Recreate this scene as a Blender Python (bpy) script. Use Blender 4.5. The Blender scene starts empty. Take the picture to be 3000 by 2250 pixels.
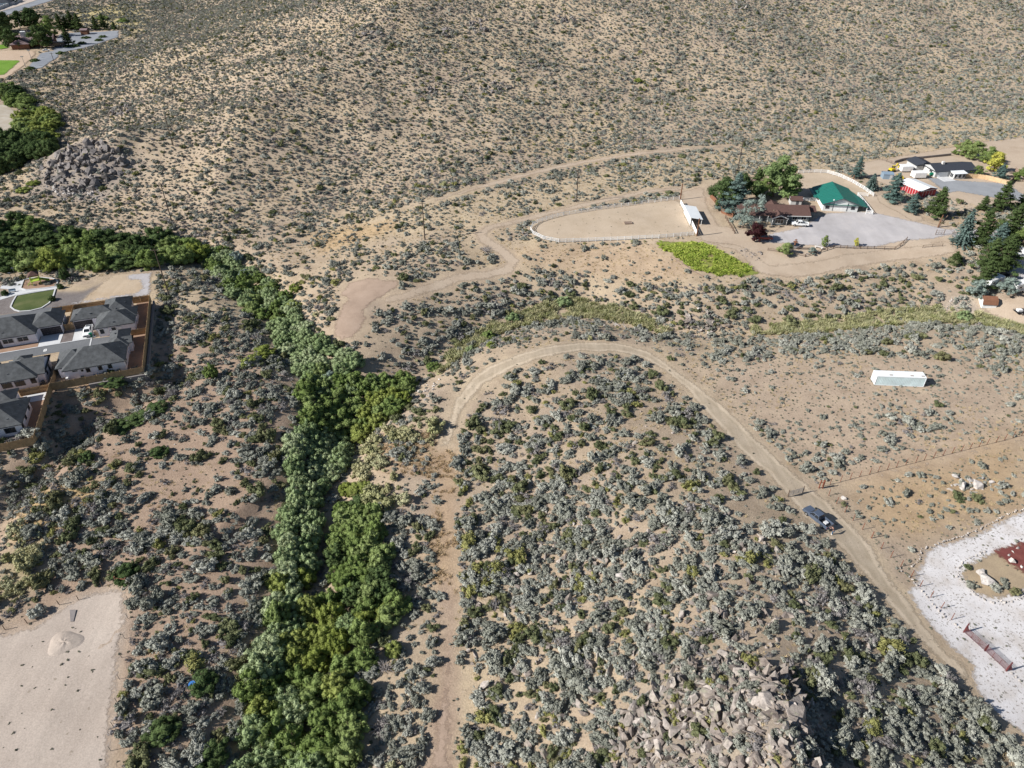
import bpy, bmesh, math, random
import numpy as np
from mathutils import Vector, Matrix
from mathutils.geometry import delaunay_2d_cdt

# ------------------------------------------------------------------ camera, sky, sun, exposure
scene = bpy.context.scene
COL = scene.collection
CAM_H, CAM_PITCH, FOCAL = 100.0, math.radians(36.2), 2080.0      # metres, below the horizon, photo pixels (3000 wide)
cam_data = bpy.data.cameras.new('drone_camera')
cam_data.sensor_width = 36.0
cam_data.lens = 36.0 * FOCAL / 3000.0
cam_data.clip_start = 1.0
cam_data.clip_end = 9000.0
cam = bpy.data.objects.new('drone_camera', cam_data)
COL.objects.link(cam)
cam.location = (0, 0, CAM_H)
cam.rotation_euler = (math.pi / 2 - CAM_PITCH, 0, 0)
scene.camera = cam

SUN_ELEV = math.radians(33.5)
SUN_TO = Vector((-0.961, -0.277, 0)).normalized() * math.cos(SUN_ELEV) + Vector((0, 0, math.sin(SUN_ELEV)))
world = bpy.data.worlds.new('World')
scene.world = world
world.use_nodes = True
wn = world.node_tree.nodes
wl = world.node_tree.links
bg = wn['Background']
sky = wn.new('ShaderNodeTexSky')
sky.sky_type = 'NISHITA'
sky.sun_disc = False
sky.sun_elevation = SUN_ELEV
sky.sun_rotation = math.atan2(SUN_TO.x, SUN_TO.y)
sky.altitude = 1400
sky.air_density = 1.0
sky.dust_density = 0.6
wl.new(sky.outputs['Color'], bg.inputs['Color'])
bg.inputs['Strength'].default_value = 0.062
sun_data = bpy.data.lights.new('sun', 'SUN')
sun_data.energy = 5.0
sun_data.angle = math.radians(0.55)
sun_data.color = (1.0, 0.97, 0.925)
sun = bpy.data.objects.new('sun', sun_data)
COL.objects.link(sun)
sun.location = (-200, -60, 200)
sun.rotation_euler = SUN_TO.to_track_quat('Z', 'Y').to_euler()
vs = scene.view_settings
vs.view_transform = 'Standard'
vs.look = 'None'
vs.exposure = 0.52
vs.gamma = 1.0
vs.use_curve_mapping = False
scene.cycles.max_bounces = 4
scene.cycles.diffuse_bounces = 2
scene.cycles.glossy_bounces = 2
scene.cycles.transmission_bounces = 2
scene.cycles.transparent_max_bounces = 6

# ------------------------------------------------------------------ pixel <-> world helpers
_c, _s = math.cos(CAM_PITCH), math.sin(CAM_PITCH)
def flat(u, v, z=0.0):
    """World point where the sight line of photo pixel (u, v) meets the level z."""
    a = (u - 1500.0) / FOCAL; b = (v - 1125.0) / FOCAL
    t = (CAM_H - z) / (_s + b * _c)
    return (a * t, (_c - b * _s) * t)
def project(x, y, z):
    dz = z - CAM_H
    dep = y * _c - dz * _s
    return 1500 + FOCAL * x / dep, 1125 - FOCAL * (y * _s + dz * _c) / dep, dep
def smooth(a, b, x):
    t = np.clip((x - a) / (b - a), 0, 1)
    return t * t * (3 - 2 * t)
def seg_dist(px, py, line):
    """distance, parameter along (0..1 by vertex index) and side (+ left of travel) to a polyline"""
    best = np.full(np.shape(px), 1e9); par = np.zeros(np.shape(px)); side = np.zeros(np.shape(px))
    n = len(line) - 1
    for i in range(n):
        ax, ay = line[i]; bx, by = line[i + 1]
        dx, dy = bx - ax, by - ay
        L2 = dx * dx + dy * dy + 1e-9
        t = np.clip(((px - ax) * dx + (py - ay) * dy) / L2, 0, 1)
        qx, qy = px - ax - t * dx, py - ay - t * dy
        d = np.hypot(qx, qy)
        m = d < best
        best = np.where(m, d, best); par = np.where(m, (i + t) / n, par)
        side = np.where(m, np.sign(dx * qy - dy * qx), side)
    return best, par, side
def in_poly(px, py, poly):
    inside = np.zeros(np.shape(px), bool)
    n = len(poly); j = n - 1
    for i in range(n):
        xi, yi = poly[i]; xj, yj = poly[j]
        cr = ((yi > py) != (yj > py)) & (px < (xj - xi) * (py - yi) / (yj - yi + 1e-12) + xi)
        inside ^= cr
        j = i
    return inside
def poly_sdf(px, py, poly):
    d, _, _ = seg_dist(px, py, list(poly) + [poly[0]])
    return np.where(in_poly(px, py, poly), d, -d)
_rs = np.random.RandomState(5)
_perm = _rs.rand(256, 256)
def vnoise(x, y, w, seed=0):
    """value noise 0..1 of wavelength w"""
    x = np.asarray(x, float) / w + seed * 17.31; y = np.asarray(y, float) / w + seed * 9.77
    xi = np.floor(x).astype(int); yi = np.floor(y).astype(int)
    fx = x - xi; fy = y - yi
    fx = fx * fx * (3 - 2 * fx); fy = fy * fy * (3 - 2 * fy)
    g = lambda a, b: _perm[a & 255, b & 255]
    return (g(xi, yi) * (1 - fx) + g(xi + 1, yi) * fx) * (1 - fy) + (g(xi, yi + 1) * (1 - fx) + g(xi + 1, yi + 1) * fx) * fy
def fbm(x, y, w, seed=0, o=3):
    s = 0; a = 1; tot = 0
    for k in range(o):
        s = s + a * vnoise(x, y, w / 2 ** k, seed + k * 3); tot += a; a *= .5
    return s / tot

FL = lambda pts, z=0.0: [flat(u, v, z) for u, v in pts]
HILL_FOOT = FL([(640, -60), (560, -20), (470, 30), (415, 95), (300, 165), (190, 235), (165, 330), (170, 420), (140, 560), (300, 650),
                (560, 705), (760, 665), (1000, 622), (1350, 560), (1700, 500), (2000, 455), (2300, 420), (2600, 395), (3000, 345), (3400, 300)])
SIDE_CREEK = FL([(3300, 1010), (3000, 968), (2900, 945), (2700, 930), (2500, 950), (2250, 975), (2050, 985), (1850, 950), (1700, 920),
                 (1550, 935), (1400, 985), (1250, 1080), (1130, 1150), (1020, 1260)], -4)
MAIN_CREEK = FL([(-300, 790), (0, 770), (300, 752), (560, 745), (700, 810), (800, 920), (860, 1020), (935, 1130), (1000, 1230), (975, 1350),
                 (950, 1500), (930, 1650), (900, 1850), (840, 2050), (790, 2250), (770, 2500)], -3)
GULLY = FL([(-120, 1680), (30, 1480), (150, 1350), (260, 1255), (400, 1180), (520, 1120)], -2)
PAD = FL([(-400, 1395), (0, 1300), (98, 1278), (143, 1123), (416, 1074), (437, 866), (319, 879), (176, 899), (0, 925), (-400, 985)], 3.8)
RIDGE = [(10.0, 150.0), (22.0, 118.0), (34.0, 84.0), (38.0, 40.0), (40.0, -20.0)]
def terrain_raw(x, y):
    x = np.asarray(x, float); y = np.asarray(y, float)
    z = np.zeros(np.broadcast(x, y).shape)
    d, p, sd = seg_dist(x, y, HILL_FOOT)
    up = np.where(sd > 0, d, 0.0)                       # far side of the foot line
    hill = 0.27 * (np.sqrt(up * up + 18.0 ** 2) - 18.0)
    hill = np.where(hill > 60, 60 + (hill - 60) * .75, hill)
    rough = smooth(0, 60, up)
    z += hill * (1 + .10 * (fbm(x, y, 120, 2) - .5)) + rough * (fbm(x, y, 60, 7) - .5) * 7 + rough * (fbm(x, y, 17, 8) - .5) * 1.6
    d, p, sd = seg_dist(x, y, SIDE_CREEK)
    # north bank and ranch terrace
    z += np.where(sd < 0, 1, 0) * 4.5 * smooth(9, 40, d) * smooth(-70, -20, x) * (1 - rough)
    z += -4.6 * np.exp(-(d / 9.0) ** 2)
    d, p, sd = seg_dist(x, y, MAIN_CREEK)
    z += -3.4 * np.exp(-(d / 8.0) ** 2)
    d, p, sd = seg_dist(x, y, GULLY)
    z += -3.2 * np.exp(-(d / 4.5) ** 2)
    s = poly_sdf(x, y, PAD)
    z = z * (1 - smooth(-8, 0, s)) + 2.0 * smooth(-1.6, .6, s)
    # knoll that climbs to the rock outcrop below the camera
    d, p, sd = seg_dist(x, y, RIDGE)
    yy = np.clip((140 - y) / 100.0, 0, 1.3)
    w = 19 + 6 * yy
    z += (2.0 + 8.5 * yy ** 1.5) * np.exp(-(d / w) ** 2) * smooth(160, 140, y)
    # the outcrop: gentle on the left, steep to the right
    ex, ey = 33.5, 45.0
    lx = (x - ex) - .10 * (y - ey)
    prof = np.where(lx < 0, np.exp(-(lx / 15.0) ** 2), np.exp(-(lx / 4.2) ** 2))
    z += 4.4 * prof * smooth(64, 46, y) * (1 + .5 * (fbm(x, y, 7, 4) - .5))
    # rounded stone hill on the far left
    cx, cy = (x + 167.0) / 25.0, (y - 288.0) / 24.0
    z += 9.5 * np.exp(-(cx * cx + cy * cy) ** 1.2) * (1 + .5 * (fbm(x, y, 9, 14) - .5))
    calm = smooth(0, 12, -poly_sdf(x, y, PAD)) * (1 - .6 * smooth(30, 70, x) * smooth(60, 90, y) * (1 - smooth(150, 170, y)))
    z += (fbm(x, y, 34, 1) - .5) * 1.2 * calm + (fbm(x, y, 9, 3) - .5) * .35 * calm
    return z
def axis(a0, a1, step, lim0, lim1, grow):
    mid = list(np.arange(a0, a1 + 1e-6, step))
    lo = []; v = mid[0]; st = step
    while v > lim0:
        st *= grow; v -= st; lo.append(v)
    hi = []; v = mid[-1]; st = step
    while v < lim1:
        st *= grow; v += st; hi.append(v)
    return np.array(lo[::-1] + mid + hi)
GX = axis(-190, 175, 1.5, -3500, 3500, 1.045)
GY = axis(28, 300, 1.5, -600, 4500, 1.035)
_X, _Y = np.meshgrid(GX, GY)
GZ = terrain_raw(_X, _Y)
def T(x, y):
    """terrain height, bilinear on the terrain grid"""
    x = np.asarray(x, float); y = np.asarray(y, float)
    i = np.clip(np.searchsorted(GX, x) - 1, 0, len(GX) - 2); j = np.clip(np.searchsorted(GY, y) - 1, 0, len(GY) - 2)
    fx = (x - GX[i]) / (GX[i + 1] - GX[i]); fy = (y - GY[j]) / (GY[j + 1] - GY[j])
    return (GZ[j, i] * (1 - fx) + GZ[j, i + 1] * fx) * (1 - fy) + (GZ[j + 1, i] * (1 - fx) + GZ[j + 1, i + 1] * fx) * fy
_tt = np.geomspace(30, 2500, 1400)
def at(u, v):
    """ground point seen at photo pixel (u, v)"""
    a = (u - 1500.0) / FOCAL; b = (v - 1125.0) / FOCAL
    dx, dy, dz = a, _c - b * _s, -(_s + b * _c)
    X = dx * _tt; Y = dy * _tt; Zr = CAM_H + dz * _tt
    k = np.nonzero(Zr - T(X, Y) < 0)[0]
    if len(k) == 0: return Vector((X[-1], Y[-1], 0))
    k = max(int(k[0]), 1); lo, hi = _tt[k - 1], _tt[k]
    for _ in range(18):
        m = .5 * (lo + hi)
        if CAM_H + dz * m < float(T(dx * m, dy * m)): hi = m
        else: lo = m
    return Vector((dx * hi, dy * hi, float(T(dx * hi, dy * hi))))
def ats(pts): return [tuple(at(u, v)[:2]) for u, v in pts]
def gz(x, y): return float(T(x, y))

# ------------------------------------------------------------------ mesh helpers
class MB:
    """collects shapes, then links them as ONE mesh object"""
    def __init__(self): self.v = []; self.f = []
    def add(self, vs_, fs_):
        o = len(self.v); self.v += [tuple(p) for p in vs_]; self.f += [tuple(i + o for i in f) for f in fs_]; return self
    def box(self, x0, y0, z0, x1, y1, z1):
        return self.add([(x0, y0, z0), (x1, y0, z0), (x1, y1, z0), (x0, y1, z0), (x0, y0, z1), (x1, y0, z1), (x1, y1, z1), (x0, y1, z1)],
                        [(3, 2, 1, 0), (4, 5, 6, 7), (0, 1, 5, 4), (1, 2, 6, 5), (2, 3, 7, 6), (3, 0, 4, 7)])
    def beam(self, a, b, w, h):
        """rectangular bar from a to b (w sideways, h upwards)"""
        a = Vector(a); b = Vector(b); d = (b - a).normalized()
        up = Vector((0, 0, 1)) if abs(d.z) < .95 else Vector((1, 0, 0))
        s = d.cross(up).normalized() * (w / 2); u = s.cross(d).normalized() * (h / 2)
        P = [a - s - u, a + s - u, a + s + u, a - s + u, b - s - u, b + s - u, b + s + u, b - s + u]
        return self.add(P, [(0, 1, 2, 3), (7, 6, 5, 4), (0, 4, 5, 1), (1, 5, 6, 2), (2, 6, 7, 3), (3, 7, 4, 0)])
    def tube(self, a, b, r0, r1=None, n=7):
        if r1 is None: r1 = r0
        a = Vector(a); b = Vector(b); d = (b - a).normalized()
        up = Vector((0, 0, 1)) if abs(d.z) < .95 else Vector((1, 0, 0))
        s = d.cross(up).normalized(); u = s.cross(d)
        P = []
        for q, r in ((a, r0), (b, r1)):
            for k in range(n):
                t = 2 * math.pi * k / n; P.append(q + s * (r * math.cos(t)) + u * (r * math.sin(t)))
        F = [(k, (k + 1) % n, n + (k + 1) % n, n + k) for k in range(n)] + [tuple(range(n))[::-1], tuple(range(n, 2 * n))]
        return self.add(P, F)
    def prism(self, poly, z0, z1):
        n = len(poly)
        return self.add([(x, y, z0) for x, y in poly] + [(x, y, z1) for x, y in poly],
                        [tuple(range(n))[::-1], tuple(range(n, 2 * n))] + [(k, (k + 1) % n, n + (k + 1) % n, n + k) for k in range(n)])
    def prof(self, pts, y0, y1):
        """profile in x,z extruded along y"""
        n = len(pts)
        return self.add([(x, y0, z) for x, z in pts] + [(x, y1, z) for x, z in pts],
                        [tuple(range(n)), tuple(range(n, 2 * n))[::-1]] + [(k, n + k, n + (k + 1) % n, (k + 1) % n) for k in range(n)])
    def mesh(self, name, mat, smooth_=False):
        m = bpy.data.meshes.new(name); m.from_pydata(self.v, [], self.f); m.update()
        if smooth_: m.polygons.foreach_set('use_smooth', [True] * len(m.polygons))
        if mat is not None: m.materials.append(mat)
        return m
    def build(self, name, mat, parent=None, bevel=0, smooth_=False):
        o = bpy.data.objects.new(name, self.mesh(name, mat, smooth_)); COL.objects.link(o)
        if parent is not None: o.parent = parent
        if bevel:
            b = o.modifiers.new('bevel', 'BEVEL'); b.width = bevel; b.segments = 2; b.limit_method = 'ANGLE'
        return o
def tag(o, label, cat, group=None, kind=None):
    if label: o['label'] = label
    if cat: o['category'] = cat
    if group: o['group'] = group
    if kind: o['kind'] = kind
    return o
def thing(name, label, cat, loc=(0, 0, 0), rz=0.0, group=None, scale=1.0):
    o = bpy.data.objects.new(name, None); COL.objects.link(o)
    o.empty_display_size = .3
    o.location = loc; o.rotation_euler = (0, 0, rz); o.scale = (scale,) * 3
    return tag(o, label, cat, group)
def inst(name, mesh, loc, rz, sc, parent=None):
    o = bpy.data.objects.new(name, mesh); COL.objects.link(o)
    o.location = loc; o.rotation_euler = (0, 0, rz); o.scale = sc if hasattr(sc, '__len__') else (sc,) * 3
    if parent is not None: o.parent = parent
    return o
def copy_tree(root, loc, rz, sc=None, label=None, group=None):
    r = root.copy(); COL.objects.link(r); r.location = loc; r.rotation_euler = (0, 0, rz)
    if sc is not None: r.scale = (sc,) * 3
    if label: r['label'] = label
    if group: r['group'] = group
    for ch in root.children:
        c = ch.copy(); COL.objects.link(c); c.parent = r
        for g in ch.children:
            d = g.copy(); COL.objects.link(d); d.parent = c
    return r

# ------------------------------------------------------------------ materials
def srgb(r, g, b):
    f = lambda c: (c / 12.92 if c <= .04045 else ((c + .055) / 1.055) ** 2.4)
    return (f(r / 255), f(g / 255), f(b / 255), 1)
def base_mat(name, rough=.85, spec=.2, metal=0.0):
    m = bpy.data.materials.new(name); m.use_nodes = True
    b = m.node_tree.nodes['Principled BSDF']
    b.inputs['Roughness'].default_value = rough; b.inputs['Specular IOR Level'].default_value = spec; b.inputs['Metallic'].default_value = metal
    return m, m.node_tree.nodes, m.node_tree.links, b
def noise(n, l, scale, detail=4, rough=.6, vec=None):
    t = n.new('ShaderNodeTexNoise'); t.inputs['Scale'].default_value = scale; t.inputs['Detail'].default_value = detail; t.inputs['Roughness'].default_value = rough
    if vec is not None: l.new(vec, t.inputs['Vector'])
    return t
def ramp(n, l, fac, stops):
    r = n.new('ShaderNodeValToRGB'); e = r.color_ramp.elements
    while len(e) < len(stops): e.new(.5)
    for k, (p, c) in enumerate(stops): e[k].position = p; e[k].color = c if len(c) == 4 else (*c, 1)
    l.new(fac, r.inputs['Fac']); return r
def mixc(n, l, a, b, fac, mode='MIX'):
    m = n.new('ShaderNodeMix'); m.data_type = 'RGBA'; m.blend_type = mode
    for s, v in ((6, a), (7, b)):
        if hasattr(v, 'links'): l.new(v, m.inputs[s])
        else: m.inputs[s].default_value = v if len(v) == 4 else (*v, 1)
    if hasattr(fac, 'links'): l.new(fac, m.inputs[0])
    else: m.inputs[0].default_value = fac
    return m.outputs[2]
def math_n(n, l, op, a, b=None):
    m = n.new('ShaderNodeMath'); m.operation = op
    for k, v in enumerate((a, b)):
        if v is None: continue
        if hasattr(v, 'links'): l.new(v, m.inputs[k])
        else: m.inputs[k].default_value = v
    return m.outputs[0]
def coords(n): 
    g = n.new('ShaderNodeNewGeometry'); return g.outputs['Position']
def objco(n):
    t = n.new('ShaderNodeTexCoord'); return t.outputs['Object']
def plain(name, col, rough=.7, spec=.3, metal=0.0, var=.12, scale=1.5, bump=0.0):
    """painted / weathered surface: colour with large and small uneven patches"""
    m, n, l, b = base_mat(name, rough, spec, metal)
    p = objco(n)
    a = noise(n, l, scale, 6, .65, p)
    lo = tuple(c * (1 - var) for c in col[:3]); hi = tuple(min(1, c * (1 + var)) for c in col[:3])
    r = ramp(n, l, a.outputs['Fac'], [(.3, lo), (.7, hi)])
    l.new(r.outputs['Color'], b.inputs['Base Color'])
    if bump:
        bp = n.new('ShaderNodeBump'); bp.inputs['Strength'].default_value = bump; bp.inputs['Distance'].default_value = .05
        f = noise(n, l, scale * 8, 3, .6, p); l.new(f.outputs['Fac'], bp.inputs['Height']); l.new(bp.outputs['Normal'], b.inputs['Normal'])
    return m
def leaf_mat(name, c0, c1, c2=None, trans=.0, dull=.35, patch=3.0):
    """foliage: colour differs per plant (object random) and per sprig"""
    m = bpy.data.materials.new(name); m.use_nodes = True; n = m.node_tree.nodes; l = m.node_tree.links
    n.remove(n['Principled BSDF'])
    b = n.new('ShaderNodeBsdfDiffuse')
    oi = n.new('ShaderNodeObjectInfo')
    st = [(0.0, c0), (1.0, c1)] if c2 is None else [(0.0, c0), (.6, c1), (1.0, c2)]
    r = ramp(n, l, oi.outputs['Random'], st)
    a = noise(n, l, patch, 2, .6, objco(n))
    v = ramp(n, l, a.outputs['Fac'], [(.3, (1 - dull,) * 3), (.72, (1 + dull,) * 3)])
    col = mixc(n, l, r.outputs['Color'], v.outputs['Color'], 1.0, 'MULTIPLY')
    l.new(col, b.inputs['Color'])
    out = b.outputs[0]
    if trans:
        t = n.new('ShaderNodeBsdfTranslucent'); l.new(col, t.inputs['Color'])
        mx = n.new('ShaderNodeMixShader'); mx.inputs[0].default_value = trans
        l.new(b.outputs[0], mx.inputs[1]); l.new(t.outputs[0], mx.inputs[2]); out = mx.outputs[0]
    l.new(out, n['Material Output'].inputs['Surface'])
    return m
def ground_mat(name, cols, scale=.35, fine=6.0, edge=True, bump=.35, speck=None, streak=None, rough=.95, des=.1, ruts=False):
    """soil / gravel / asphalt sheet; the sheet thins out irregularly at its rim (attribute edge = metres from the rim)"""
    m, n, l, b = base_mat(name, rough, .15)
    p = coords(n)
    cols = [tuple(c_ * (1 - des) + des * (.3 * c[0] + .6 * c[1] + .1 * c[2]) for c_ in c) for c in cols]
    a = noise(n, l, scale, 6, .6, p)
    r = ramp(n, l, a.outputs['Fac'], [(.28, cols[0]), (.5, cols[1]), (.72, cols[2])])
    f = noise(n, l, fine, 4, .7, p)
    v = ramp(n, l, f.outputs['Fac'], [(.3, (.82,) * 3), (.7, (1.15,) * 3)])
    col = mixc(n, l, r.outputs['Color'], v.outputs['Color'], 1.0, 'MULTIPLY')
    if streak:                                    # tyre / grading marks: stretched noise along a world direction
        mp = n.new('ShaderNodeMapping'); mp.inputs['Rotation'].default_value = (0, 0, streak[0]); mp.inputs['Scale'].default_value = (streak[1], .06, .06)
        l.new(p, mp.inputs['Vector']); sn = noise(n, l, 1.0, 3, .6, mp.outputs['Vector'])
        sv = ramp(n, l, sn.outputs['Fac'], [(.35, (1 - streak[2],) * 3), (.65, (1 + streak[2],) * 3)])
        col = mixc(n, l, col, sv.outputs['Color'], 1.0, 'MULTIPLY')
    if ruts:                                       # two wheel paths and a weedy crown, by metres from the rim
        ea = n.new('ShaderNodeAttribute'); ea.attribute_name = 'edge'
        wob = noise(n, l, .35, 3, .6, p); q = math_n(n, l, 'ADD', ea.outputs['Fac'], math_n(n, l, 'MULTIPLY', math_n(n, l, 'SUBTRACT', wob.outputs['Fac'], .5), 1.0))
        q = math_n(n, l, 'MULTIPLY', q, .25)
        rr = ramp(n, l, q, [(.05, (.92,) * 3), (.22, (.94,) * 3), (.32, (1.12,) * 3), (.42, (1.1,) * 3), (.52, (.84, .84, .82)), (.7, (.88,) * 3)])
        col = mixc(n, l, col, rr.outputs['Color'], .8, 'MULTIPLY')
    if speck:
        s = noise(n, l, speck[0], 2, .5, p)
        sf = ramp(n, l, s.outputs['Fac'], [(speck[2], (0,) * 3), (speck[2] + .05, (1,) * 3)])
        col = mixc(n, l, col, speck[1], sf.outputs['Color'])
    l.new(col, b.inputs['Base Color'])
    bp = n.new('ShaderNodeBump'); bp.inputs['Strength'].default_value = bump; bp.inputs['Distance'].default_value = .12
    l.new(f.outputs['Fac'], bp.inputs['Height']); l.new(bp.outputs['Normal'], b.inputs['Normal'])
    if edge:
        at_ = n.new('ShaderNodeAttribute'); at_.attribute_name = 'edge'
        e = noise(n, l, 1.3, 5, .7, p)
        s = math_n(n, l, 'ADD', math_n(n, l, 'MULTIPLY', at_.outputs['Fac'], .75), math_n(n, l, 'MULTIPLY', math_n(n, l, 'SUBTRACT', e.outputs['Fac'], .62), 2.6))
        g = ramp(n, l, s, [(0.0, (0,) * 3), (.6, (1,) * 3)])
        tr = n.new('ShaderNodeBsdfTransparent'); mx = n.new('ShaderNodeMixShader')
        l.new(g.outputs['Color'], mx.inputs[0]); l.new(tr.outputs[0], mx.inputs[1]); l.new(b.outputs[0], mx.inputs[2])
        l.new(mx.outputs[0], n['Material Output'].inputs['Surface'])
    return m
M = {}
M['white'] = plain('white_paint', (.78, .77, .75), .55, .35)
M['vinyl'] = plain('white_vinyl', (.82, .82, .81), .45, .4, var=.05)
M['stucco'] = plain('pale_stucco', (.80, .77, .80), .9, .1, var=.06, scale=.6)
M['shingle_dark'] = plain('charcoal_shingle', (.088, .092, .095), .9, .15, var=.35, scale=.9, bump=.5)
M['shingle_brown'] = plain('brown_shingle', (.115, .068, .058), .9, .15, var=.18, scale=2.0, bump=.5)
M['shingle_slate'] = plain('slate_shingle', (.045, .05, .062), .9, .15, var=.15, scale=2.0, bump=.4)
M['roof_mauve'] = plain('mauve_roof', (.22, .16, .16), .9, .15)
M['green_metal'] = plain('green_metal_roof', (.018, .15, .115), .45, .4, var=.08, scale=.5)
M['white_metal'] = plain('white_metal_roof', (.78, .80, .80), .5, .4, var=.05, scale=.4)
M['pale_teal'] = plain('pale_teal_metal', (.56, .66, .67), .5, .4, var=.16, scale=.6)
M['blue_metal'] = plain('blue_grey_metal', (.22, .29, .36), .5, .4, var=.08, scale=.5)
M['red_metal'] = plain('red_metal_siding', (.32, .022, .03), .55, .35, var=.12, scale=.6)
M['grey_siding'] = plain('grey_siding', (.17, .19, .19), .8, .2, var=.08)
M['pale_siding'] = plain('pale_grey_siding', (.48, .48, .47), .8, .2, var=.06)
M['barn_siding'] = plain('barn_white_siding', (.66, .66, .64), .7, .25, var=.05)
M['trim'] = plain('white_trim', (.74, .73, .70), .6, .3, var=.05)
M['dark_trim'] = plain('dark_trim', (.07, .075, .085), .6, .3)
M['garage_dark'] = plain('dark_garage_door', (.05, .042, .045), .6, .3)
M['glass'] = plain('window_glass', (.02, .024, .03), .08, .6, var=.05)
M['black'] = plain('black_rubber', (.012, .012, .013), .8, .2)
M['rim'] = plain('wheel_rim', (.42, .43, .44), .35, .5, metal=.7)
M['car_grey'] = plain('blue_grey_car_paint', (.115, .145, .20), .25, .6, metal=.35, var=.05)
M['car_white'] = plain('white_car_paint', (.78, .78, .77), .25, .6, var=.03)
M['car_red'] = plain('dark_red_car_paint', (.20, .012, .018), .25, .6, var=.06)
M['car_dark'] = plain('dark_car_paint', (.018, .022, .03), .25, .6, var=.06)
M['car_silver'] = plain('silver_car_paint', (.40, .41, .42), .28, .6, metal=.4, var=.05)
M['bed_liner'] = plain('black_bed_liner', (.02, .02, .022), .8, .2)
M['chrome'] = plain('chrome', (.55, .56, .57), .2, .5, metal=.9)
M['lamp'] = plain('lamp_lens', (.75, .75, .72), .1, .6)
M['lamp_red'] = plain('red_lamp_lens', (.35, .01, .01), .15, .6)
M['cedar'] = plain('cedar_boards', (.37, .25, .14), .8, .2, var=.3, scale=1.2, bump=.3)
M['cedar_grey'] = plain('weathered_boards', (.27, .20, .155), .9, .15, var=.2, scale=1.2)
M['pine'] = plain('new_pine_boards', (.56, .40, .24), .85, .2, var=.2, scale=.5)
M['redwood'] = plain('redwood_boards', (.21, .10, .06), .85, .2, var=.2)
M['old_wood'] = plain('grey_brown_wood', (.17, .12, .09), .9, .15, var=.25)
M['pole_wood'] = plain('dark_pole_wood', (.085, .066, .053), .9, .15, var=.2)
M['pole_red'] = plain('reddish_pole_wood', (.17, .085, .05), .9, .15, var=.2)
M['rust'] = plain('rusty_steel', (.20, .07, .042), .8, .25, var=.25, scale=4)
M['gate_red'] = plain('dark_red_pipe', (.13, .035, .035), .6, .35, var=.12)
M['pipe_grey'] = plain('grey_galvanized_pipe', (.30, .30, .31), .5, .4, metal=.5)
M['block_wall'] = plain('concrete_block_wall', (.24, .215, .205), .95, .1, var=.12, scale=2)
M['concrete'] = plain('pale_concrete', (.56, .56, .56), .9, .2, var=.07, scale=.8)
M['yellow'] = plain('yellow_machine_paint', (.62, .46, .02), .5, .4)
M['lime'] = plain('lime_green_plastic', (.36, .48, .06), .5, .4)
M['teal'] = plain('green_plastic_bin', (.0, .13, .07), .45, .4)
M['blue'] = plain('blue_plastic', (.05, .19, .52), .45, .4)
M['stone_white'] = plain('white_stone', (.62, .58, .54), .9, .15, var=.15, scale=2)
M['wire'] = plain('steel_wire', (.16, .16, .16), .5, .4, metal=.6)
M['skin'] = plain('skin', (.48, .28, .20), .7, .3)
M['jeans'] = plain('blue_jeans', (.06, .13, .22), .9, .1)
M['shirt'] = plain('dark_shirt', (.09, .06, .06), .9, .1)
M['hair'] = plain('dark_hair', (.03, .02, .015), .8, .2)
M['bark'] = plain('grey_brown_bark', (.15, .11, .085), .95, .1, var=.25, scale=4)
M['deadwood'] = plain('grey_dead_branches', (.30, .27, .255), .95, .1, var=.25, scale=3)
def rock_mat(name, c0, c1, c2, lichen=None):
    m, n, l, b = base_mat(name, .92, .15)
    oi = n.new('ShaderNodeObjectInfo'); p = coords(n)
    r = ramp(n, l, oi.outputs['Random'], [(0.0, c0), (.5, c1), (1.0, c2)])
    a = noise(n, l, 1.6, 6, .7, p)
    v = ramp(n, l, a.outputs['Fac'], [(.3, (.5,) * 3), (.5, (.95,) * 3), (.7, (1.3,) * 3)])
    col = mixc(n, l, r.outputs['Color'], v.outputs['Color'], 1.0, 'MULTIPLY')
    if lichen:
        s = noise(n, l, .9, 5, .75, p); sf = ramp(n, l, s.outputs['Fac'], [(.56, (0,) * 3), (.68, (.7,) * 3)])
        col = mixc(n, l, col, lichen, sf.outputs['Color'])
    l.new(col, b.inputs['Base Color'])
    bp = n.new('ShaderNodeBump'); bp.inputs['Strength'].default_value = .6; bp.inputs['Distance'].default_value = .15
    f = noise(n, l, 5, 5, .7, p); l.new(f.outputs['Fac'], bp.inputs['Height']); l.new(bp.outputs['Normal'], b.inputs['Normal'])
    return m
M['rock'] = rock_mat('tan_granite', (.20, .165, .145), (.30, .255, .22), (.42, .37, .33), (.33, .33, .22))
M['rock_grey'] = rock_mat('grey_granite', (.16, .145, .14), (.21, .19, .18), (.27, .24, .22))
M['rock_pale'] = rock_mat('pale_granite', (.48, .44, .40), (.42, .38, .35), (.55, .51, .47))
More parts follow.
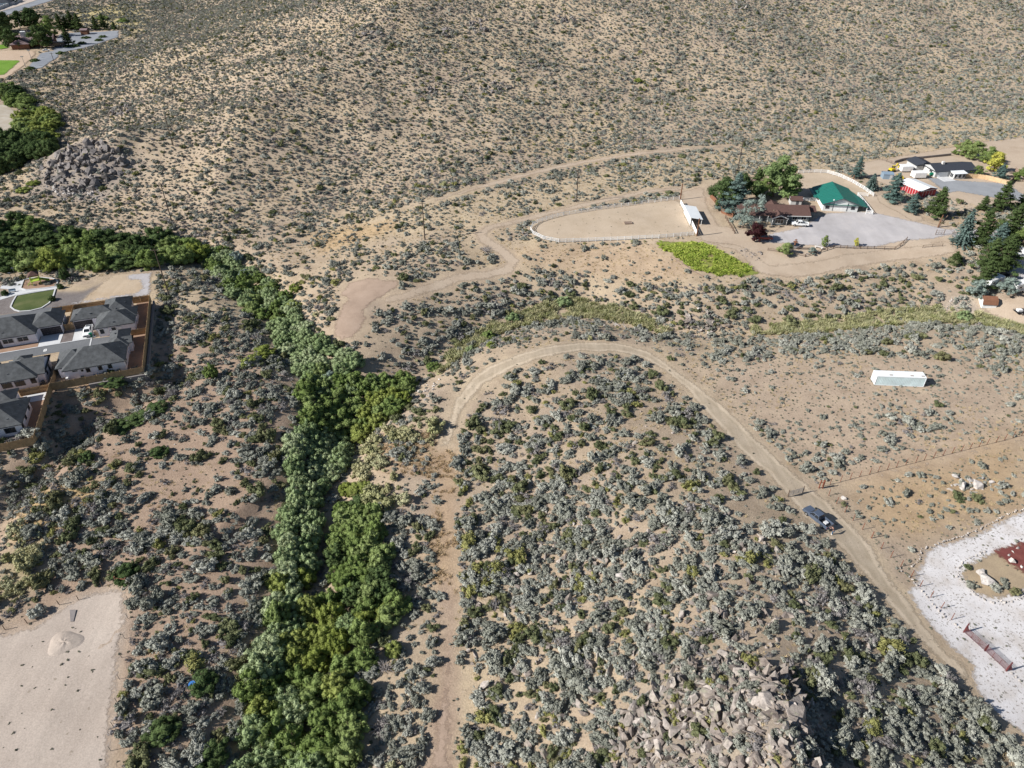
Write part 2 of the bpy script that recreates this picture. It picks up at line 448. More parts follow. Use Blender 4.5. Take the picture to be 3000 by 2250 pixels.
# foliage
M['sage'] = leaf_mat('sagebrush_leaves', (.215, .22, .18), (.29, .295, .25), (.375, .375, .325), dull=.28)
M['sage_far'] = M['sage']
M['bitter'] = leaf_mat('bitterbrush_leaves', (.10, .115, .058), (.145, .155, .08), (.17, .165, .085), dull=.3)
M['dead'] = leaf_mat('dry_grey_brush', (.20, .185, .18), (.27, .25, .24), dull=.3)
M['ephedra'] = leaf_mat('yellow_green_brush', (.20, .20, .075), (.27, .26, .10), dull=.3)
M['rabbit'] = leaf_mat('pale_rabbitbrush', (.30, .30, .15), (.40, .37, .21), (.36, .36, .22), dull=.22)
M['straw'] = leaf_mat('dry_straw_grass', (.48, .37, .21), (.54, .43, .26), dull=.2)
M['reed'] = leaf_mat('green_yellow_reeds', (.25, .27, .11), (.50, .46, .27), (.38, .39, .22), dull=.3)
M['lush'] = leaf_mat('lush_grass', (.26, .35, .05), (.46, .50, .12), (.20, .30, .045), dull=.3, patch=.8)
M['weed'] = leaf_mat('small_weeds', (.13, .14, .10), (.20, .20, .15), dull=.3)
M['willow'] = leaf_mat('willow_leaves', (.145, .20, .06), (.195, .255, .085), (.25, .305, .12), trans=.15, dull=.4, patch=1.0)
M['willow_silver'] = leaf_mat('silver_willow_leaves', (.225, .295, .135), (.29, .355, .18), (.36, .41, .24), trans=.15, dull=.35, patch=1.0)
M['willow_lime'] = leaf_mat('yellow_green_willow_leaves', (.21, .25, .06), (.27, .305, .095), trans=.18, dull=.35, patch=1.0)
M['willow_dark'] = leaf_mat('dark_shrub_leaves', (.07, .105, .042), (.10, .14, .055), trans=.12, dull=.4, patch=1.0)
M['olive'] = leaf_mat('blue_grey_leaves', (.20, .25, .22), (.26, .31, .27), trans=.1, dull=.25, patch=1.0)
M['pine_n'] = leaf_mat('pine_needles', (.055, .08, .03), (.075, .105, .04), dull=.4, patch=1.2)
M['spruce_n'] = leaf_mat('blue_spruce_needles', (.085, .135, .12), (.12, .17, .15), dull=.35, patch=1.2)
M['cotton'] = leaf_mat('cottonwood_leaves', (.13, .20, .06), (.20, .27, .11), trans=.2, dull=.4, patch=.9)
M['plum'] = leaf_mat('purple_plum_leaves', (.035, .012, .016), (.05, .02, .022), trans=.1, dull=.4)
M['yellow_leaf'] = leaf_mat('yellow_leaves', (.42, .40, .08), (.48, .46, .10), trans=.15, dull=.3)
M['rust_grass'] = leaf_mat('rusty_orange_grass', (.38, .27, .15), (.45, .34, .21), dull=.3)

# ------------------------------------------------------------------ terrain sheet
def path_poly(px_line, width):
    """closed outline of a strip of the given width (metres) along a pixel polyline on the ground"""
    P = [at(u, v) for u, v in px_line]; L = []; R = []
    for i, p in enumerate(P):
        a = P[max(i - 1, 0)]; b = P[min(i + 1, len(P) - 1)]
        d = Vector((b.x - a.x, b.y - a.y)).normalized(); w = width[i] if hasattr(width, '__len__') else width
        L.append((p.x - d.y * w / 2, p.y + d.x * w / 2)); R.append((p.x + d.y * w / 2, p.y - d.x * w / 2))
    return L + R[::-1]
ROAD_L = [(2990, 2170), (2900, 2090), (2810, 2000), (2730, 1922), (2662, 1852), (2598, 1780), (2528, 1692), (2460, 1612), (2405, 1568), (2340, 1510),
          (2290, 1440), (2230, 1380), (2150, 1310), (2080, 1230), (2010, 1150), (1950, 1095), (1880, 1052), (1800, 1034), (1700, 1032), (1600, 1050),
          (1500, 1085), (1420, 1130), (1370, 1190), (1342, 1250), (1325, 1310)]
ROAD_R = [(1282, 1310), (1305, 1230), (1328, 1170), (1370, 1112), (1430, 1070), (1500, 1040), (1600, 1012), (1700, 1000), (1800, 1000), (1890, 1020),
          (1950, 1055), (2010, 1100), (2085, 1155), (2155, 1215), (2225, 1285), (2300, 1358), (2375, 1420), (2440, 1475), (2505, 1540), (2570, 1610),
          (2620, 1700), (2660, 1745), (2720, 1835), (2790, 1920), (2845, 1955), (2850, 2010), (2900, 2080), (3010, 2170)]
PX = dict(
    road=ROAD_L + ROAD_R,
    gravel_white=[(3250, 1430), (3000, 1492), (2950, 1508), (2850, 1560), (2760, 1590), (2700, 1610), (2692, 1640), (2668, 1668), (2670, 1705), (2650, 1732),
                  (2680, 1785), (2720, 1838), (2790, 1915), (2842, 1950), (2835, 1985), (2862, 2045), (2930, 2110), (3000, 2160), (3200, 2300), (3400, 1900)],
    island=[(2885, 1618), (2825, 1643), (2805, 1668), (2807, 1692), (2832, 1717), (2860, 1748), (2900, 1765), (2960, 1762), (3010, 1745), (3120, 1690), (3100, 1590), (2980, 1580)],
    cinder=[(2888, 1613), (2965, 1586), (3070, 1570), (3130, 1680), (3020, 1700), (2945, 1655)],
    sand_lot=[(-260, 1960), (0, 1858), (100, 1830), (190, 1770), (260, 1735), (330, 1718), (372, 1722), (376, 1800), (368, 1850), (360, 1920), (350, 1990),
              (340, 2060), (330, 2150), (320, 2260), (300, 2420), (-260, 2520)],
    trail=[(1300, 1700), (1300, 1800), (1298, 1900), (1288, 2000), (1265, 2120), (1240, 2270), (1330, 2270), (1330, 2100), (1328, 1950),
           (1325, 1800), (1322, 1700)],
    arena=[(1555, 668), (1575, 648), (1640, 628), (1800, 606), (1985, 582), (2003, 600), (2040, 690), (1900, 702), (1650, 708), (1590, 697), (1560, 684)],
    yard=[(1990, 592), (1995, 560), (2065, 540), (2075, 600), (2110, 660), (2240, 680), (2420, 610), (2580, 560), (2640, 590), (2720, 650), (2800, 668), (2805, 705),
          (2790, 735), (2700, 738), (2600, 745), (2500, 760), (2400, 783), (2290, 800), (2240, 790), (2200, 765), (2150, 722), (2050, 708)],
    gravel=[(2180, 694), (2215, 690), (2330, 668), (2420, 622), (2520, 618), (2580, 625), (2680, 648), (2760, 668), (2800, 672), (2800, 690), (2740, 702), (2640, 712), (2560, 728),
            (2430, 727), (2300, 716), (2230, 712)],
    corral=[(2325, 505), (2390, 500), (2450, 508), (2510, 530), (2560, 568), (2540, 590), (2480, 560), (2430, 590), (2320, 590), (2320, 540)],
    yard2=[(2440, 490), (2560, 468), (2700, 445), (2810, 425), (2990, 400), (3100, 400), (3100, 640), (2960, 600), (2860, 625), (2760, 620), (2700, 590), (2640, 560), (2560, 530), (2490, 505)],
    drive_up=[(2560, 570), (2600, 560), (2640, 580), (2700, 625), (2720, 648), (2680, 655), (2620, 620), (2570, 595)],
    asphalt=[(2708, 520), (2744, 520), (2803, 527), (2948, 536), (2975, 552), (3020, 580), (3020, 610), (2970, 588), (2896, 579), (2810, 563), (2771, 570), (2745, 548)],
    grass=[(1905, 706), (2040, 707), (2090, 722), (2130, 745), (2170, 765), (2246, 804), (2190, 813), (2100, 808), (2030, 790), (1980, 757), (1925, 722)],
    road_right=[(2780, 685), (2850, 672), (2880, 660), (2930, 668), (3000, 645), (3100, 640), (3100, 700), (3000, 690), (2930, 700), (2850, 700), (2790, 705)],
    lot_right=[(2965, 770), (3010, 740), (3120, 740), (3120, 860), (3000, 850), (2955, 815), (2930, 795)],
    lot_right2=[(2870, 880), (2920, 870), (3100, 860), (3100, 985), (2985, 955), (2900, 925), (2850, 900)],
    parking=[(172, 98), (352, 90), (349, 110), (253, 141), (181, 155), (168, 174), (136, 192), (119, 208), (76, 201), (116, 157), (152, 150), (163, 116)],
    field=[(-120, 152), (112, 148), (104, 165), (60, 205), (20, 230), (-120, 240)],
    lawn=[(-120, 178), (60, 177), (62, 181), (40, 201), (12, 222), (-120, 232)],
    lawn2=[(-60, 133), (24, 131), (32, 145), (-60, 148)],
    highway=[(-200, 95), (0, 55), (55, 35), (160, 2), (260, -30), (190, -34), (60, 2), (-200, 75)],
    verge=[(-200, 72), (0, 38), (60, 20), (120, -2), (170, -22), (110, -24), (40, 2), (-200, 55)],
    lot_left=[(-120, 310), (20, 305), (55, 330), (58, 360), (40, 385), (0, 398), (-120, 405)],
    bare=[(1000, 830), (1110, 812), (1170, 835), (1130, 870), (1080, 910), (1070, 960), (1040, 1000), (980, 1005), (960, 965), (990, 930), (1000, 880)],
    dirt_pad=[(215, 900), (330, 800), (365, 800), (450, 795), (455, 800), (445, 870), (320, 882), (180, 903)],
)
PW = {k: ats(v) for k, v in PX.items()}
PW['ranch_trail'] = path_poly([(2010, 552), (1900, 560), (1780, 585), (1650, 615), (1560, 637), (1500, 652), (1430, 667), (1408, 685), (1425, 708), (1470, 735), (1503, 765), (1490, 790),
                               (1430, 803), (1340, 815), (1250, 845), (1190, 868), (1120, 880)], [4, 4, 4, 4, 4, 4, 4.5, 5, 5, 5, 5, 5, 5, 5, 5, 4.5, 4])
PW['lower_drive'] = path_poly([(2800, 720), (2700, 738), (2600, 748), (2500, 762), (2400, 784), (2300, 795), (2240, 790), (2160, 725), (2060, 712), (1900, 709)], [7, 7, 7, 7, 7, 7, 7, 5, 3, 2])

PW['hill_track'] = path_poly([(1180, 612), (1300, 580), (1400, 550), (1500, 522), (1620, 493), (1720, 473), (1850, 453), (2000, 437), (2150, 428)], [2, 3, 4, 4.5, 4.5, 4.5, 4.5, 4, 3])
PW['fence_strip'] = path_poly([(2410, 1432), (2560, 1398), (2700, 1362), (2850, 1324), (3000, 1287), (3060, 1272)], 1.8)
print('terrain...')
nx, ny = len(GX), len(GY)
TV = np.stack([_X.ravel(), _Y.ravel(), GZ.ravel()], 1)
jj, ii = np.meshgrid(np.arange(ny - 1), np.arange(nx - 1), indexing='ij')
a0 = (jj * nx + ii).ravel()
TF = np.stack([a0, a0 + 1, a0 + nx + 1, a0 + nx], 1)
tm = bpy.data.meshes.new('ground')
tm.vertices.add(len(TV)); tm.vertices.foreach_set('co', TV.ravel())
tm.loops.add(TF.size); tm.loops.foreach_set('vertex_index', TF.ravel().astype(np.int32))
tm.polygons.add(len(TF)); tm.polygons.foreach_set('loop_start', (np.arange(len(TF)) * 4).astype(np.int32))
tm.polygons.foreach_set('use_smooth', np.ones(len(TF), bool))
tm.update(); tm.validate()
gx, gy = TV[:, 0], TV[:, 1]
soil = np.tile(np.array([.415, .32, .225]), (len(TV), 1))
grit = np.zeros(len(TV))
def blend(colr, w):
    global soil
    soil = soil * (1 - w[:, None]) + np.array(colr)[None, :] * w[:, None]
dh, _, sh = seg_dist(gx, gy, HILL_FOOT)
on_hill = np.where(sh > 0, dh, 0)
blend((.455, .355, .25), smooth(0, 30, on_hill))
n1 = fbm(gx, gy, 55, 21); n2 = fbm(gx, gy, 14, 22)
blend((.47, .365, .24), smooth(.5, .68, n1) * .6)                       # dry grass tints
blend((.36, .28, .215), smooth(.55, .72, n2) * .6)
def zone_tint(pts, colr, soft=6, w=1.0, nz=.35, seed=31):
    poly = ats(pts); s = poly_sdf(gx, gy, poly)
    blend(colr, w * smooth(-soft, soft, s + (fbm(gx, gy, 11, seed) - .5) * soft * 4 * nz))
zone_tint([(0, 1120), (600, 950), (850, 1100), (880, 1400), (830, 1700), (650, 2250), (0, 2250)], (.35, .25, .18), 8)                 # reddish soil left of the creek
zone_tint([(1000, 640), (1400, 560), (2200, 430), (3000, 330), (3000, 420), (2400, 500), (1900, 560), (1450, 660), (1000, 730)], (.47, .37, .25), 7, .9)   # dry grass below the hill
zone_tint([(900, 690), (1150, 640), (1180, 670), (950, 740)], (.46, .32, .18), 4, .9)
zone_tint([(1480, 740), (1600, 715), (1900, 715), (2030, 800), (1900, 830), (1700, 790), (1550, 770)], (.45, .33, .22), 4, .95)   # tan bank under the arena
zone_tint([(1100, 1280), (1270, 1260), (1340, 1330), (1345, 1600), (1330, 1720), (1250, 1700), (1270, 1400), (1130, 1380)], (.40, .27, .165), 3, .7)   # rusty grass
zone_tint([(60, 1480), (200, 1400), (300, 1410), (280, 1480), (150, 1560), (50, 1580)], (.47, .33, .16), 3, .9)
zone_tint([(30, 1620), (110, 1600), (120, 1700), (20, 1800), (0, 1700)], (.42, .36, .20), 3, .7)
zone_tint([(420, 1080), (480, 1070), (470, 1110), (300, 1150), (200, 1150), (330, 1110)], (.45, .30, .16), 3, .9)
zone_tint([(120, 230), (170, 200), (400, 100), (430, 55), (380, 10), (250, 20), (180, 60), (330, 85), (420, 80), (250, 165)], (.50, .41, .19), 7, .85)   # yellow grass by the far creek
zone_tint([(2480, 1300), (2900, 1230), (3000, 1250), (3000, 1490), (2850, 1540), (2700, 1600), (2560, 1560)], (.42, .295, .175), 5, .9)
zone_tint([(2900, 960), (3000, 940), (3000, 1000), (2780, 900), (2850, 860)], (.52, .47, .42), 4, .6)
zone_tint([(1990, 1080), (2200, 1060), (2900, 1060), (3000, 1100), (3000, 1280), (2500, 1390), (2300, 1340), (2150, 1200)], (.42, .32, .235), 8, .9)
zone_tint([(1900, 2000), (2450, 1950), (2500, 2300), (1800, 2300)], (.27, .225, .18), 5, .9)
zone_tint([(90, 460), (280, 400), (420, 480), (310, 590), (110, 570)], (.27, .23, .20), 6, .8)
zone_tint([(-50, 855), (240, 855), (300, 830), (225, 905), (0, 925), (-50, 940)], (.20, .175, .165), 1.2, 1.0, .1)   # bark mulch round the playground
zone_tint(PX['yard2'], (.43, .325, .225), 3, 1.0)
for _k, _c2 in (('yard', (.455, .35, .25)), ('gravel', (.445, .40, .37)), ('arena', (.47, .365, .255)), ('ranch_trail', (.45, .345, .245)), ('lower_drive', (.455, .35, .25)), ('road', (.46, .36, .25)), ('sand_lot', (.45, .355, .275)), ('corral', (.46, .355, .25)), ('drive_up', (.455, .35, .25)), ('trail', (.38, .275, .20))):
    sd_ = poly_sdf(gx, gy, PW[_k]); blend(_c2, smooth(-1.6, .8, sd_ + (fbm(gx, gy, 5, 91) - .5) * 2.0))
lum = soil @ np.array([.3, .6, .1]); soil = soil * .95 + .05 * lum[:, None]
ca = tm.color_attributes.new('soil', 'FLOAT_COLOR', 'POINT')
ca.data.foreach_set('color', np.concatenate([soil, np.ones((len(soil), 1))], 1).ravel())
def terrain_mat():
    m, n, l, b = base_mat('desert_soil', .96, .1)
    p = coords(n)
    A = n.new('ShaderNodeAttribute'); A.attribute_name = 'soil'
    a = noise(n, l, .22, 7, .65, p)
    v = ramp(n, l, a.outputs['Fac'], [(.3, (.80, .78, .76)), (.5, (1.0,) * 3), (.72, (1.17, 1.18, 1.14))])
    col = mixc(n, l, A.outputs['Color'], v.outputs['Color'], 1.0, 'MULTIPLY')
    f = noise(n, l, 3.2, 5, .75, p)
    v2 = ramp(n, l, f.outputs['Fac'], [(.3, (.76,) * 3), (.7, (1.2,) * 3)])
    col = mixc(n, l, col, v2.outputs['Color'], 1.0, 'MULTIPLY')
    s = noise(n, l, 2.1, 3, .6, p)                                          # dark litter and small pebbles
    sf = ramp(n, l, s.outputs['Fac'], [(.62, (0,) * 3), (.70, (.55,) * 3)])
    col = mixc(n, l, col, (.17, .13, .095), sf.outputs['Color'])
    s2 = noise(n, l, 4.7, 2, .5, p); sf2 = ramp(n, l, s2.outputs['Fac'], [(.69, (0,) * 3), (.73, (.7,) * 3)])
    col = mixc(n, l, col, (.50, .45, .40), sf2.outputs['Color'])
    l.new(col, b.inputs['Base Color'])
    bp = n.new('ShaderNodeBump'); bp.inputs['Strength'].default_value = .5; bp.inputs['Distance'].default_value = .25
    l.new(f.outputs['Fac'], bp.inputs['Height']); l.new(bp.outputs['Normal'], b.inputs['Normal'])
    return m
tm.materials.append(terrain_mat())
ground = bpy.data.objects.new('ground', tm); COL.objects.link(ground)
tag(ground, 'tan desert soil of the valley floor and hillside', 'ground', kind='structure')

# ------------------------------------------------------------------ sheets that lie on the terrain
def sheet(name, poly, mat, lift, step=1.6, jit=.35, edge=True, label=None, cat='ground', kind='structure', parent=None, margin_cells=True):
    """thin draped sheet bounded by a world polygon; its rim is made irregular"""
    if lift < .2: lift *= .45
    pts = []
    n = len(poly)
    for i in range(n):
        ax, ay = poly[i]; bx, by = poly[(i + 1) % n]
        L = math.hypot(bx - ax, by - ay); k = max(1, int(L / step))
        for q in range(k):
            t = q / k; x = ax + (bx - ax) * t; y = ay + (by - ay) * t
            x += (float(vnoise(x, y, 2.3, 41)) - .5) * 2 * jit; y += (float(vnoise(x, y, 2.3, 43)) - .5) * 2 * jit
            pts.append((x, y))
    bx = np.array(pts); x0, y0 = bx.min(0); x1, y1 = bx.max(0)
    xs = np.arange(x0 + step / 2, x1, step); ys = np.arange(y0 + step / 2, y1, step)
    inner = []
    if len(xs) and len(ys):
        qx, qy = np.meshgrid(xs, ys); qx = qx.ravel(); qy = qy.ravel()
        sd = poly_sdf(qx, qy, pts); k = sd > step * .55
        inner = list(zip(qx[k], qy[k]))
    V2 = [Vector((x, y)) for x, y in pts + inner]
    E_ = [(i, (i + 1) % len(pts)) for i in range(len(pts))]
    vo, eo, fo = delaunay_2d_cdt(V2, E_, [list(range(len(pts)))], 1, 1e-5)[:3]
    arr = np.array([(v.x, v.y) for v in vo]); z = T(arr[:, 0], arr[:, 1]) + lift
    # follow bumps: never dip below the highest nearby ground
    m = bpy.data.meshes.new(name); m.from_pydata([(a, b_, c) for (a, b_), c in zip(arr, z)], [], fo); m.update()
    d, _, _ = seg_dist(arr[:, 0], arr[:, 1], pts + [pts[0]])
    at_ = m.attributes.new('edge', 'FLOAT', 'POINT'); at_.data.foreach_set('value', np.minimum(d, 4.0).astype(np.float32))
    m.polygons.foreach_set('use_smooth', [True] * len(m.polygons))
    # all up
    m.materials.append(mat)
    o = bpy.data.objects.new(name, m); COL.objects.link(o)
    bm = bmesh.new(); bm.from_mesh(m); bmesh.ops.recalc_face_normals(bm, faces=bm.faces)
    if sum(f.normal.z for f in bm.faces) < 0: bmesh.ops.reverse_faces(bm, faces=bm.faces)
    bm.to_mesh(m); bm.free()
    if parent is not None: o.parent = parent
    else: tag(o, label, cat, kind=kind)
    return o
G_ = {}
G_['road'] = ground_mat('packed_dirt_road', ((.41, .32, .22), (.475, .38, .27), (.52, .42, .305)), .3, 5, streak=(0.9, .9, .08), ruts=True, speck=(2.4, (.25, .20, .15), .66))
G_['sand'] = ground_mat('graded_sand', ((.40, .325, .265), (.45, .37, .305), (.48, .40, .33)), .1, 4, streak=(1.2, .5, .06), speck=(1.1, (.30, .25, .20), .70))
G_['trail'] = ground_mat('pinkish_track_soil', ((.33, .235, .17), (.385, .275, .20), (.42, .305, .225)), .3, 5)
G_['white'] = ground_mat('white_decomposed_gravel', ((.50, .44, .39), (.62, .585, .57), (.70, .67, .66)), .22, 7, speck=(2.6, (.30, .27, .24), .60))
G_['island'] = ground_mat('brown_garden_soil', ((.31, .235, .15), (.38, .285, .18), (.43, .33, .20)), .3, 5)
G_['cinder'] = ground_mat('red_cinder', ((.15, .045, .04), (.185, .06, .052), (.22, .08, .065)), .5, 7, des=0)
G_['arena'] = ground_mat('arena_sand', ((.43, .33, .225), (.48, .375, .265), (.52, .41, .295)), .15, 4, speck=(.9, (.22, .19, .12), .70))
G_['yard'] = ground_mat('yard_dirt', ((.40, .30, .21), (.465, .36, .26), (.50, .395, .29)), .15, 4)
G_['gravel'] = ground_mat('grey_gravel', ((.40, .37, .36), (.455, .425, .42), (.51, .47, .45)), .16, 6, streak=(1.45, .25, .07))
G_['asphalt'] = ground_mat('pale_asphalt', ((.255, .265, .28), (.29, .30, .315), (.325, .335, .35)), .2, 6, bump=.1)
G_['asphalt_dark'] = ground_mat('grey_street_asphalt', ((.135, .14, .15), (.155, .16, .168), (.18, .185, .19)), .2, 6, bump=.1, edge=False)
G_['parking'] = ground_mat('weathered_parking_asphalt', ((.19, .205, .235), (.25, .265, .29), (.31, .32, .335)), .06, 3, bump=.1)
G_['grass'] = ground_mat('wet_green_grass_soil', ((.17, .21, .035), (.22, .25, .055), (.20, .15, .08)), .15, 5, des=0)
G_['lawn'] = ground_mat('mown_lawn', ((.10, .20, .02), (.14, .26, .03), (.18, .29, .05)), .12, 5, des=0)
G_['lawn_dark'] = ground_mat('park_lawn', ((.055, .085, .022), (.085, .11, .03), (.14, .145, .055)), .22, 5, edge=False)
G_['field'] = ground_mat('infield_dirt', ((.44, .315, .215), (.49, .36, .25), (.52, .39, .28)), .1, 3)
G_['verge'] = ground_mat('pale_roadside_dirt', ((.46, .38, .31), (.52, .44, .37), (.56, .48, .42)), .1, 3)
G_['pale'] = ground_mat('pale_bare_ground', ((.36, .30, .22), (.42, .36, .28), (.50, .46, .40)), .15, 4)
G_['graded'] = ground_mat('graded_orange_dirt', ((.42, .31, .20), (.47, .36, .245), (.50, .39, .275)), .18, 4, streak=(-.9, .5, .05))
G_['mulch'] = ground_mat('dark_bark_mulch', ((.12, .095, .085), (.165, .135, .125), (.21, .175, .165)), .6, 8, edge=False)
G_['backyard'] = ground_mat('raw_backyard_dirt', ((.27, .165, .105), (.33, .205, .135), (.37, .24, .16)), .4, 5, edge=False)
print('sheets...')
sheet('bare_ground', PW['bare'], G_['trail'], .07, 1.2, 1.6, label='bare pinkish ground patch at the end of the ranch trail')
sheet('dirt_road', PW['road'], G_['road'], .09, .9, .3, label='pale dirt road curving round the sagebrush knoll', cat='road')
sheet('gravel_driveway', PW['gravel_white'], G_['white'], .13, 1.5, .3, label='white gravel driveway beside the dirt road', cat='driveway')
sheet('garden_island', PW['island'], G_['island'], .18, 1.3, .2, label='brown soil island inside the white gravel driveway')
sheet('cinder_bed', PW['cinder'], G_['cinder'], .22, 1.3, .1, label='red cinder bed on the driveway island')
sheet('sand_lot', PW['sand_lot'], G_['sand'], .09, 1.6, .3, label='graded sandy lot in the lower left corner')
sheet('foot_track', PW['trail'], G_['trail'], .08, 1.5, .5, label='narrow pinkish dirt track beside the willow creek', cat='track')
sheet('ranch_trail', PW['ranch_trail'], G_['yard'], .08, 1.6, .4, label='winding dirt trail round the riding arena', cat='track')
sheet('hill_track', PW['hill_track'], G_['yard'], .08, 1.6, .6, label='pale dirt track along the foot of the hillside', cat='track')
sheet('fence_strip', PW['fence_strip'], G_['yard'], .08, 1.2, .4, label='bare strip under the rusty post fence', cat='track')
sheet('ranch_yard', PW['yard'], G_['yard'], .10, 1.8, .4, label='tan dirt yard round the brown roofed ranch house')
sheet('lower_driveway', PW['lower_drive'], G_['yard'], .13, 1.6, .3, label='dirt driveway passing below the ranch yard', cat='driveway')
sheet('arena_sand', PW['arena'], G_['arena'], .15, 1.7, .2, label='sandy floor of the white railed riding arena')
sheet('gravel_yard', PW['gravel'], G_['gravel'], .16, 1.7, .3, label='grey gravel parking yard in front of the green roofed barn')
sheet('corral_ground', PW['corral'], G_['arena'], .14, 1.7, .3, label='pale dirt of the corral behind the green roofed barn')
sheet('upper_yard', PW['yard2'], G_['yard'], .09, 2.2, .4, label='tan dirt yard round the slate roofed house')
sheet('branch_driveway', PW['drive_up'], G_['yard'], .16, 1.8, .3, label='dirt driveway curving past the white corral fence', cat='driveway')
sheet('asphalt_driveway', PW['asphalt'], G_['asphalt'], .18, 1.8, .1, label='blue grey asphalt driveway beside the red barn', cat='driveway')
sheet('entry_road', PW['road_right'], G_['gravel'], .19, 1.8, .3, label='grey gravel entry road under the right hand pines', cat='road')
sheet('parking_pad', PW['lot_right'], G_['gravel'], .12, 1.8, .2, label='grey gravel pad where the trailers are parked')
sheet('shed_yard', PW['lot_right2'], G_['yard'], .12, 1.8, .4, label='pale dirt yard round the barn shaped shed')
sheet('wet_grass_ground', PW['grass'], G_['grass'], .18, 1.6, .4, label='damp green ground of the bright grass patch')
sheet('parking_lot', PW['parking'], G_['parking'], .25, 5, .3, label='pale asphalt parking lot at the upper left', cat='parking lot')
sheet('infield', PW['field'], G_['field'], .2, 6, .4, label='bare dirt field next to the far lawn')
sheet('lawn', PW['lawn'], G_['lawn'], .32, 5, .3, label='bright green lawn on the far dirt field', cat='lawn')
sheet('lawn', PW['lawn2'], G_['lawn'], .3, 5, .3, label='small bright lawn beside the far mauve roofed hall', cat='lawn')
sheet('highway', PW['highway'], G_['parking'], .3, 8, .2, label='grey highway crossing the upper left corner', cat='road')
sheet('roadside_verge', PW['verge'], G_['verge'], .45, 8, .2, label='pale dirt verge along the far highway')
sheet('bare_lot', PW['lot_left'], G_['pale'], .15, 3, .5, label='pale bare lot at the left edge by the green thicket')

# ------------------------------------------------------------------ plant meshes
def ico(sub=1):
    bm = bmesh.new(); bmesh.ops.create_icosphere(bm, subdivisions=sub, radius=1)
    v = np.array([x.co[:] for x in bm.verts]); f = [[q.index for q in p.verts] for p in bm.faces]; bm.free(); return v, f
ICO1 = ico(1); ICO2 = ico(2)
def leaf_mesh(name, lobes, n, size, mat, rng, core=.72, tilt=.55, aspect=.62, droop=0.0, low=-.25):
    """foliage: cards lie loosely on the skin of many small lobes (x, y, z, rx, ry, rz); a closed core stops see-through"""
    lob = np.array(lobes, float)
    area = lob[:, 3] * lob[:, 5]; p = area / area.sum()
    k = rng.choice(len(lob), n, p=p)
    d = rng.normal(size=(n, 3)); d[:, 2] = np.where(d[:, 2] < low, -d[:, 2] * .6, d[:, 2]); d /= np.linalg.norm(d, axis=1)[:, None]
    rad = rng.uniform(.80, 1.10, n)[:, None]
    c = lob[k, :3] + d * lob[k, 3:6] * rad
    nrm = d / lob[k, 3:6]; nrm /= np.linalg.norm(nrm, axis=1)[:, None]
    nrm = nrm + rng.normal(size=(n, 3)) * tilt; nrm /= np.linalg.norm(nrm, axis=1)[:, None]
    r = rng.normal(size=(n, 3)); r[:, 2] -= droop
    u = r - (r * nrm).sum(1)[:, None] * nrm; u /= np.linalg.norm(u, axis=1)[:, None]
    w = np.cross(nrm, u)
    s = size * rng.uniform(.6, 1.35, n)[:, None]
    V = np.stack([c - u * s, c - w * s * aspect + nrm * s * .12, c + u * s, c + w * s * aspect + nrm * s * .12], 1).reshape(-1, 3)
    F = np.arange(4 * n).reshape(n, 4)
    vs_ = [V]; fs_ = F.tolist(); off = len(V)
    if core:
        iv, jf = ICO1
        for L in lob:
            q = iv * L[3:6] * core + L[:3]; vs_.append(q); fs_ += [[i + off for i in f] for f in jf]; off += len(q)
    V = np.concatenate(vs_); V[:, 2] = np.maximum(V[:, 2], -.12)
    m = bpy.data.meshes.new(name); m.from_pydata(V.tolist(), [], fs_); m.update(); m.materials.append(mat)
    return m
def bush_lobes(rng, n, R=.5, h=.42, lr=(.16, .27), flat_=.85):
    L = [(0, 0, h * .22, R * .8, R * .8, h * .38)]
    for i in range(n):
        a = rng.uniform(0, 2 * math.pi); r = R * math.sqrt(rng.uniform(0, 1)) * .86
        q = rng.uniform(*lr); z = h * (1 - (r / R) ** 2 * .55) * rng.uniform(.55, 1.05)
        L.append((r * math.cos(a), r * math.sin(a), z, q, q, q * flat_))
    return L
rng = np.random.RandomState(11)
MESH = {}
MESH['sage'] = [leaf_mesh('sagebrush', bush_lobes(rng, int(rng.randint(13, 21)), .5, .42, (.09, .17)), 460, .044, M['sage'], rng, .78, tilt=.6) for _ in range(7)]
MESH['bitter'] = [leaf_mesh('bitterbrush', bush_lobes(rng, int(rng.randint(8, 13)), .48, .48, (.15, .24)), 420, .042, M['bitter'], rng, .8, tilt=.55) for _ in range(4)]
MESH['dead'] = [leaf_mesh('dry_brush', bush_lobes(rng, 10, .5, .34, (.11, .18)), 260, .06, M['dead'], rng, .55, tilt=.9, aspect=.2) for _ in range(3)]
MESH['ephedra'] = [leaf_mesh('yellow_green_brush', bush_lobes(rng, 9, .48, .42, (.14, .2)), 260, .055, M['ephedra'], rng, .7, aspect=.4) for _ in range(3)]
MESH['rabbit'] = [leaf_mesh('rabbitbrush', bush_lobes(rng, 12, .5, .5, (.13, .2)), 300, .05, M['rabbit'], rng, .72) for _ in range(4)]
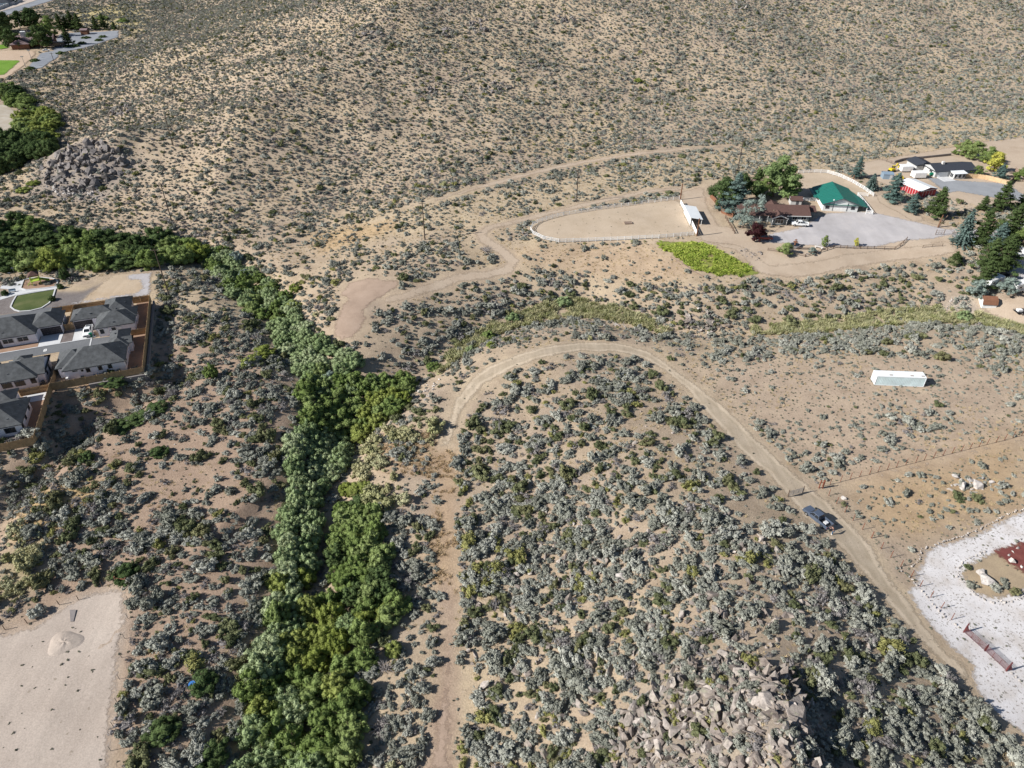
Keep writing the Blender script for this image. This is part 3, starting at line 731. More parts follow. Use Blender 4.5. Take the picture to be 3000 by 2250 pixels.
def tuft(name, mat, rng, n=26, h=.5, spread=.35, w=.03):
    V = []; F = []
    for i in range(n):
        a = rng.uniform(0, 6.28); r = spread * .6 * math.sqrt(rng.uniform()); b = np.array([r * math.cos(a), r * math.sin(a), -.03])
        lean = rng.normal(size=2) * spread * .5; hh = h * rng.uniform(.55, 1.1); t = b + np.array([lean[0], lean[1], hh])
        s = np.array([math.cos(a + 1.6 + rng.uniform(-1, 1)), math.sin(a + 1.6), 0]) * w * rng.uniform(.7, 1.6); m_ = (b * .45 + t * .55) + np.array([0, 0, hh * .12])
        o = len(V); V += [b - s, b + s, m_ + s, m_ - s, t]; F += [(o, o + 1, o + 2, o + 3), (o + 3, o + 2, o + 4)]
    m = bpy.data.meshes.new(name); m.from_pydata([tuple(v) for v in V], [], F); m.update(); m.materials.append(mat); return m
MESH['straw'] = [tuft('straw_tuft', M['straw'], rng, 46, .42, .6, .02) for _ in range(3)]
MESH['rust'] = [tuft('rusty_tuft', M['rust_grass'], rng, 46, .5, .6, .022) for _ in range(2)]
MESH['reed'] = [tuft('reed_tuft', M['reed'], rng, 50, 1.0, .6, .032) for _ in range(4)]
MESH['lush'] = [tuft('lush_tuft', M['lush'], rng, 44, .55, .7, .07) for _ in range(3)]
MESH['weed'] = [leaf_mesh('small_weed', bush_lobes(rng, 4, .4, .3, (.16, .26)), 60, .09, M['weed'], rng, .6) for _ in range(3)]

# ------------------------------------------------------------------ rocks
def rock_mesh(name, rng, mat, flat_=.7, n=15, elong=1.0):
    d = rng.normal(size=(n, 3)); d /= np.linalg.norm(d, axis=1)[:, None]
    d *= rng.uniform(.72, 1.05, n)[:, None]; d *= np.array([.5 * elong, .5, .5 * flat_])
    bm = bmesh.new()
    for p in d: bm.verts.new(p)
    r = bmesh.ops.convex_hull(bm, input=bm.verts)
    bmesh.ops.delete(bm, geom=[g for g in r['geom_interior'] if isinstance(g, bmesh.types.BMVert)], context='VERTS')
    bmesh.ops.bevel(bm, geom=bm.edges[:], offset=.015, segments=1, affect='EDGES')
    m = bpy.data.meshes.new(name); bm.to_mesh(m); bm.free(); m.materials.append(mat); return m
MESH['rock'] = [rock_mesh('boulder', rng, M['rock'], rng.uniform(.35, .85), int(rng.randint(8, 13)), rng.uniform(1, 1.9)) for _ in range(9)]
MESH['rock_grey'] = [rock_mesh('grey_boulder', rng, M['rock_grey'], rng.uniform(.6, .95), int(rng.randint(10, 15)), rng.uniform(1, 1.4)) for _ in range(6)]
MESH['rock_pale'] = [rock_mesh('pale_stone', rng, M['rock_pale'], rng.uniform(.5, .8), int(rng.randint(9, 14)), rng.uniform(1, 1.4)) for _ in range(5)]

# ------------------------------------------------------------------ scatter: one object of points, instanced with geometry nodes
def stuff_points(name, label, cat, P, rot, sc, idx, meshes, tiltn=None):
    """P (n,3), rot (n,3) euler, sc (n,3), idx (n,): ONE object; its modifier sets the meshes on the points"""
    src = bpy.data.collections.new(name + '_shapes')
    for k, ms in enumerate(meshes):
        o = bpy.data.objects.new('%s_shape_%02d' % (name, k), ms); src.objects.link(o)
    m = bpy.data.meshes.new(name); m.vertices.add(len(P)); m.vertices.foreach_set('co', np.asarray(P, np.float32).ravel())
    for nm, arr, ty in (('rot', rot, 'FLOAT_VECTOR'), ('scl', sc, 'FLOAT_VECTOR')):
        a = m.attributes.new(nm, ty, 'POINT'); a.data.foreach_set('vector', np.asarray(arr, np.float32).ravel())
    a = m.attributes.new('pick', 'INT', 'POINT'); a.data.foreach_set('value', np.asarray(idx, np.int32))
    o = bpy.data.objects.new(name, m); COL.objects.link(o)
    ng = bpy.data.node_groups.new(name + '_scatter', 'GeometryNodeTree')
    ng.interface.new_socket('Geometry', in_out='INPUT', socket_type='NodeSocketGeometry')
    ng.interface.new_socket('Geometry', in_out='OUTPUT', socket_type='NodeSocketGeometry')
    n = ng.nodes; l = ng.links
    gi = n.new('NodeGroupInput'); go = n.new('NodeGroupOutput'); ip = n.new('GeometryNodeInstanceOnPoints'); ci = n.new('GeometryNodeCollectionInfo')
    ci.inputs['Collection'].default_value = src; ci.inputs['Separate Children'].default_value = True; ci.inputs['Reset Children'].default_value = True
    ip.inputs['Pick Instance'].default_value = True
    def attr(nm, ty):
        q = n.new('GeometryNodeInputNamedAttribute'); q.data_type = ty; q.inputs['Name'].default_value = nm; return q.outputs['Attribute']
    e2r = n.new('FunctionNodeEulerToRotation')
    l.new(attr('rot', 'FLOAT_VECTOR'), e2r.inputs[0])
    l.new(gi.outputs[0], ip.inputs['Points']); l.new(ci.outputs[0], ip.inputs['Instance'])
    l.new(attr('pick', 'INT'), ip.inputs['Instance Index']); l.new(e2r.outputs[0], ip.inputs['Rotation']); l.new(attr('scl', 'FLOAT_VECTOR'), ip.inputs['Scale'])
    l.new(ip.outputs[0], go.inputs[0])
    md = o.modifiers.new('scatter', 'NODES'); md.node_group = ng
    return tag(o, label, cat, kind='stuff')
def scatter(kind, name, label, cat, pos, size, rng, hvar=(.75, 1.15), sink=.04, tilt=.12, thing_cap=0, thing_label=None, group=None, thing_name=None):
    """the largest thing_cap in the picture become things of their own, the rest one stuff object"""
    pos = np.asarray(pos); n = len(pos)
    if n == 0: return
    z = T(pos[:, 0], pos[:, 1])
    u, v, dep = project(pos[:, 0], pos[:, 1], z)
    big = size / dep
    vis = (u > 0) & (u < 3000) & (v > 0) & (v < 2250)
    order = np.argsort(-(big * vis))
    idx = rng.randint(0, len(MESH[kind]), n); rot = np.stack([rng.normal(0, tilt, n), rng.normal(0, tilt, n), rng.uniform(0, 6.283, n)], 1)
    hs = rng.uniform(hvar[0], hvar[1], n); asp = rng.uniform(.74, 1.34, n)
    sc = np.stack([size * asp, size / asp, size * hs], 1); P = np.stack([pos[:, 0], pos[:, 1], z - sink * size], 1)
    take = order[:thing_cap]
    for k in take:
        o = bpy.data.objects.new(thing_name or name, MESH[kind][idx[k]]); COL.objects.link(o)
        o.location = P[k]; o.rotation_euler = rot[k]; o.scale = sc[k]
        tag(o, thing_label(u[k], v[k], size[k]), thing_name.replace('_', ' ') if thing_name in ('sagebrush', 'boulder') else 'shrub', group)
    rest = order[thing_cap:]
    if len(rest): stuff_points(name, label, cat, P[rest], rot[rest], sc[rest], idx[rest], MESH[kind])

# ------------------------------------------------------------------ where things grow
LANDMARKS = [(2390, 1530, 'the blue grey pickup'), (2630, 1110, 'the shipping container'), (2330, 1450, 'the grey farm gate'), (2850, 1900, 'the red pipe gate'), (2860, 1420, 'the pale stone pile'), (2150, 2050, 'the top of the rock outcrop'), (2330, 2190, 'the shaded side of the rock outcrop'),
             (1850, 2100, 'the pale boulder left of the outcrop'), (1300, 1300, 'the left end of the road bend'), (1700, 1020, 'the top of the road bend'), (2050, 1150, 'the right side of the road bend'), (1310, 1500, 'the rusty grass strip'), (1310, 1950, 'the lower dirt track'), (200, 1900, 'the sandy lot'),
             (375, 1712, 'the old wooden brace'), (566, 2012, 'the blue tub'), (1115, 2135, 'the grey branch heap'), (1080, 1420, 'the pale rabbitbrush patch'), (1000, 1250, 'the creek junction'), (900, 1600, 'the left bank willows'), (420, 1080, 'the cedar fence corner'), (100, 1300, 'the lowest cedar fence'), (300, 1250, 'the dry gully'),
             (1640, 1530, 'the pale slab rocks'), (1820, 1690, 'the white flat boulder'), (2600, 1850, 'the lower road edge'), (2750, 2180, 'the bottom right corner'), (1600, 2200, 'the middle of the bottom edge'), (700, 1350, 'the bare ridge left of the creek'), (640, 1700, 'the middle of the left slope'), (620, 2180, 'the bottom of the left slope'),
             (1500, 1250, 'the upper left of the knoll'), (1800, 1200, 'the crown of the knoll'), (2050, 1400, 'the right flank of the knoll'), (1500, 1700, 'the left foot of the knoll'), (2150, 1700, 'the slope below the pickup'), (80, 1650, 'the left edge above the sandy lot'), (600, 1150, 'the bright green sapling'), (250, 490, 'the left stone hill'),
             (360, 325, 'the small hillside outcrop'), (1450, 260, 'the middle hillside outcrop'), (1400, 80, 'the high hillside outcrop'), (2080, 950, 'the creek cut bank'), (1430, 900, 'the dark rocks above the side creek'), (2190, 745, 'the plum tree'), (2880, 1690, 'the driveway island'), (820, 950, 'the dark creek channel'), (700, 800, 'the head of the willow creek'),
             (960, 1080, 'the round blue grey shrub'), (1080, 1650, 'the right bank bend'), (800, 2150, 'the bottom left of the creek'), (980, 2150, 'the bottom right of the creek'), (880, 1900, 'the big round willow'), (100, 720, 'the left end of the tree row'), (300, 740, 'the playground'), (500, 730, 'the graded pad'), (1230, 1220, 'the pale brush below the road'), (900, 1380, 'the silvery thicket')]
def near_words(u, v):
    return min(LANDMARKS, key=lambda q: (q[0] - u) ** 2 + (q[1] - v) ** 2)[2]
def near_px(pts): return ats(pts)
NOVEG = [PW[k] for k in ('road', 'gravel_white', 'sand_lot', 'arena', 'hill_track', 'fence_strip', 'yard', 'gravel', 'corral', 'drive_up', 'asphalt', 'grass', 'road_right', 'lot_right', 'lot_right2', 'parking', 'field',
                         'highway', 'verge', 'lot_left', 'bare', 'ranch_trail', 'lower_drive')]
NOVEG.append(ats([(2490, 480), (2560, 470), (2700, 450), (2810, 428), (3100, 395), (3100, 640), (2960, 600), (2860, 600), (2790, 580), (2700, 570), (2600, 545)]))
NOVEG.append(ats([(2060, 530), (2180, 520), (2420, 500), (2440, 640), (2130, 700), (2090, 640)]))
PAD_OUT = FL([(-400, 1405), (0, 1310), (105, 1285), (150, 1135), (425, 1085), (450, 866), (455, 795), (320, 805), (215, 840), (-400, 850)], 0)
NOVEG.append(PAD_OUT)
NOVEG.append(ats([(-60, 60), (180, 60), (165, 150), (-60, 160)]))
NOVEG.append(path_poly([(1300, 1320), (1310, 1450), (1315, 1600), (1318, 1750), (1310, 1900), (1300, 2100), (1280, 2290)], [2.4, 1.6, 1.4, 1.4, 1.6, 2, 2.4]))
def free(px, py, margin=0.0):
    ok = np.ones(len(px), bool)
    for poly in NOVEG:
        a = np.array(poly); b = (px > a[:, 0].min() - 3) & (px < a[:, 0].max() + 3) & (py > a[:, 1].min() - 3) & (py < a[:, 1].max() + 3) & ok
        k = np.nonzero(b)[0]
        if len(k): ok[k[poly_sdf(px[k], py[k], poly) > -margin]] = False
    return ok
def cells(step, rng, ymax=800):
    xs = np.arange(-560, 480, step); ys = np.arange(36, ymax, step)
    x, y = np.meshgrid(xs, ys); x = x.ravel() + rng.uniform(-.5, .5, x.size) * step; y = y.ravel() + rng.uniform(-.5, .5, y.size) * step
    z = T(x, y); u, v, d = project(x, y, z)
    k = (u > -130) & (u < 3130) & (v > -90) & (v < 2380) & (d > 10)
    return x[k], y[k], u[k], v[k]
ZONES = [   # pixel outline, density factor, size factor, shares (sage, bitter, dead, ephedra, rabbit)
    ('default', None, .68, 1.0, (.77, .10, .10, .02, .01)),
    ('midslope', [(900, 690), (1400, 560), (2200, 430), (3000, 330), (3000, 410), (2400, 500), (2050, 540), (1900, 560), (1550, 640), (1430, 670), (1100, 760), (900, 760)], .58, .85, (.86, .07, .04, .03, .0)),
    ('ranch_bank', [(1480, 700), (1620, 715), (1900, 715), (2060, 810), (2250, 820), (2150, 850), (1900, 840), (1700, 800), (1500, 780)], .13, .9, (.8, .1, .1, 0, 0)),
    ('north_bank', [(1200, 880), (1600, 820), (2100, 840), (2300, 810), (2800, 750), (2900, 850), (2700, 920), (2300, 950), (2000, 960), (1700, 890), (1500, 930), (1300, 1040), (1250, 950)], .88, 1.15, (.62, .24, .1, .04, 0)),
    ('creek_flat', [(1980, 1000), (2300, 980), (2700, 950), (3000, 990), (3000, 1090), (2800, 1060), (2300, 1045), (2050, 1060)], .95, 1.1, (.93, .04, .02, .01, 0)),
    ('field', [(1960, 1070), (2100, 1060), (2500, 1040), (2800, 1060), (3000, 1110), (3000, 1270), (2500, 1390), (2340, 1390), (2200, 1290), (2080, 1170)], .34, .62, (.96, .02, .02, 0, 0)),
    ('field_low', [(2150, 1220), (2400, 1260), (2750, 1180), (2850, 1270), (2500, 1360), (2330, 1395), (2220, 1310)], .62, .95, (.9, .04, .06, 0, 0)),
    ('fence_side', [(2320, 1440), (2500, 1380), (3000, 1270), (3000, 1490), (2850, 1560), (2700, 1600), (2660, 1690), (2560, 1600)], .24, .9, (.9, .05, .05, 0, 0)),
    ('knoll', [(1290, 1320), (1420, 1120), (1560, 1050), (1750, 1035), (1900, 1070), (2100, 1250), (2300, 1460), (2380, 1560), (2000, 1600), (1500, 1560), (1340, 1560)], .52, 1.3, (.60, .24, .12, .04, 0)),
    ('knoll_low', [(1345, 1480), (1700, 1430), (2380, 1560), (2560, 1700), (2760, 1950), (2990, 2180), (3000, 2300), (1345, 2300)], 1.0, 1.32, (.74, .12, .09, .05, 0)),
    ('track_side', [(1050, 1750), (1300, 1720), (1290, 2260), (1010, 2260)], .75, 1.1, (.85, .1, .05, 0, 0)),
    ('track_west', [(1110, 1490), (1260, 1490), (1285, 1750), (1170, 1790), (1120, 1650)], .95, 1.15, (.84, .06, .1, 0, 0)),
    ('left', [(0, 1300), (200, 1150), (520, 1080), (860, 1150), (850, 1500), (800, 1750), (720, 1900), (680, 2300), (330, 2300), (380, 1720), (0, 1850)], 1.0, 1.3, (.62, .2, .15, .03, 0)),
    ('left_open', [(180, 1380), (420, 1260), (700, 1240), (840, 1280), (830, 1420), (600, 1500), (400, 1440), (200, 1470)], .55, 1.2, (.66, .24, .08, .02, 0)),
    ('left_bank', [(540, 800), (660, 780), (780, 1000), (850, 1120), (600, 1120), (450, 1080), (470, 860)], .8, 1.15, (.72, .16, .1, .02, 0)),
    ('center_open', [(1120, 860), (1300, 830), (1400, 900), (1300, 1000), (1130, 1060), (1050, 1000)], .45, 1.1, (.8, .12, .06, .02, 0)),
    ('rabbit', [(1180, 1250), (1290, 1180), (1290, 1290), (1260, 1310), (1120, 1290), (1130, 1260)], .95, 1.4, (.1, .05, .05, 0, .8)),
    ('rabbit2', [(1030, 1320), (1110, 1300), (1130, 1360), (1170, 1420), (1190, 1480), (1100, 1490), (1060, 1450), (1010, 1410)], .97, 1.5, (.06, 0, .02, 0, .92)),
    ('grassy', [(40, 1560), (120, 1540), (110, 1700), (30, 1800), (-40, 1800)], .75, 1.3, (.3, .1, .05, 0, .55)),
    ('outcrop', [(1800, 2120), (1900, 1950), (2150, 1900), (2330, 1990), (2420, 2250), (1800, 2260)], .8, 1.0, (.75, .08, .1, .07, 0)),
    ('stone_hill', [(110, 560), (180, 430), (300, 420), (400, 480), (300, 580)], .18, .9, (.7, .1, .1, .1, 0)),
]
ZW = [(nm, None if p is None else ats(p), d, s, sh) for nm, p, d, s, sh in ZONES]
WILLOW = dict(   # creek thickets: pixel outline, spacing m, height range, leaf kinds with shares, words
    upper=([(590, 745), (650, 735), (740, 785), (810, 840), (860, 900), (900, 960), (950, 1010), (1040, 1060), (1110, 1095), (1090, 1150), (960, 1160), (905, 1140), (860, 1060), (800, 990), (755, 930), (700, 900), (670, 850)],
           2.7, (2.6, 4.4), (('willow_silver', .68), ('willow', .22), ('willow_lime', .1)), 'upper reach of the willow creek'),
    middle=([(905, 1140), (1090, 1120), (1205, 1120), (1195, 1180), (1130, 1230), (1080, 1275), (1000, 1310), (905, 1260), (880, 1190)],
            2.9, (3.0, 4.6), (('willow', .72), ('willow_lime', .2), ('willow_dark', .08)), 'wide green thicket where the creeks meet'),
    bend=([(850, 1265), (930, 1270), (1010, 1310), (1005, 1390), (950, 1440), (870, 1440), (845, 1350)],
          2.7, (3.2, 4.8), (('willow_silver', .8), ('willow_dark', .2)), 'silvery thicket below the creek junction'),
    west=([(850, 1455), (925, 1445), (930, 1560), (905, 1680), (880, 1760), (810, 1800), (800, 1720), (825, 1600), (835, 1500)],
          2.5, (3.2, 4.8), (('willow_lime', .35), ('willow_silver', .4), ('willow', .25)), 'left bank of the lower creek'),
    east=([(985, 1495), (1060, 1480), (1110, 1530), (1125, 1620), (1140, 1700), (1175, 1790), (1130, 1850), (1060, 1850), (1000, 1760), (985, 1600)],
          2.6, (2.4, 4.2), (('willow', .6), ('willow_dark', .15), ('willow_lime', .25)), 'right bank of the lower creek'),
    south=([(810, 1800), (900, 1760), (1000, 1770), (1080, 1860), (1075, 1960), (1040, 2100), (1030, 2330), (690, 2330), (715, 2180), (740, 2040), (775, 1900)],
           2.8, (3.4, 5.4), (('willow', .55), ('willow_silver', .15), ('willow_lime', .3)), 'bottom end of the willow creek'),
    row=([(-60, 690), (60, 668), (170, 700), (350, 705), (470, 712), (560, 715), (600, 745), (560, 775), (430, 790), (300, 785), (150, 795), (-60, 800)],
         5.2, (3.5, 7.0), (('willow_dark', .4), ('willow', .3), ('willow_lime', .22), ('olive', .08)), 'tree row above the playground'),
    thicket=([(60, 345), (110, 330), (160, 345), (155, 400), (140, 440), (90, 430), (60, 410), (50, 385)],
             5.0, (3.0, 5.0), (('willow_lime', .6), ('willow', .4)), 'bright thicket beside the pale lot'),
    dark_left=([(-50, 408), (40, 405), (90, 420), (150, 430), (155, 465), (90, 470), (40, 505), (-50, 510), (-50, 480), (20, 455)],
               4.5, (4.5, 7.0), (('willow_dark', .85), ('olive', .15)), 'dark trees at the left edge by the stone hill'),
    far_left=([(-40, 262), (40, 265), (80, 300), (85, 318), (50, 315), (10, 285), (-40, 290)],
              5.0, (4.0, 6.0), (('willow_dark', .6), ('willow', .4)), 'green bushes below the far sports field'),
    low_west=([(1090, 1300), (1100, 1310), (960, 1450), (960, 1470)], 2.5, (2, 3), (('willow_dark', 1.0),), 'dark gap of the creek bed'),
)
del WILLOW['low_west']
WP = {k: ats(v[0]) for k, v in WILLOW.items()}
CREEK_GRASS = path_poly([(3100, 1000), (2980, 965), (2860, 935), (2750, 925), (2620, 935), (2480, 952), (2330, 965), (2200, 972)], [3.5, 4.5, 5.5, 7, 7, 6, 5, 3])
CREEK_GRASS2 = path_poly([(1960, 978), (1880, 945), (1780, 915), (1680, 905), (1600, 920), (1500, 945), (1420, 985), (1340, 1040), (1280, 1090)], [3, 4.5, 6, 8, 7, 6, 5, 4.5, 4])
def populate():
    rng = np.random.RandomState(77)
    x, y, u, v = cells(1.32, rng)
    dens = np.zeros(len(x)); sz = np.ones(len(x)); sh = np.zeros((len(x), 5)); zi = np.zeros(len(x), int)
    for q, (nm, poly, d, s, share) in enumerate(ZW):
        k = np.ones(len(x), bool) if poly is None else in_poly(x, y, poly)
        dens[k] = d; sz[k] = s; sh[k] = share; zi[k] = q
    clump = fbm(x, y, 9, 51); big = fbm(x, y, 45, 52)
    dh, _, s_ = seg_dist(x, y, HILL_FOOT)
    hill = (s_ > 0) & (zi == 0)
    dens = np.where(hill, 1.0 - .2 * smooth(.5, .72, big), dens); sh[hill] = (.66, .09, .23, .02, 0)
    up = np.where(hill, dh, 0)
    dens = dens * np.where(hill, .78 + .34 * smooth(.28, .66, clump), .4 + 1.2 * smooth(.28, .66, clump))
    dens = np.where((v < 140) & (u < 420), dens * .8, dens)
    ok = free(x, y, .9)
    for k_, w in WP.items(): ok &= ~in_poly(x, y, w)
    for w in (CREEK_GRASS, CREEK_GRASS2): ok &= ~(in_poly(x, y, w) & (rng.uniform(size=len(x)) < .85))
    keep = ok & (rng.uniform(size=len(x)) < dens)
    x, y, u, v, sz, sh, hill = x[keep], y[keep], u[keep], v[keep], sz[keep], sh[keep], hill[keep]
    size = np.clip(rng.lognormal(0.0, .46, len(x)), .35, 2.8) * sz * np.where(hill, .98, 1.12)
    cs = np.cumsum(sh, 1); kind = (rng.uniform(size=len(x))[:, None] > cs).sum(1).clip(0, 4)
    def where_words(u, v): return 'nearest ' + near_words(u, v)
    def szw(s): return 'broad' if s > 2.2 else ('mid sized' if s > 1.5 else 'small')
    info = [('sage', 'sagebrush', 'grey green sagebrush covering the valley and the hillside', 'sagebrush', 300, 'sagebrush', 'grey green sagebrush'),
            ('bitter', 'bitterbrush', 'dark green bitterbrush among the sagebrush', 'shrub', 300, 'bitterbrush', 'dark green bitterbrush'),
            ('dead', 'dry_brush', 'dry grey leafless brush among the sagebrush', 'shrub', 60, 'dry_brush', 'dry grey leafless brush'),
            ('ephedra', 'yellow_green_brush', 'yellow green brush scattered among the sagebrush', 'shrub', 60, 'yellow_green_brush', 'yellow green brush'),
            ('rabbit', 'rabbitbrush', 'pale yellow rabbitbrush clumps', 'shrub', 150, 'rabbitbrush', 'pale yellow rabbitbrush')]
    for q, (kd, nm, lab, cat, cap, tn, words) in enumerate(info):
        k = kind == q
        scatter(kd, nm + '_cover', lab, cat, np.stack([x[k], y[k]], 1), size[k], rng, (.8, 1.25), .05, .1, cap,
                lambda uu, vv, ss, w=words: '%s %s %s' % (szw(ss), w, where_words(uu, vv)), words + ' clumps', tn)
    # low tufts and weeds between the shrubs
    x, y, u, v = cells(1.05, rng, 330)
    fld = in_poly(x, y, ZW[5][1]) | in_poly(x, y, ZW[7][1])
    pr = np.where(fld, .55, .22) * (.3 + 1.3 * fbm(x, y, 6, 61))
    ok = free(x, y, .3) & (rng.uniform(size=len(x)) < pr)
    for w in WP.values(): ok &= ~in_poly(x, y, w)
    x, y = x[ok], y[ok]
    scatter('weed', 'small_weeds', 'tiny grey green weeds dotting the bare soil', 'weeds', np.stack([x, y], 1), rng.uniform(.22, .6, len(x)), rng)
    # weeds on the sandy lot and the arena
    pl = []
    for key, n in (('sand_lot', 70), ('arena', 60), ('gravel_white', 150), ('road', 60)):
        a = np.array(PW[key]); q = np.stack([rng.uniform(a[:, 0].min(), a[:, 0].max(), n * 3), rng.uniform(a[:, 1].min(), a[:, 1].max(), n * 3)], 1)
        q = q[in_poly(q[:, 0], q[:, 1], PW[key])][:n]; pl.append(q)
    q = np.concatenate(pl); scatter('weed', 'lot_weeds', 'sparse dark weeds on the sandy lot, arena and driveway', 'weeds', q, rng.uniform(.25, .6, len(q)), rng)
    # dry golden grass
    x, y, u, v = cells(1.1, rng, 420)
    g = fbm(x, y, 16, 63); pr = smooth(.5, .7, g) * .5
    for pts, p_ in ((ZONES[1][1], .45), (ZONES[2][1], .5), ([(60, 1480), (200, 1400), (300, 1410), (280, 1480), (150, 1560), (50, 1580)], .8),
                    ([(420, 1080), (480, 1070), (470, 1110), (300, 1150), (200, 1150), (330, 1110)], .8), ([(900, 690), (1150, 640), (1180, 670), (950, 740)], .8),
                    ([(120, 230), (170, 200), (400, 100), (430, 55), (380, 10), (250, 20), (330, 85), (420, 80), (250, 165)], .8),
                    ([(400, 1950), (560, 1750), (560, 2250), (380, 2250)], .35), ([(2640, 1420), (3000, 1400), (3000, 1480), (2780, 1580), (2660, 1560)], .5)):
        k = in_poly(x, y, ats(pts)); pr = np.where(k, np.maximum(pr, p_), pr)
    ok = free(x, y, .2) & (rng.uniform(size=len(x)) < pr * .8)
    for w in WP.values(): ok &= ~in_poly(x, y, w)
    x, y = x[ok], y[ok]
    scatter('straw', 'dry_grass', 'dry golden grass on the slopes', 'grass', np.stack([x, y], 1), rng.uniform(.5, 1.05, len(x)), rng, (.5, .9))
    poly = ats([(1110, 1290), (1270, 1265), (1340, 1330), (1345, 1600), (1330, 1720), (1255, 1700), (1270, 1400), (1130, 1385)])
    x, y, u, v = cells(.6, rng, 200); ok = in_poly(x, y, poly) & (rng.uniform(size=len(x)) < .5 * smooth(.35, .6, fbm(x, y, 5, 68)))
    scatter('rust', 'rusty_grass', 'rusty orange dry grass beside the track', 'grass', np.stack([x[ok], y[ok]], 1), rng.uniform(.7, 1.3, ok.sum()), rng, (.5, 1.0))
    # reeds in the side creek
    x, y, u, v = cells(.55, rng, 240); ok = (in_poly(x, y, CREEK_GRASS) | in_poly(x, y, CREEK_GRASS2)) & (rng.uniform(size=len(x)) < .15 + .85 * smooth(.3, .5, fbm(x, y, 4, 66)))
    scatter('reed', 'creek_reeds', 'yellow green reeds lining the side creek', 'reeds', np.stack([x[ok], y[ok]], 1), rng.uniform(.7, 1.5, ok.sum()), rng, (.7, 1.2))
    x, y, u, v = cells(.42, rng, 260); ok = in_poly(x, y, PW['grass']) & (rng.uniform(size=len(x)) < (.08 + .92 * smooth(.36, .56, fbm(x, y, 6, 71))) * smooth(-.3, 2.2, poly_sdf(x, y, PW['grass'])))
    scatter('lush', 'lush_grass', 'bright green long grass below the ranch yard', 'grass', np.stack([x[ok], y[ok]], 1), rng.uniform(.7, 1.4, ok.sum()), rng, (.6, 1.1))
print('plants...')
populate()

# ------------------------------------------------------------------ willow thickets, each shrub a thing
def willow_shape(rng, mat, name):
    L = []
    for i in range(30):
        a = rng.uniform(0, 6.283); r = .52 * math.sqrt(rng.uniform()); q = rng.uniform(.07, .16)
        z = .28 + .62 * (1 - (r / .55) ** 2) * rng.uniform(.55, 1.05)
        L.append((r * math.cos(a), r * math.sin(a), z, q, q, q * rng.uniform(.9, 1.5)))
    for i in range(7):
        a = i * .9 + rng.uniform(-.3, .3); L.append((.4 * math.cos(a), .4 * math.sin(a), rng.uniform(.12, .3), .16, .16, .2))
    L.append((0, 0, .3, .45, .45, .3))
    return leaf_mesh(name, L, 1900, .032, mat, rng, .84, tilt=.5, aspect=.42, droop=.6)
WSHAPE = {}
for kd in ('willow', 'willow_silver', 'willow_lime', 'willow_dark', 'olive'):
    WSHAPE[kd] = [willow_shape(rng, M[kd], 'crown') for _ in range(3)]
def stems_mesh(rng, n=9, mat=None):
    b = MB()
    for i in range(n):
        a = rng.uniform(0, 6.283); r = rng.uniform(.05, .16); e = rng.uniform(.16, .34)
        b.tube((r * .5 * math.cos(a), r * .5 * math.sin(a), -.06), (e * math.cos(a), e * math.sin(a), rng.uniform(.4, .75)), .014, .006, 4)
    return b.mesh('stems', mat or M['bark'])
STEMS = [stems_mesh(rng) for _ in range(2)]
COLW = {'willow': 'green', 'willow_silver': 'silvery green', 'willow_lime': 'yellow green', 'willow_dark': 'dark green', 'olive': 'blue grey'}
def spaced(poly, gap, rng, tries=4000):
    a = np.array(poly); out = []
    q = np.stack([rng.uniform(a[:, 0].min(), a[:, 0].max(), tries), rng.uniform(a[:, 1].min(), a[:, 1].max(), tries)], 1)
    q = q[in_poly(q[:, 0], q[:, 1], poly)]
    for p in q:
        if all((p[0] - o[0]) ** 2 + (p[1] - o[1]) ** 2 > gap * gap for o in out): out.append(p)
    return out
def shrub(kd, x, y, h, w, label, group, rng, name='willow_shrub', cat='willow'):
    o = thing(name, label, cat, (x, y, gz(x, y)), rng.uniform(0, 6.28), group)
    c = inst('crown', WSHAPE[kd][rng.randint(3)], (0, 0, -.1), 0, (w, w * rng.uniform(.85, 1.15), h), o)
    s = inst('stems', STEMS[rng.randint(2)], (0, 0, 0), 0, (w, w, h), o)
    return o
def willows():
    rng = np.random.RandomState(5)
    for key, (pts, gap, hr, kinds, words) in WILLOW.items():
        for p in spaced(WP[key], gap, rng):
            if key == 'upper' and float(seg_dist(p[0], p[1], DARK_CHANNEL)[0]) < 1.5: continue
            r = rng.uniform(); kd = kinds[-1][0]; acc = 0
            g = float(fbm(p[0], p[1], 14, 81)); r = np.clip((g - .25) / .5, 0, .999) * .6 + r * .4
            for nm, sh in kinds:
                acc += sh
                if r < acc: kd = nm; break
            h = rng.uniform(*hr)
            shrub(kd, p[0], p[1], h, max(gap * 1.55, h * .85) * rng.uniform(.9, 1.15), '%s %s willow shrub nearest %s' % ('tall' if h > (hr[0] + hr[1]) / 2 else 'low', COLW[kd], near_words(*project(p[0], p[1], gz(p[0], p[1]))[:2])), 'willows nearest ' + near_words(*project(p[0], p[1], gz(p[0], p[1]))[:2]), rng)
DARK_CHANNEL = ats([(770, 940), (800, 1000), (835, 1060), (860, 1120), (880, 1180)])
willows()
rs = np.random.RandomState(9)
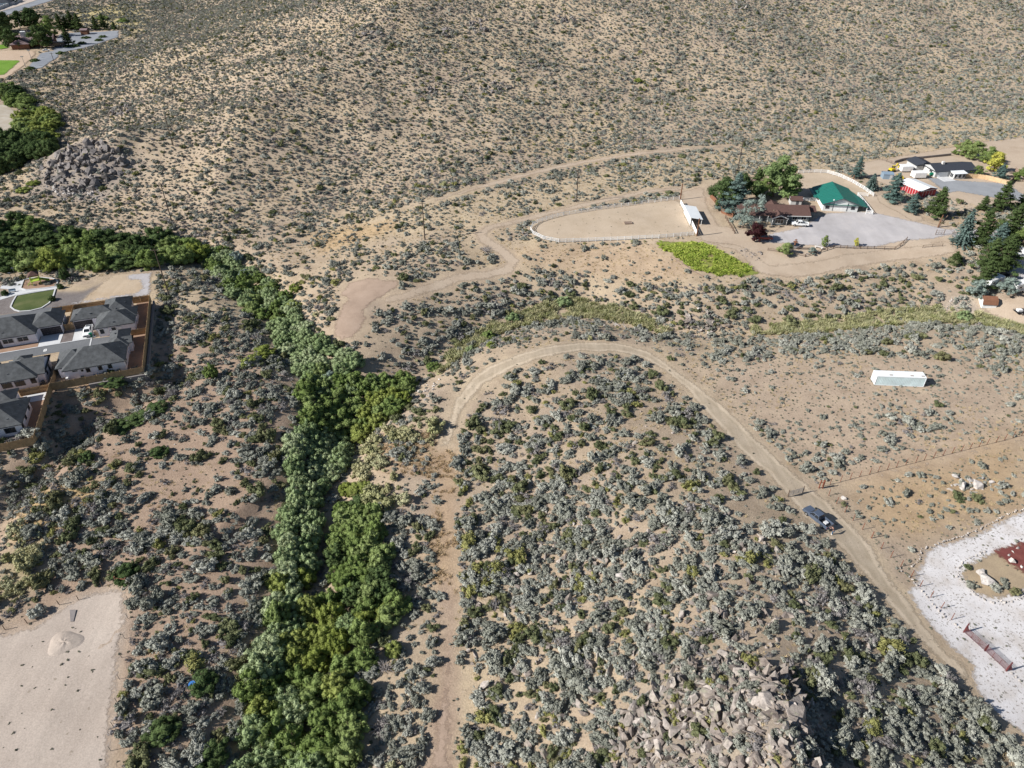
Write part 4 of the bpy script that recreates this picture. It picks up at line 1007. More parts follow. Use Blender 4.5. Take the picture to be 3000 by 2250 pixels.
for (u, v, kd, h, w, lab) in [(775, 1040, 'willow_lime', 2.6, 5.5, 'broad yellow green shrub left of the creek channel'), (735, 1065, 'willow_lime', 2.2, 4.5, 'yellow green shrub west of the creek channel beside a broad one'),
                              (620, 1105, 'willow', 4.2, 3.2, 'single bright green sapling standing in the sagebrush'), (965, 1120, 'olive', 3.2, 4.2, 'round blue grey shrub at the creek junction'),
                              (695, 765, 'olive', 4.0, 4.2, 'blue grey shrub at the top of the willow creek'), (720, 815, 'olive', 3.6, 3.6, 'blue grey shrub on the upper willow creek'),
                              (860, 905, 'willow_lime', 2.4, 4.6, 'olive green shrub on the upper right bank of the willow creek'), (865, 850, 'willow_lime', 2.2, 3.4, 'small olive shrub near the upper creek bend'),
                              (1140, 1800, 'willow_lime', 2.2, 3.8, 'olive shrub right of the lower creek'), (1155, 1910, 'willow_lime', 2.0, 2.6, 'small olive shrub beside the dirt track'),
                              (1060, 1440, 'willow_lime', 2.4, 4.2, 'dark yellow green shrub below the pale rabbitbrush'), (1020, 1440, 'willow_lime', 2.2, 3.6, 'olive shrub at the bend of the lower creek'),
                              (100, 540, 'willow_lime', 1.6, 4.6, 'low olive shrub at the foot of the stone hill'), (70, 560, 'willow_lime', 1.6, 5, 'low olive shrub left of the stone hill'),
                              (1430, 990, 'willow', 2.6, 3.4, 'green willow clump in the side creek reeds'), (1440, 1015, 'willow_lime', 1.6, 2.4, 'low green clump beside the side creek'),
                              (1650, 890, 'willow_silver', 2.6, 4.0, 'grey green clump on the side creek bank'), (1500, 935, 'willow_silver', 2.2, 3.6, 'pale green clump at the side creek bend'),
                              (1380, 1030, 'willow_silver', 1.8, 3.0, 'pale green clump low on the side creek'), (1270, 1080, 'willow', 1.8, 3.4, 'green clump where the side creek narrows'),
                              (2820, 935, 'willow_silver', 3.0, 3.6, 'grey green bush beside the right hand creek'),
                              (340, 1120, 'willow_dark', 1.6, 6.0, 'dark shrub below the cedar fence'), (400, 1230, 'willow_dark', 1.4, 5.0, 'dark green shrub patch in the dry gully'),
                              (460, 1200, 'willow_dark', 1.5, 5.0, 'dark green shrub patch further up the dry gully'), (355, 1255, 'willow_dark', 1.5, 5.0, 'dark green shrub patch low in the dry gully'),
                              (255, 1345, 'willow_dark', 2.0, 3.2, 'round dark shrub on the left bare ridge'), (470, 1330, 'willow_dark', 1.8, 3.8, 'rounded dark shrub on the bare soil'),
                              (370, 1690, 'willow_dark', 2.2, 4.0, 'dark green shrub beside the old gate'), (600, 2010, 'willow_dark', 2.4, 4.0, 'dark shrub beside the blue tub'),
                              (480, 2150, 'willow_dark', 2.4, 4.6, 'large dark shrub beside the sandy lot'), (630, 2220, 'willow_dark', 2.6, 4.4, 'large dark shrub at the bottom edge'),
                              (90, 75, 'willow_dark', 5, 9, 'dark tree mass behind the far hall'), (1870, 240, 'willow_lime', 2.0, 3.6, 'single bright bush on the far hillside'),
                              (300, 57, 'willow', 3, 9, 'green bush patch above the far parking lot'), (360, 65, 'willow', 3, 8, 'second green bush patch above the far parking lot')]:
    p = at(u, v); shrub(kd, p.x, p.y, h, w, lab, None, rs, 'shrub', 'shrub')

# ------------------------------------------------------------------ boulders
def rocks():
    rng = np.random.RandomState(21)
    P = []; S = []; K = []
    def field(pts, n, lo, hi, kind, pw=2.0):
        poly = ats(pts); a = np.array(poly); q = np.stack([rng.uniform(a[:, 0].min(), a[:, 0].max(), n * 5), rng.uniform(a[:, 1].min(), a[:, 1].max(), n * 5)], 1)
        q = q[in_poly(q[:, 0], q[:, 1], poly)][:n]
        s = lo + (hi - lo) * rng.uniform(size=len(q)) ** pw
        P.extend(q.tolist()); S.extend(s.tolist()); K.extend([kind] * len(q))
    field([(1900, 2030), (2020, 1930), (2160, 1920), (2290, 1960), (2370, 2060), (2430, 2180), (2440, 2300), (1750, 2320), (1790, 2180)], 1500, .3, 2.0, 'rock', 2.4)
    field([(1350, 1650), (2100, 1480), (2300, 1620), (2400, 1900), (2000, 1980), (1800, 2200), (1400, 2250)], 800, .25, 1.7, 'rock', 2.4)
    field([(1700, 1600), (1900, 1580), (1950, 1700), (1750, 1760), (1600, 1720)], 90, .4, 1.5, 'rock')
    field([(1540, 1500), (1740, 1490), (1730, 1560), (1560, 1580)], 50, .4, 1.3, 'rock_pale')
    field([(2300, 1720), (2500, 1800), (2650, 2000), (2700, 2250), (2450, 2250)], 130, .3, 1.3, 'rock', 2.5)
    field([(120, 530), (170, 450), (270, 410), (350, 450), (400, 480), (330, 530), (280, 560), (200, 570)], 430, .8, 4.2, 'rock_grey', 1.7)
    field([(100, 540), (200, 560), (310, 550), (290, 590), (200, 590)], 130, .5, 1.8, 'rock_pale')
    field([(320, 325), (360, 308), (395, 315), (390, 330), (330, 342)], 60, .8, 3.0, 'rock_grey', 1.6)
    field([(480, 690), (560, 680), (590, 690), (520, 715)], 40, .6, 1.8, 'rock_grey')
    field([(560, 610), (650, 600), (660, 660), (580, 670)], 30, .6, 1.8, 'rock_grey')
    field([(1380, 60), (1430, 55), (1430, 100), (1385, 100)], 36, 1, 3.5, 'rock_grey', 1.5)
    field([(1040, 90), (1120, 80), (1120, 125), (1030, 125)], 36, 1, 3.0, 'rock_grey', 1.5)
    field([(1300, 80), (1330, 80), (1330, 110), (1295, 110)], 20, 1, 3.0, 'rock_grey', 1.5)
    field([(1620, 50), (1700, 50), (1700, 68), (1620, 68)], 25, 1, 3.0, 'rock_grey', 1.5)
    field([(1400, 250), (1490, 235), (1500, 262), (1410, 280)], 45, .8, 2.8, 'rock_grey', 1.5)
    field([(1255, 260), (1280, 255), (1285, 280), (1255, 280)], 16, .8, 2.6, 'rock_grey', 1.5)
    field([(1540, 185), (1580, 180), (1580, 205), (1540, 205)], 18, .8, 2.2, 'rock_grey', 1.5)
    field([(2140, 0), (2190, 0), (2190, 35), (2140, 35)], 40, .7, 2.2, 'rock_pale')
    field([(900, 0), (970, 0), (960, 14), (910, 14)], 25, .8, 2.5, 'rock_grey')
    field([(2975, 155), (3010, 150), (3010, 175), (2975, 175)], 16, .8, 2.8, 'rock_grey')
    field([(1380, 895), (1450, 880), (1480, 905), (1420, 925)], 40, .5, 1.9, 'rock_grey')
    field([(1590, 815), (1660, 815), (1650, 845), (1600, 840)], 36, .5, 1.8, 'rock_grey')
    field([(1470, 830), (1510, 825), (1510, 845), (1475, 845)], 10, .4, 1.2, 'rock_grey')
    field([(2000, 925), (2060, 915), (2130, 940), (2160, 965), (2020, 985)], 75, .5, 2.2, 'rock', 1.8)
    field([(1750, 930), (1830, 930), (1830, 960), (1760, 955)], 26, .4, 1.3, 'rock_pale')
    field([(1190, 1030), (1250, 1060), (1200, 1090), (1150, 1070)], 26, .4, 1.2, 'rock')
    field([(1215, 1130), (1290, 1110), (1260, 1180), (1220, 1170)], 36, .4, 1.3, 'rock_pale')
    field([(1450, 470), (2200, 420), (2300, 480), (1600, 560), (1400, 610)], 90, .3, 1.1, 'rock_pale', 3)
    field([(600, 380), (1400, 300), (1000, 560), (700, 640), (500, 700)], 120, .4, 1.4, 'rock_grey', 3)
    field([(2110, 820), (2200, 850), (2200, 870), (2030, 900)], 10, .4, 1.4, 'rock_pale')
    field([(2790, 870), (2830, 865), (2800, 905), (2740, 915)], 30, .4, 1.0, 'rock_pale')
    field([(2890, 940), (2990, 950), (3000, 980), (2900, 965)], 40, .4, 1.0, 'rock_pale')
    field([(2770, 1420), (2850, 1395), (2940, 1415), (2860, 1445)], 40, .4, 1.0, 'rock_pale')
    field([(2160, 725), (2240, 740), (2220, 765), (2150, 745)], 45, .4, 1.3, 'rock_grey')
    field([(1950, 1080), (2300, 1440), (2000, 1400), (1500, 1350), (1500, 1150)], 160, .25, .9, 'rock', 3)
    field([(700, 1000), (500, 1250), (300, 1500), (800, 1500)], 60, .2, .6, 'rock_pale', 3)
    P_ = np.array(P); S_ = np.array(S); K_ = np.array(K)
    ok = free(P_[:, 0], P_[:, 1], .2); ok[(S_ > 0) & (K_ == 'rock_grey') & (P_[:, 0] > 70) & (P_[:, 1] > 180)] = True
    P_, S_, K_ = P_[ok], S_[ok], K_[ok]
    # single boulders seen one by one
    for (u, v, s, kd) in [(1850, 2100, 3.6, 'rock'), (1820, 2090, 2.2, 'rock'), (1790, 1975, 2.4, 'rock'), (1940, 1810, 2.0, 'rock'), (1910, 1825, 2.2, 'rock'), (1730, 1945, 2.2, 'rock'), (1510, 1970, 1.8, 'rock'),
                          (1820, 1690, 1.8, 'rock_pale'), (1580, 1850, 1.6, 'rock'), (1500, 1910, 1.8, 'rock'), (1690, 2205, 2.0, 'rock'), (1540, 2190, 2.0, 'rock'), (1770, 1830, 1.7, 'rock'), (2310, 1970, 3.0, 'rock'),
                          (2150, 1950, 2.6, 'rock'), (2330, 2100, 3.4, 'rock'), (2100, 2150, 3.0, 'rock'), (2250, 2060, 2.8, 'rock'), (2030, 1950, 2.6, 'rock'), (2270, 1830, 1.7, 'rock'), (2840, 1405, 2.2, 'rock_pale'), (2860, 1425, 2.6, 'rock_pale'),
                          (2820, 1430, 2.0, 'rock_pale'), (2785, 1435, 1.7, 'rock_pale'), (2800, 1400, 1.6, 'rock_pale'), (2905, 1415, 1.4, 'rock_pale'), (2472, 1460, 1.7, 'rock_pale'), (2868, 1678, 1.9, 'rock_pale'), (2878, 1684, 1.5, 'rock_pale'), (2886, 1702, 2.7, 'rock_pale'),
                          (2048, 907, 1.6, 'rock_pale'), (125, 495, 3.0, 'rock_pale'), (2085, 945, 2.6, 'rock'), (2018, 940, 2.0, 'rock'), (2365, 745, 1.3, 'rock_pale'), (2395, 742, 1.2, 'rock_pale'), (2310, 752, 1.5, 'rock_grey'),
                          (2966, 1618, 1.0, 'rock_pale'), (2980, 1608, .9, 'rock_pale'), (2955, 1630, .9, 'rock_pale'), (2962, 1648, 1.3, 'rock_pale'), (2990, 1662, .9, 'rock_pale')]:
        p = at(u, v); P_ = np.vstack([P_, [[p.x, p.y]]]); S_ = np.append(S_, s); K_ = np.append(K_, kd)
    z = T(P_[:, 0], P_[:, 1]); u, v, dep = project(P_[:, 0], P_[:, 1], z)
    vis = (u > 0) & (u < 3000) & (v > 0) & (v < 2250)
    order = np.argsort(-(S_ / dep * vis)); top = set(order[:300].tolist())
    def words(u, v, s, kd):
        c = {'rock': 'tan', 'rock_grey': 'grey', 'rock_pale': 'pale'}[kd]; b = 'large' if s > 2.4 else ('mid sized' if s > 1.5 else 'small')
        w = 'nearest ' + near_words(u, v)
        return '%s %s boulder %s' % (b, c, w)
    rot = np.stack([rng.normal(0, .7, len(S_)), rng.normal(0, .7, len(S_)), rng.uniform(0, 6.283, len(S_))], 1)
    sc = np.stack([S_ * rng.uniform(.85, 1.2, len(S_)), S_ * rng.uniform(.85, 1.2, len(S_)), S_ * rng.uniform(.75, 1.25, len(S_))], 1)
    pos = np.stack([P_[:, 0], P_[:, 1], z + S_ * rng.uniform(-.12, .3, len(S_))], 1)
    for kd in ('rock', 'rock_grey', 'rock_pale'):
        ids = [i for i in range(len(S_)) if K_[i] == kd]; pick = rng.randint(0, len(MESH[kd]), len(S_))
        for i in ids:
            if i in top:
                o = bpy.data.objects.new('boulder', MESH[kd][pick[i]]); COL.objects.link(o); o.location = pos[i]; o.rotation_euler = rot[i]; o.scale = sc[i]
                tag(o, words(u[i], v[i], S_[i], kd), 'boulder', 'boulders of the valley')
        r = [i for i in ids if i not in top]
        stuff_points({'rock': 'tan_rubble', 'rock_grey': 'grey_rubble', 'rock_pale': 'pale_rubble'}[kd], {'rock': 'smaller tan rocks between the large boulders', 'rock_grey': 'smaller grey rocks of the hillside outcrops',
                     'rock_pale': 'small pale stones strewn over the slopes'}[kd], 'rocks', pos[r], rot[r], sc[r], pick[r], MESH[kd])
    # stones edging the white driveway and its island
    pts = []
    for line, gap in (([(3000, 1492), (2950, 1508), (2850, 1560), (2760, 1590), (2700, 1610), (2692, 1640), (2668, 1668)], .55), ([(2638, 1668), (2670, 1700), (2700, 1735), (2740, 1780), (2780, 1820), (2818, 1848)], .6), ([(2952, 1963), (2975, 1985), (3000, 2010), (3040, 2050)], .6)):
        w = ats(line)
        for (ax, ay), (bx, by) in zip(w, w[1:]):
            n = max(1, int(math.hypot(bx - ax, by - ay) / gap)); pts += [(ax + (bx - ax) * q / n, ay + (by - ay) * q / n) for q in range(n)]
    w = PW['island']
    for (ax, ay), (bx, by) in zip(w, w[1:]):
        n = max(1, int(math.hypot(bx - ax, by - ay) / .55)); pts += [(ax + (bx - ax) * q / n, ay + (by - ay) * q / n) for q in range(n)]
    q = np.array(pts) + rng.normal(0, .1, (len(pts), 2)); s = rng.uniform(.25, .55, len(q)); zz = T(q[:, 0], q[:, 1]) + .16
    stuff_points('border_stones', 'small pale stones edging the white gravel driveway', 'stones', np.stack([q[:, 0], q[:, 1], zz + s * .15], 1),
                 np.stack([rng.normal(0, .4, len(s)), rng.normal(0, .4, len(s)), rng.uniform(0, 6.28, len(s))], 1), np.stack([s, s, s], 1), rng.randint(0, 5, len(s)), MESH['rock_pale'])
print('rocks...')
rocks()
for (u, v, s_, kd, lab) in [(2833, 1665, 1.3, 'bitter', 'dark green shrub on the driveway island'), (2842, 1716, 2.0, 'sage', 'grey sagebrush at the lower left rim of the driveway island'), (2918, 1730, 2.2, 'sage', 'wide grey sagebrush at the lower rim of the driveway island'),
                            (2938, 1706, 1.5, 'sage', 'grey sagebrush beside the island boulders'), (2944, 1722, 1.3, 'sage', 'small grey sagebrush right of the island boulders'), (2970, 1738, 2.0, 'bitter', 'dark green shrub at the right rim of the driveway island'), (2868, 1645, .7, 'sage', 'tiny grey sagebrush on the driveway island'),
                            (2976, 1588, .9, 'sage', 'small grey sagebrush at the edge of the red cinder bed')]:
    p = at(u, v); o = inst('sagebrush' if kd == 'sage' else 'bitterbrush', MESH[kd][int(u) % len(MESH[kd])], (p.x, p.y, p.z + .08), u * .7, s_); tag(o, lab, 'sagebrush' if kd == 'sage' else 'shrub')

# ------------------------------------------------------------------ house builder (local frames)
def hip(mb, x0, y0, x1, y1, z, pitch, ends='hh', over=.0, th=.2, ax=None):
    """hip or gable roof over a rectangle; ends: low and high end of the ridge, h = hipped, g = gable"""
    x0 -= over; y0 -= over; x1 += over; y1 += over
    if ax is None: ax = 'x' if (x1 - x0) >= (y1 - y0) else 'y'
    w = ((y1 - y0) if ax == 'x' else (x1 - x0)) / 2; L = (x1 - x0) if ax == 'x' else (y1 - y0)
    a = min(w, L / 2 - .02) if ends[0] == 'h' else 0.0; b = min(w, L / 2 - .02) if ends[1] == 'h' else 0.0
    zr = z + w * pitch
    if ax == 'x': R = [(x0 + a, (y0 + y1) / 2, zr), (x1 - b, (y0 + y1) / 2, zr)]
    else: R = [((x0 + x1) / 2, y0 + a, zr), ((x0 + x1) / 2, y1 - b, zr)]
    B = [(x0, y0), (x1, y0), (x1, y1), (x0, y1)]
    V = [(x, y, z) for x, y in B] + [(x, y, z - th) for x, y in B] + R
    if ax == 'x': F = [(0, 1, 9, 8), (2, 3, 8, 9)] + ([(1, 2, 9)] if ends[1] == 'h' else []) + ([(3, 0, 8)] if ends[0] == 'h' else [])
    else: F = [(1, 2, 9, 8), (3, 0, 8, 9)] + ([(0, 1, 8)] if ends[0] == 'h' else []) + ([(2, 3, 9)] if ends[1] == 'h' else [])
    F += [(4, 5, 1, 0), (5, 6, 2, 1), (6, 7, 3, 2), (7, 4, 0, 3), (7, 6, 5, 4)]
    mb.add(V, F); return zr
FACE = {'S': (0, -1), 'N': (0, 1), 'E': (1, 0), 'W': (-1, 0)}
def panel_on(mb, x, y, z, face, w, h, d0, d1):
    """slab on a wall: centre x, y, z; from d0 to d1 outside the wall plane"""
    fx, fy = FACE[face]
    if fx == 0: mb.box(x - w / 2, min(y + fy * d0, y + fy * d1), z - h / 2, x + w / 2, max(y + fy * d0, y + fy * d1), z + h / 2)
    else: mb.box(min(x + fx * d0, x + fx * d1), y - w / 2, z - h / 2, max(x + fx * d0, x + fx * d1), y + w / 2, z + h / 2)
def window(parent, x, y, z, face, w, h, frame_mat=None, panes=1):
    m = MB(); t = .09
    horiz = face in 'SN'
    for s in (-1, 1):
        panel_on(m, x + (s * (w / 2 + t / 2) if horiz else 0), y + (0 if horiz else s * (w / 2 + t / 2)), z, face, t, h + 2 * t, -.03, .07)
        panel_on(m, x, y, z + s * (h / 2 + t / 2), face, w, t, -.03, .065)
    for k in range(1, panes):
        o = -w / 2 + w * k / panes; panel_on(m, x + (o if horiz else 0), y + (0 if horiz else o), z, face, .06, h, -.03, .06)
    f = m.build('window', frame_mat or M['trim'], parent)
    for k in range(panes):
        o = -w / 2 + w * (k + .5) / panes; g = MB(); panel_on(g, x + (o if horiz else 0), y + (0 if horiz else o), z, face, w / panes - .06, h, -.03, .03); g.build('pane', M['glass'], f)
    return f
def door(parent, x, y, z0, face, w=1.0, h=2.1, mat=None):
    m = MB(); panel_on(m, x, y, z0 + h / 2, face, w, h, -.03, .05); d = m.build('door', mat or M['dark_trim'], parent)
    k = MB(); fx, fy = FACE[face]; panel_on(k, x + (.38 * w if fx == 0 else 0), y + (.38 * w if fy == 0 else 0), z0 + 1.0, face, .08, .08, .05, .11); k.build('handle', M['chrome'], d)
def garage_door(parent, x, y, z0, face, w, h, mat, rows=4):
    m = MB()
    for r in range(rows): panel_on(m, x, y, z0 + h * (r + .5) / rows, face, w, h / rows - .03, -.05, .04)
    return m.build('garage_door', mat, parent)
def house(name, label, loc, rz, rects, eave, pitch, wall_mat, roof_mat, base=-.6, inset=.45, cat='house', fascia=None):
    o = thing(name, label, cat, loc, rz)
    w = MB(); r = MB()
    for k, (x0, y0, x1, y1, e) in enumerate(rects):
        d = .004 * k
        w.box(x0 + inset + d, y0 + inset + d, base, x1 - inset - d, y1 - inset - d, eave - .1 - d)
        ax = None
        if len(e) > 2: ax = e[2]
        zr = hip(r, x0, y0, x1, y1, eave - d * 2, pitch, e[:2], ax=ax)
        # gable walls
        axx = ax or ('x' if (x1 - x0) >= (y1 - y0) else 'y')
        for s, q in ((0, e[0]), (1, e[1])):
            if q == 'g':
                hw = ((y1 - y0) if axx == 'x' else (x1 - x0)) / 2 - inset; top = eave + hw * pitch - .05
                if axx == 'x':
                    X = (x0 + inset + d) if s == 0 else (x1 - inset - d); X2 = X + (.2 if s == 0 else -.2); c = (y0 + y1) / 2
                    w.add([(X, c - hw, eave - .25), (X, c + hw, eave - .25), (X, c, top), (X2, c - hw, eave - .25), (X2, c + hw, eave - .25), (X2, c, top)], [(0, 1, 2), (5, 4, 3), (0, 3, 4, 1), (1, 4, 5, 2), (2, 5, 3, 0)])
                else:
                    Y = (y0 + inset + d) if s == 0 else (y1 - inset - d); Y2 = Y + (.2 if s == 0 else -.2); c = (x0 + x1) / 2
                    w.add([(c - hw, Y, eave - .25), (c + hw, Y, eave - .25), (c, Y, top), (c - hw, Y2, eave - .25), (c + hw, Y2, eave - .25), (c, Y2, top)], [(0, 1, 2), (5, 4, 3), (0, 3, 4, 1), (1, 4, 5, 2), (2, 5, 3, 0)])
    w.build('wall', wall_mat, o); ro = r.build('roof', roof_mat, o)
    return o, ro
def roof_vents(ro, pts, mat=None):
    for (x, y, z) in pts: MB().box(x - .18, y - .14, z - .1, x + .18, y + .14, z + .16).build('vent', mat or M['dark_trim'], ro)

# ------------------------------------------------------------------ the new houses at the left (one shared street grid)
DO = Vector((-91.89, 139.43)); DA = math.radians(19.59); DZ = 2.02
def dv(x, y): return (DO.x + x * math.cos(DA) - y * math.sin(DA), DO.y + x * math.sin(DA) + y * math.cos(DA))
def dloc(x, y, z=DZ): a = dv(x, y); return (a[0], a[1], z)
dev = (*DO, DZ)
st, dk = M['stucco'], M['shingle_dark']
# C: nearest house with long windowed wall
c, ro = house('hip_roof_house', 'pale house with charcoal hip roof nearest the corner of the cedar fence', dev, DA,
              [(-13.7, 0, 0, 10.0, 'hh'), (-15.3, 1.6, -7.5, 9.6, 'hhx'), (-4.6, 7.0, .2, 15.8, 'hhy'), (-3.4, 8.3, .95, 11.9, 'hgx')], 2.8, .56, st, dk)
for x, w, h, z in ((-11.1, 1.1, .3, 2.1), (-9.6, .55, .6, 1.95), (-8.4, .95, 1.15, 1.75), (-5.8, .95, 1.15, 1.75), (-3.7, .95, 1.15, 1.75)): window(c, x, .45, z, 'S', w, h)
for y in (1.6, 2.9): window(c, -.45, y, 1.6, 'E', .8, 1.3)
door(c, -.22, 13.0, .05, 'E', 1.7)
roof_vents(ro, [(-11.6, 1.6, 3.5), (-9.9, 2.0, 3.7), (-6.2, 1.4, 3.4), (-2.2, 1.8, 3.5), (-7.5, 4.1, 4.6), (-4.7, 4.3, 4.6), (-1.6, 5.6, 3.5), (-1.0, 9.2, 3.7), (-2.8, 12.0, 3.9)])
MB().box(-13.4, -.2, 0, -12.9, .4, .9).build('meter_box', M['white'], c)
# B: house with the white pickup
b_, ro = house('hip_roof_house', 'charcoal hip roofed house with a white pickup in its driveway', dev, DA,
               [(-8.6, 18.2, .9, 26.4, 'hh'), (-14.9, 24.4, -4.0, 30.6, 'hhx'), (-7.4, 25.0, -.6, 33.8, 'hhy'), (-4.2, 22.0, 1.1, 27.3, 'hhx')], 2.8, .56, st, dk)
garage_door(b_, -12.2, 24.85, .02, 'S', 4.4, 2.2, M['garage_dark'])
for x in (-7.2, -4.4): window(b_, x, 18.65, 1.5, 'S', 1.0, 1.3)
for x in (-6.0, -3.1): MB().box(x - .5, 18.5, .9, x + .5, 18.64, 2.2).build('shutter', M['white'], b_)
window(b_, .62, 25.8, 1.6, 'E', .9, 1.2); window(b_, -1.05, 31.5, 1.6, 'E', .9, 1.1)
door(b_, -8.15, 22.6, .02, 'W', 1.0)
roof_vents(ro, [(-13.4, 26.0, 3.6), (-10.0, 25.6, 3.5), (-4.0, 19.2, 3.4), (-3.2, 23.5, 4.9), (-1.4, 20.6, 3.4), (-1.2, 24.2, 3.6), (-4.0, 30.0, 4.2), (-2.0, 29.0, 3.5), (-2.2, 32.0, 3.6)])
# A: house with the double garage
a_, ro = house('hip_roof_house', 'pale house with double dark garage and empty driveway', dev, DA,
               [(-38.0, 20.9, -22.2, 31.6, 'hh'), (-24.5, 23.6, -16.8, 31.5, 'hhx'), (-21.6, 28.0, -17.9, 33.4, 'hhy')], 2.8, .56, st, dk)
garage_door(a_, -19.6, 24.05, .02, 'S', 4.6, 2.2, M['garage_dark'])
for x, w in ((-25.6, 2.3), (-28.9, 2.3), (-33, 1.8)): window(a_, x, 21.35, 1.55, 'S', w, 1.15, panes=2)
MB().box(-27.5, 21.2, .9, -26.9, 21.34, 2.2).build('shutter', M['white'], a_)
door(a_, -31.0, 21.35, .02, 'S', 1.1)
window(a_, -17.25, 27, 1.6, 'E', .8, 1.1)
roof_vents(ro, [(-24.0, 22.6, 3.6), (-21.0, 26.0, 3.8), (-18.6, 27.0, 3.5), (-18.0, 29.5, 3.3), (-26.5, 25.0, 4.6), (-29.5, 22.3, 3.5), (-27.5, 24.2, 4.3), (-30, 27, 4.9)])
# D: lower left house
d_, ro = house('hip_roof_house', 'charcoal roofed house left of the fenced side passage', dev, DA,
               [(-38, -.4, -18.7, 8.4, 'hh'), (-26, .8, -17.2, 9.0, 'hgx'), (-25.2, 6.8, -21.2, 10.6, 'hhy')], 2.8, .56, st, dk)
for x, w in ((-25.2, 1.9), (-22.6, 1.9), (-28.5, 1.9)): window(d_, x, .05, 1.6, 'S', w, 1.15, M['dark_trim'], panes=2)
window(d_, -19.8, .05, 1.7, 'S', .95, 1.15, M['dark_trim'])
window(d_, -17.65, 3.4, 1.4, 'E', .7, .9, M['dark_trim']); door(d_, -17.65, 6.0, .02, 'E', .95)
roof_vents(ro, [(-24.5, 1.4, 3.7), (-19.2, 2.4, 3.4), (-19.6, 4.9, 4.6), (-20.8, 5.3, 4.5), (-26.5, 5.5, 4.6), (-28, 2, 3.8)])
MB().beam((-20.5, 3.2, 4.1), (-18.6, 3.2, 3.9), .08, .08).build('pipe', M['dark_trim'], ro)
MB().box(-18.55, .35, .2, -18.0, .85, 1.0).build('meter_box', M['dark_trim'], d_)
# E: bottom left house
e_, ro = house('hip_roof_house', 'charcoal roofed house in the lowest fenced yard at the left edge', dev, DA,
               [(-38, -18.5, -18.7, -8.6, 'hh'), (-34, -10.5, -19.5, -7.9, 'hhx'), (-38, -9.0, -21.8, -3.6, 'hh')], 2.8, .56, st, dk)
window(e_, -21.4, -18.05, 1.5, 'S', 1.9, 1.15, M['dark_trim'], panes=2); window(e_, -26, -18.05, 1.5, 'S', 1.9, 1.15, M['dark_trim'], panes=2)
for y in (-10.6, -14.2, -17.3): window(e_, -19.15, y, 1.6, 'E', .9, 1.0, M['dark_trim'])
roof_vents(ro, [(-21.3, -16.9, 3.6), (-20.3, -12.0, 3.5), (-24, -11, 4.6), (-24, -5, 3.6), (-26, -6.4, 4.2)])

# fences round the yards
def bays(pts, gap):
    out = []
    for a, b in zip(pts, pts[1:]):
        L = math.hypot(b[0] - a[0], b[1] - a[1]); n = max(1, round(L / gap))
        out += [((a[0] + (b[0] - a[0]) * k / n, a[1] + (b[1] - a[1]) * k / n), (a[0] + (b[0] - a[0]) * (k + 1) / n, a[1] + (b[1] - a[1]) * (k + 1) / n)) for k in range(n)]
    return out
def board_fence(label, pts, h, mat, zf=None, gap=2.4, rails_left=True, name='board_fence', post_mat=None):
    """privacy fence along world points; boards with rails on one side"""
    zf = zf or gz
    p0 = pts[0]; o = thing(name, label, 'fence', (p0[0], p0[1], zf(*p0))); base = Vector((p0[0], p0[1], zf(*p0)))
    B = bays(pts, gap)
    for (a, b) in B:
        za, zb = zf(*a), zf(*b); A = Vector((*a, za)) - base; Bv = Vector((*b, zb)) - base
        d = (Bv - A); L = d.length; dn = Vector((d.x, d.y, 0)).normalized(); s = Vector((-dn.y, dn.x, 0)) * (1 if rails_left else -1)
        m = MB(); nb = 8
        for q in range(nb):
            t0, t1 = q / nb, (q + 1) / nb; off = .012 * (q % 2)
            P0 = A + d * t0 - s * off; P1 = A + d * t1 - s * off; hh = h - .03 * ((q * 7 + int(a[0] * 3)) % 3)
            m.add([P0 + Vector((0, 0, -.25)), P1 + Vector((0, 0, -.25)), P1 + Vector((0, 0, hh)), P0 + Vector((0, 0, hh)),
                   P0 - s * .025 + Vector((0, 0, -.25)), P1 - s * .025 + Vector((0, 0, -.25)), P1 - s * .025 + Vector((0, 0, hh)), P0 - s * .025 + Vector((0, 0, hh))],
                  [(0, 1, 2, 3), (7, 6, 5, 4), (3, 2, 6, 7), (0, 4, 5, 1), (0, 3, 7, 4), (1, 5, 6, 2)])
        m.build('panel', mat, o)
        for zz in (.3, h * .55, h - .2): MB().beam(A + s * .03 + Vector((0, 0, zz)), Bv + s * .03 + Vector((0, 0, zz)), .05, .09).build('rail', mat, o)
    for p in [B[0][0]] + [b for _, b in B]:
        z = zf(*p); q = Vector((p[0], p[1], z)) - base
        MB().box(q.x - .06, q.y - .06, q.z - .3, q.x + .06, q.y + .06, q.z + h + .06).build('post', post_mat or mat, o)
    return o
zdev = lambda x, y: DZ
D = lambda pts: [dv(x, y) for x, y in pts]
board_fence('long cedar fence on the retaining wall facing the creek', D([(3.3, 34.5), (3.5, -2.35)]), 1.8, M['cedar'], zdev, rails_left=False)
board_fence('cedar fence below the long windowed house wall', D([(-16.1, -2.4), (3.5, -2.4)]), 1.8, M['cedar'], zdev, rails_left=True)
board_fence('cedar fence sloping down past the lowest yard', D([(-16.2, -2.6), (-16.4, -22.4)]), 1.8, M['cedar'], zdev, rails_left=False)
board_fence('lowest cedar fence at the left edge', D([(-40, -22.9), (-16.4, -22.5)]), 1.8, M['cedar'], zdev)
board_fence('cedar fence along the graded dirt pad', D([(3.3, 34.6), (-7.0, 35.5), (-19.0, 35.9), (-21, 36)]), 1.8, M['cedar'], zdev, rails_left=True)
board_fence('short cedar cross fence between the two right hand yards', D([(-.5, 16.6), (3.3, 16.6)]), 1.7, M['cedar'], zdev)
board_fence('cedar cross fence above the lowest yard', D([(-22.5, -2.9), (-16.3, -2.7)]), 1.8, M['cedar'], zdev, rails_left=False)
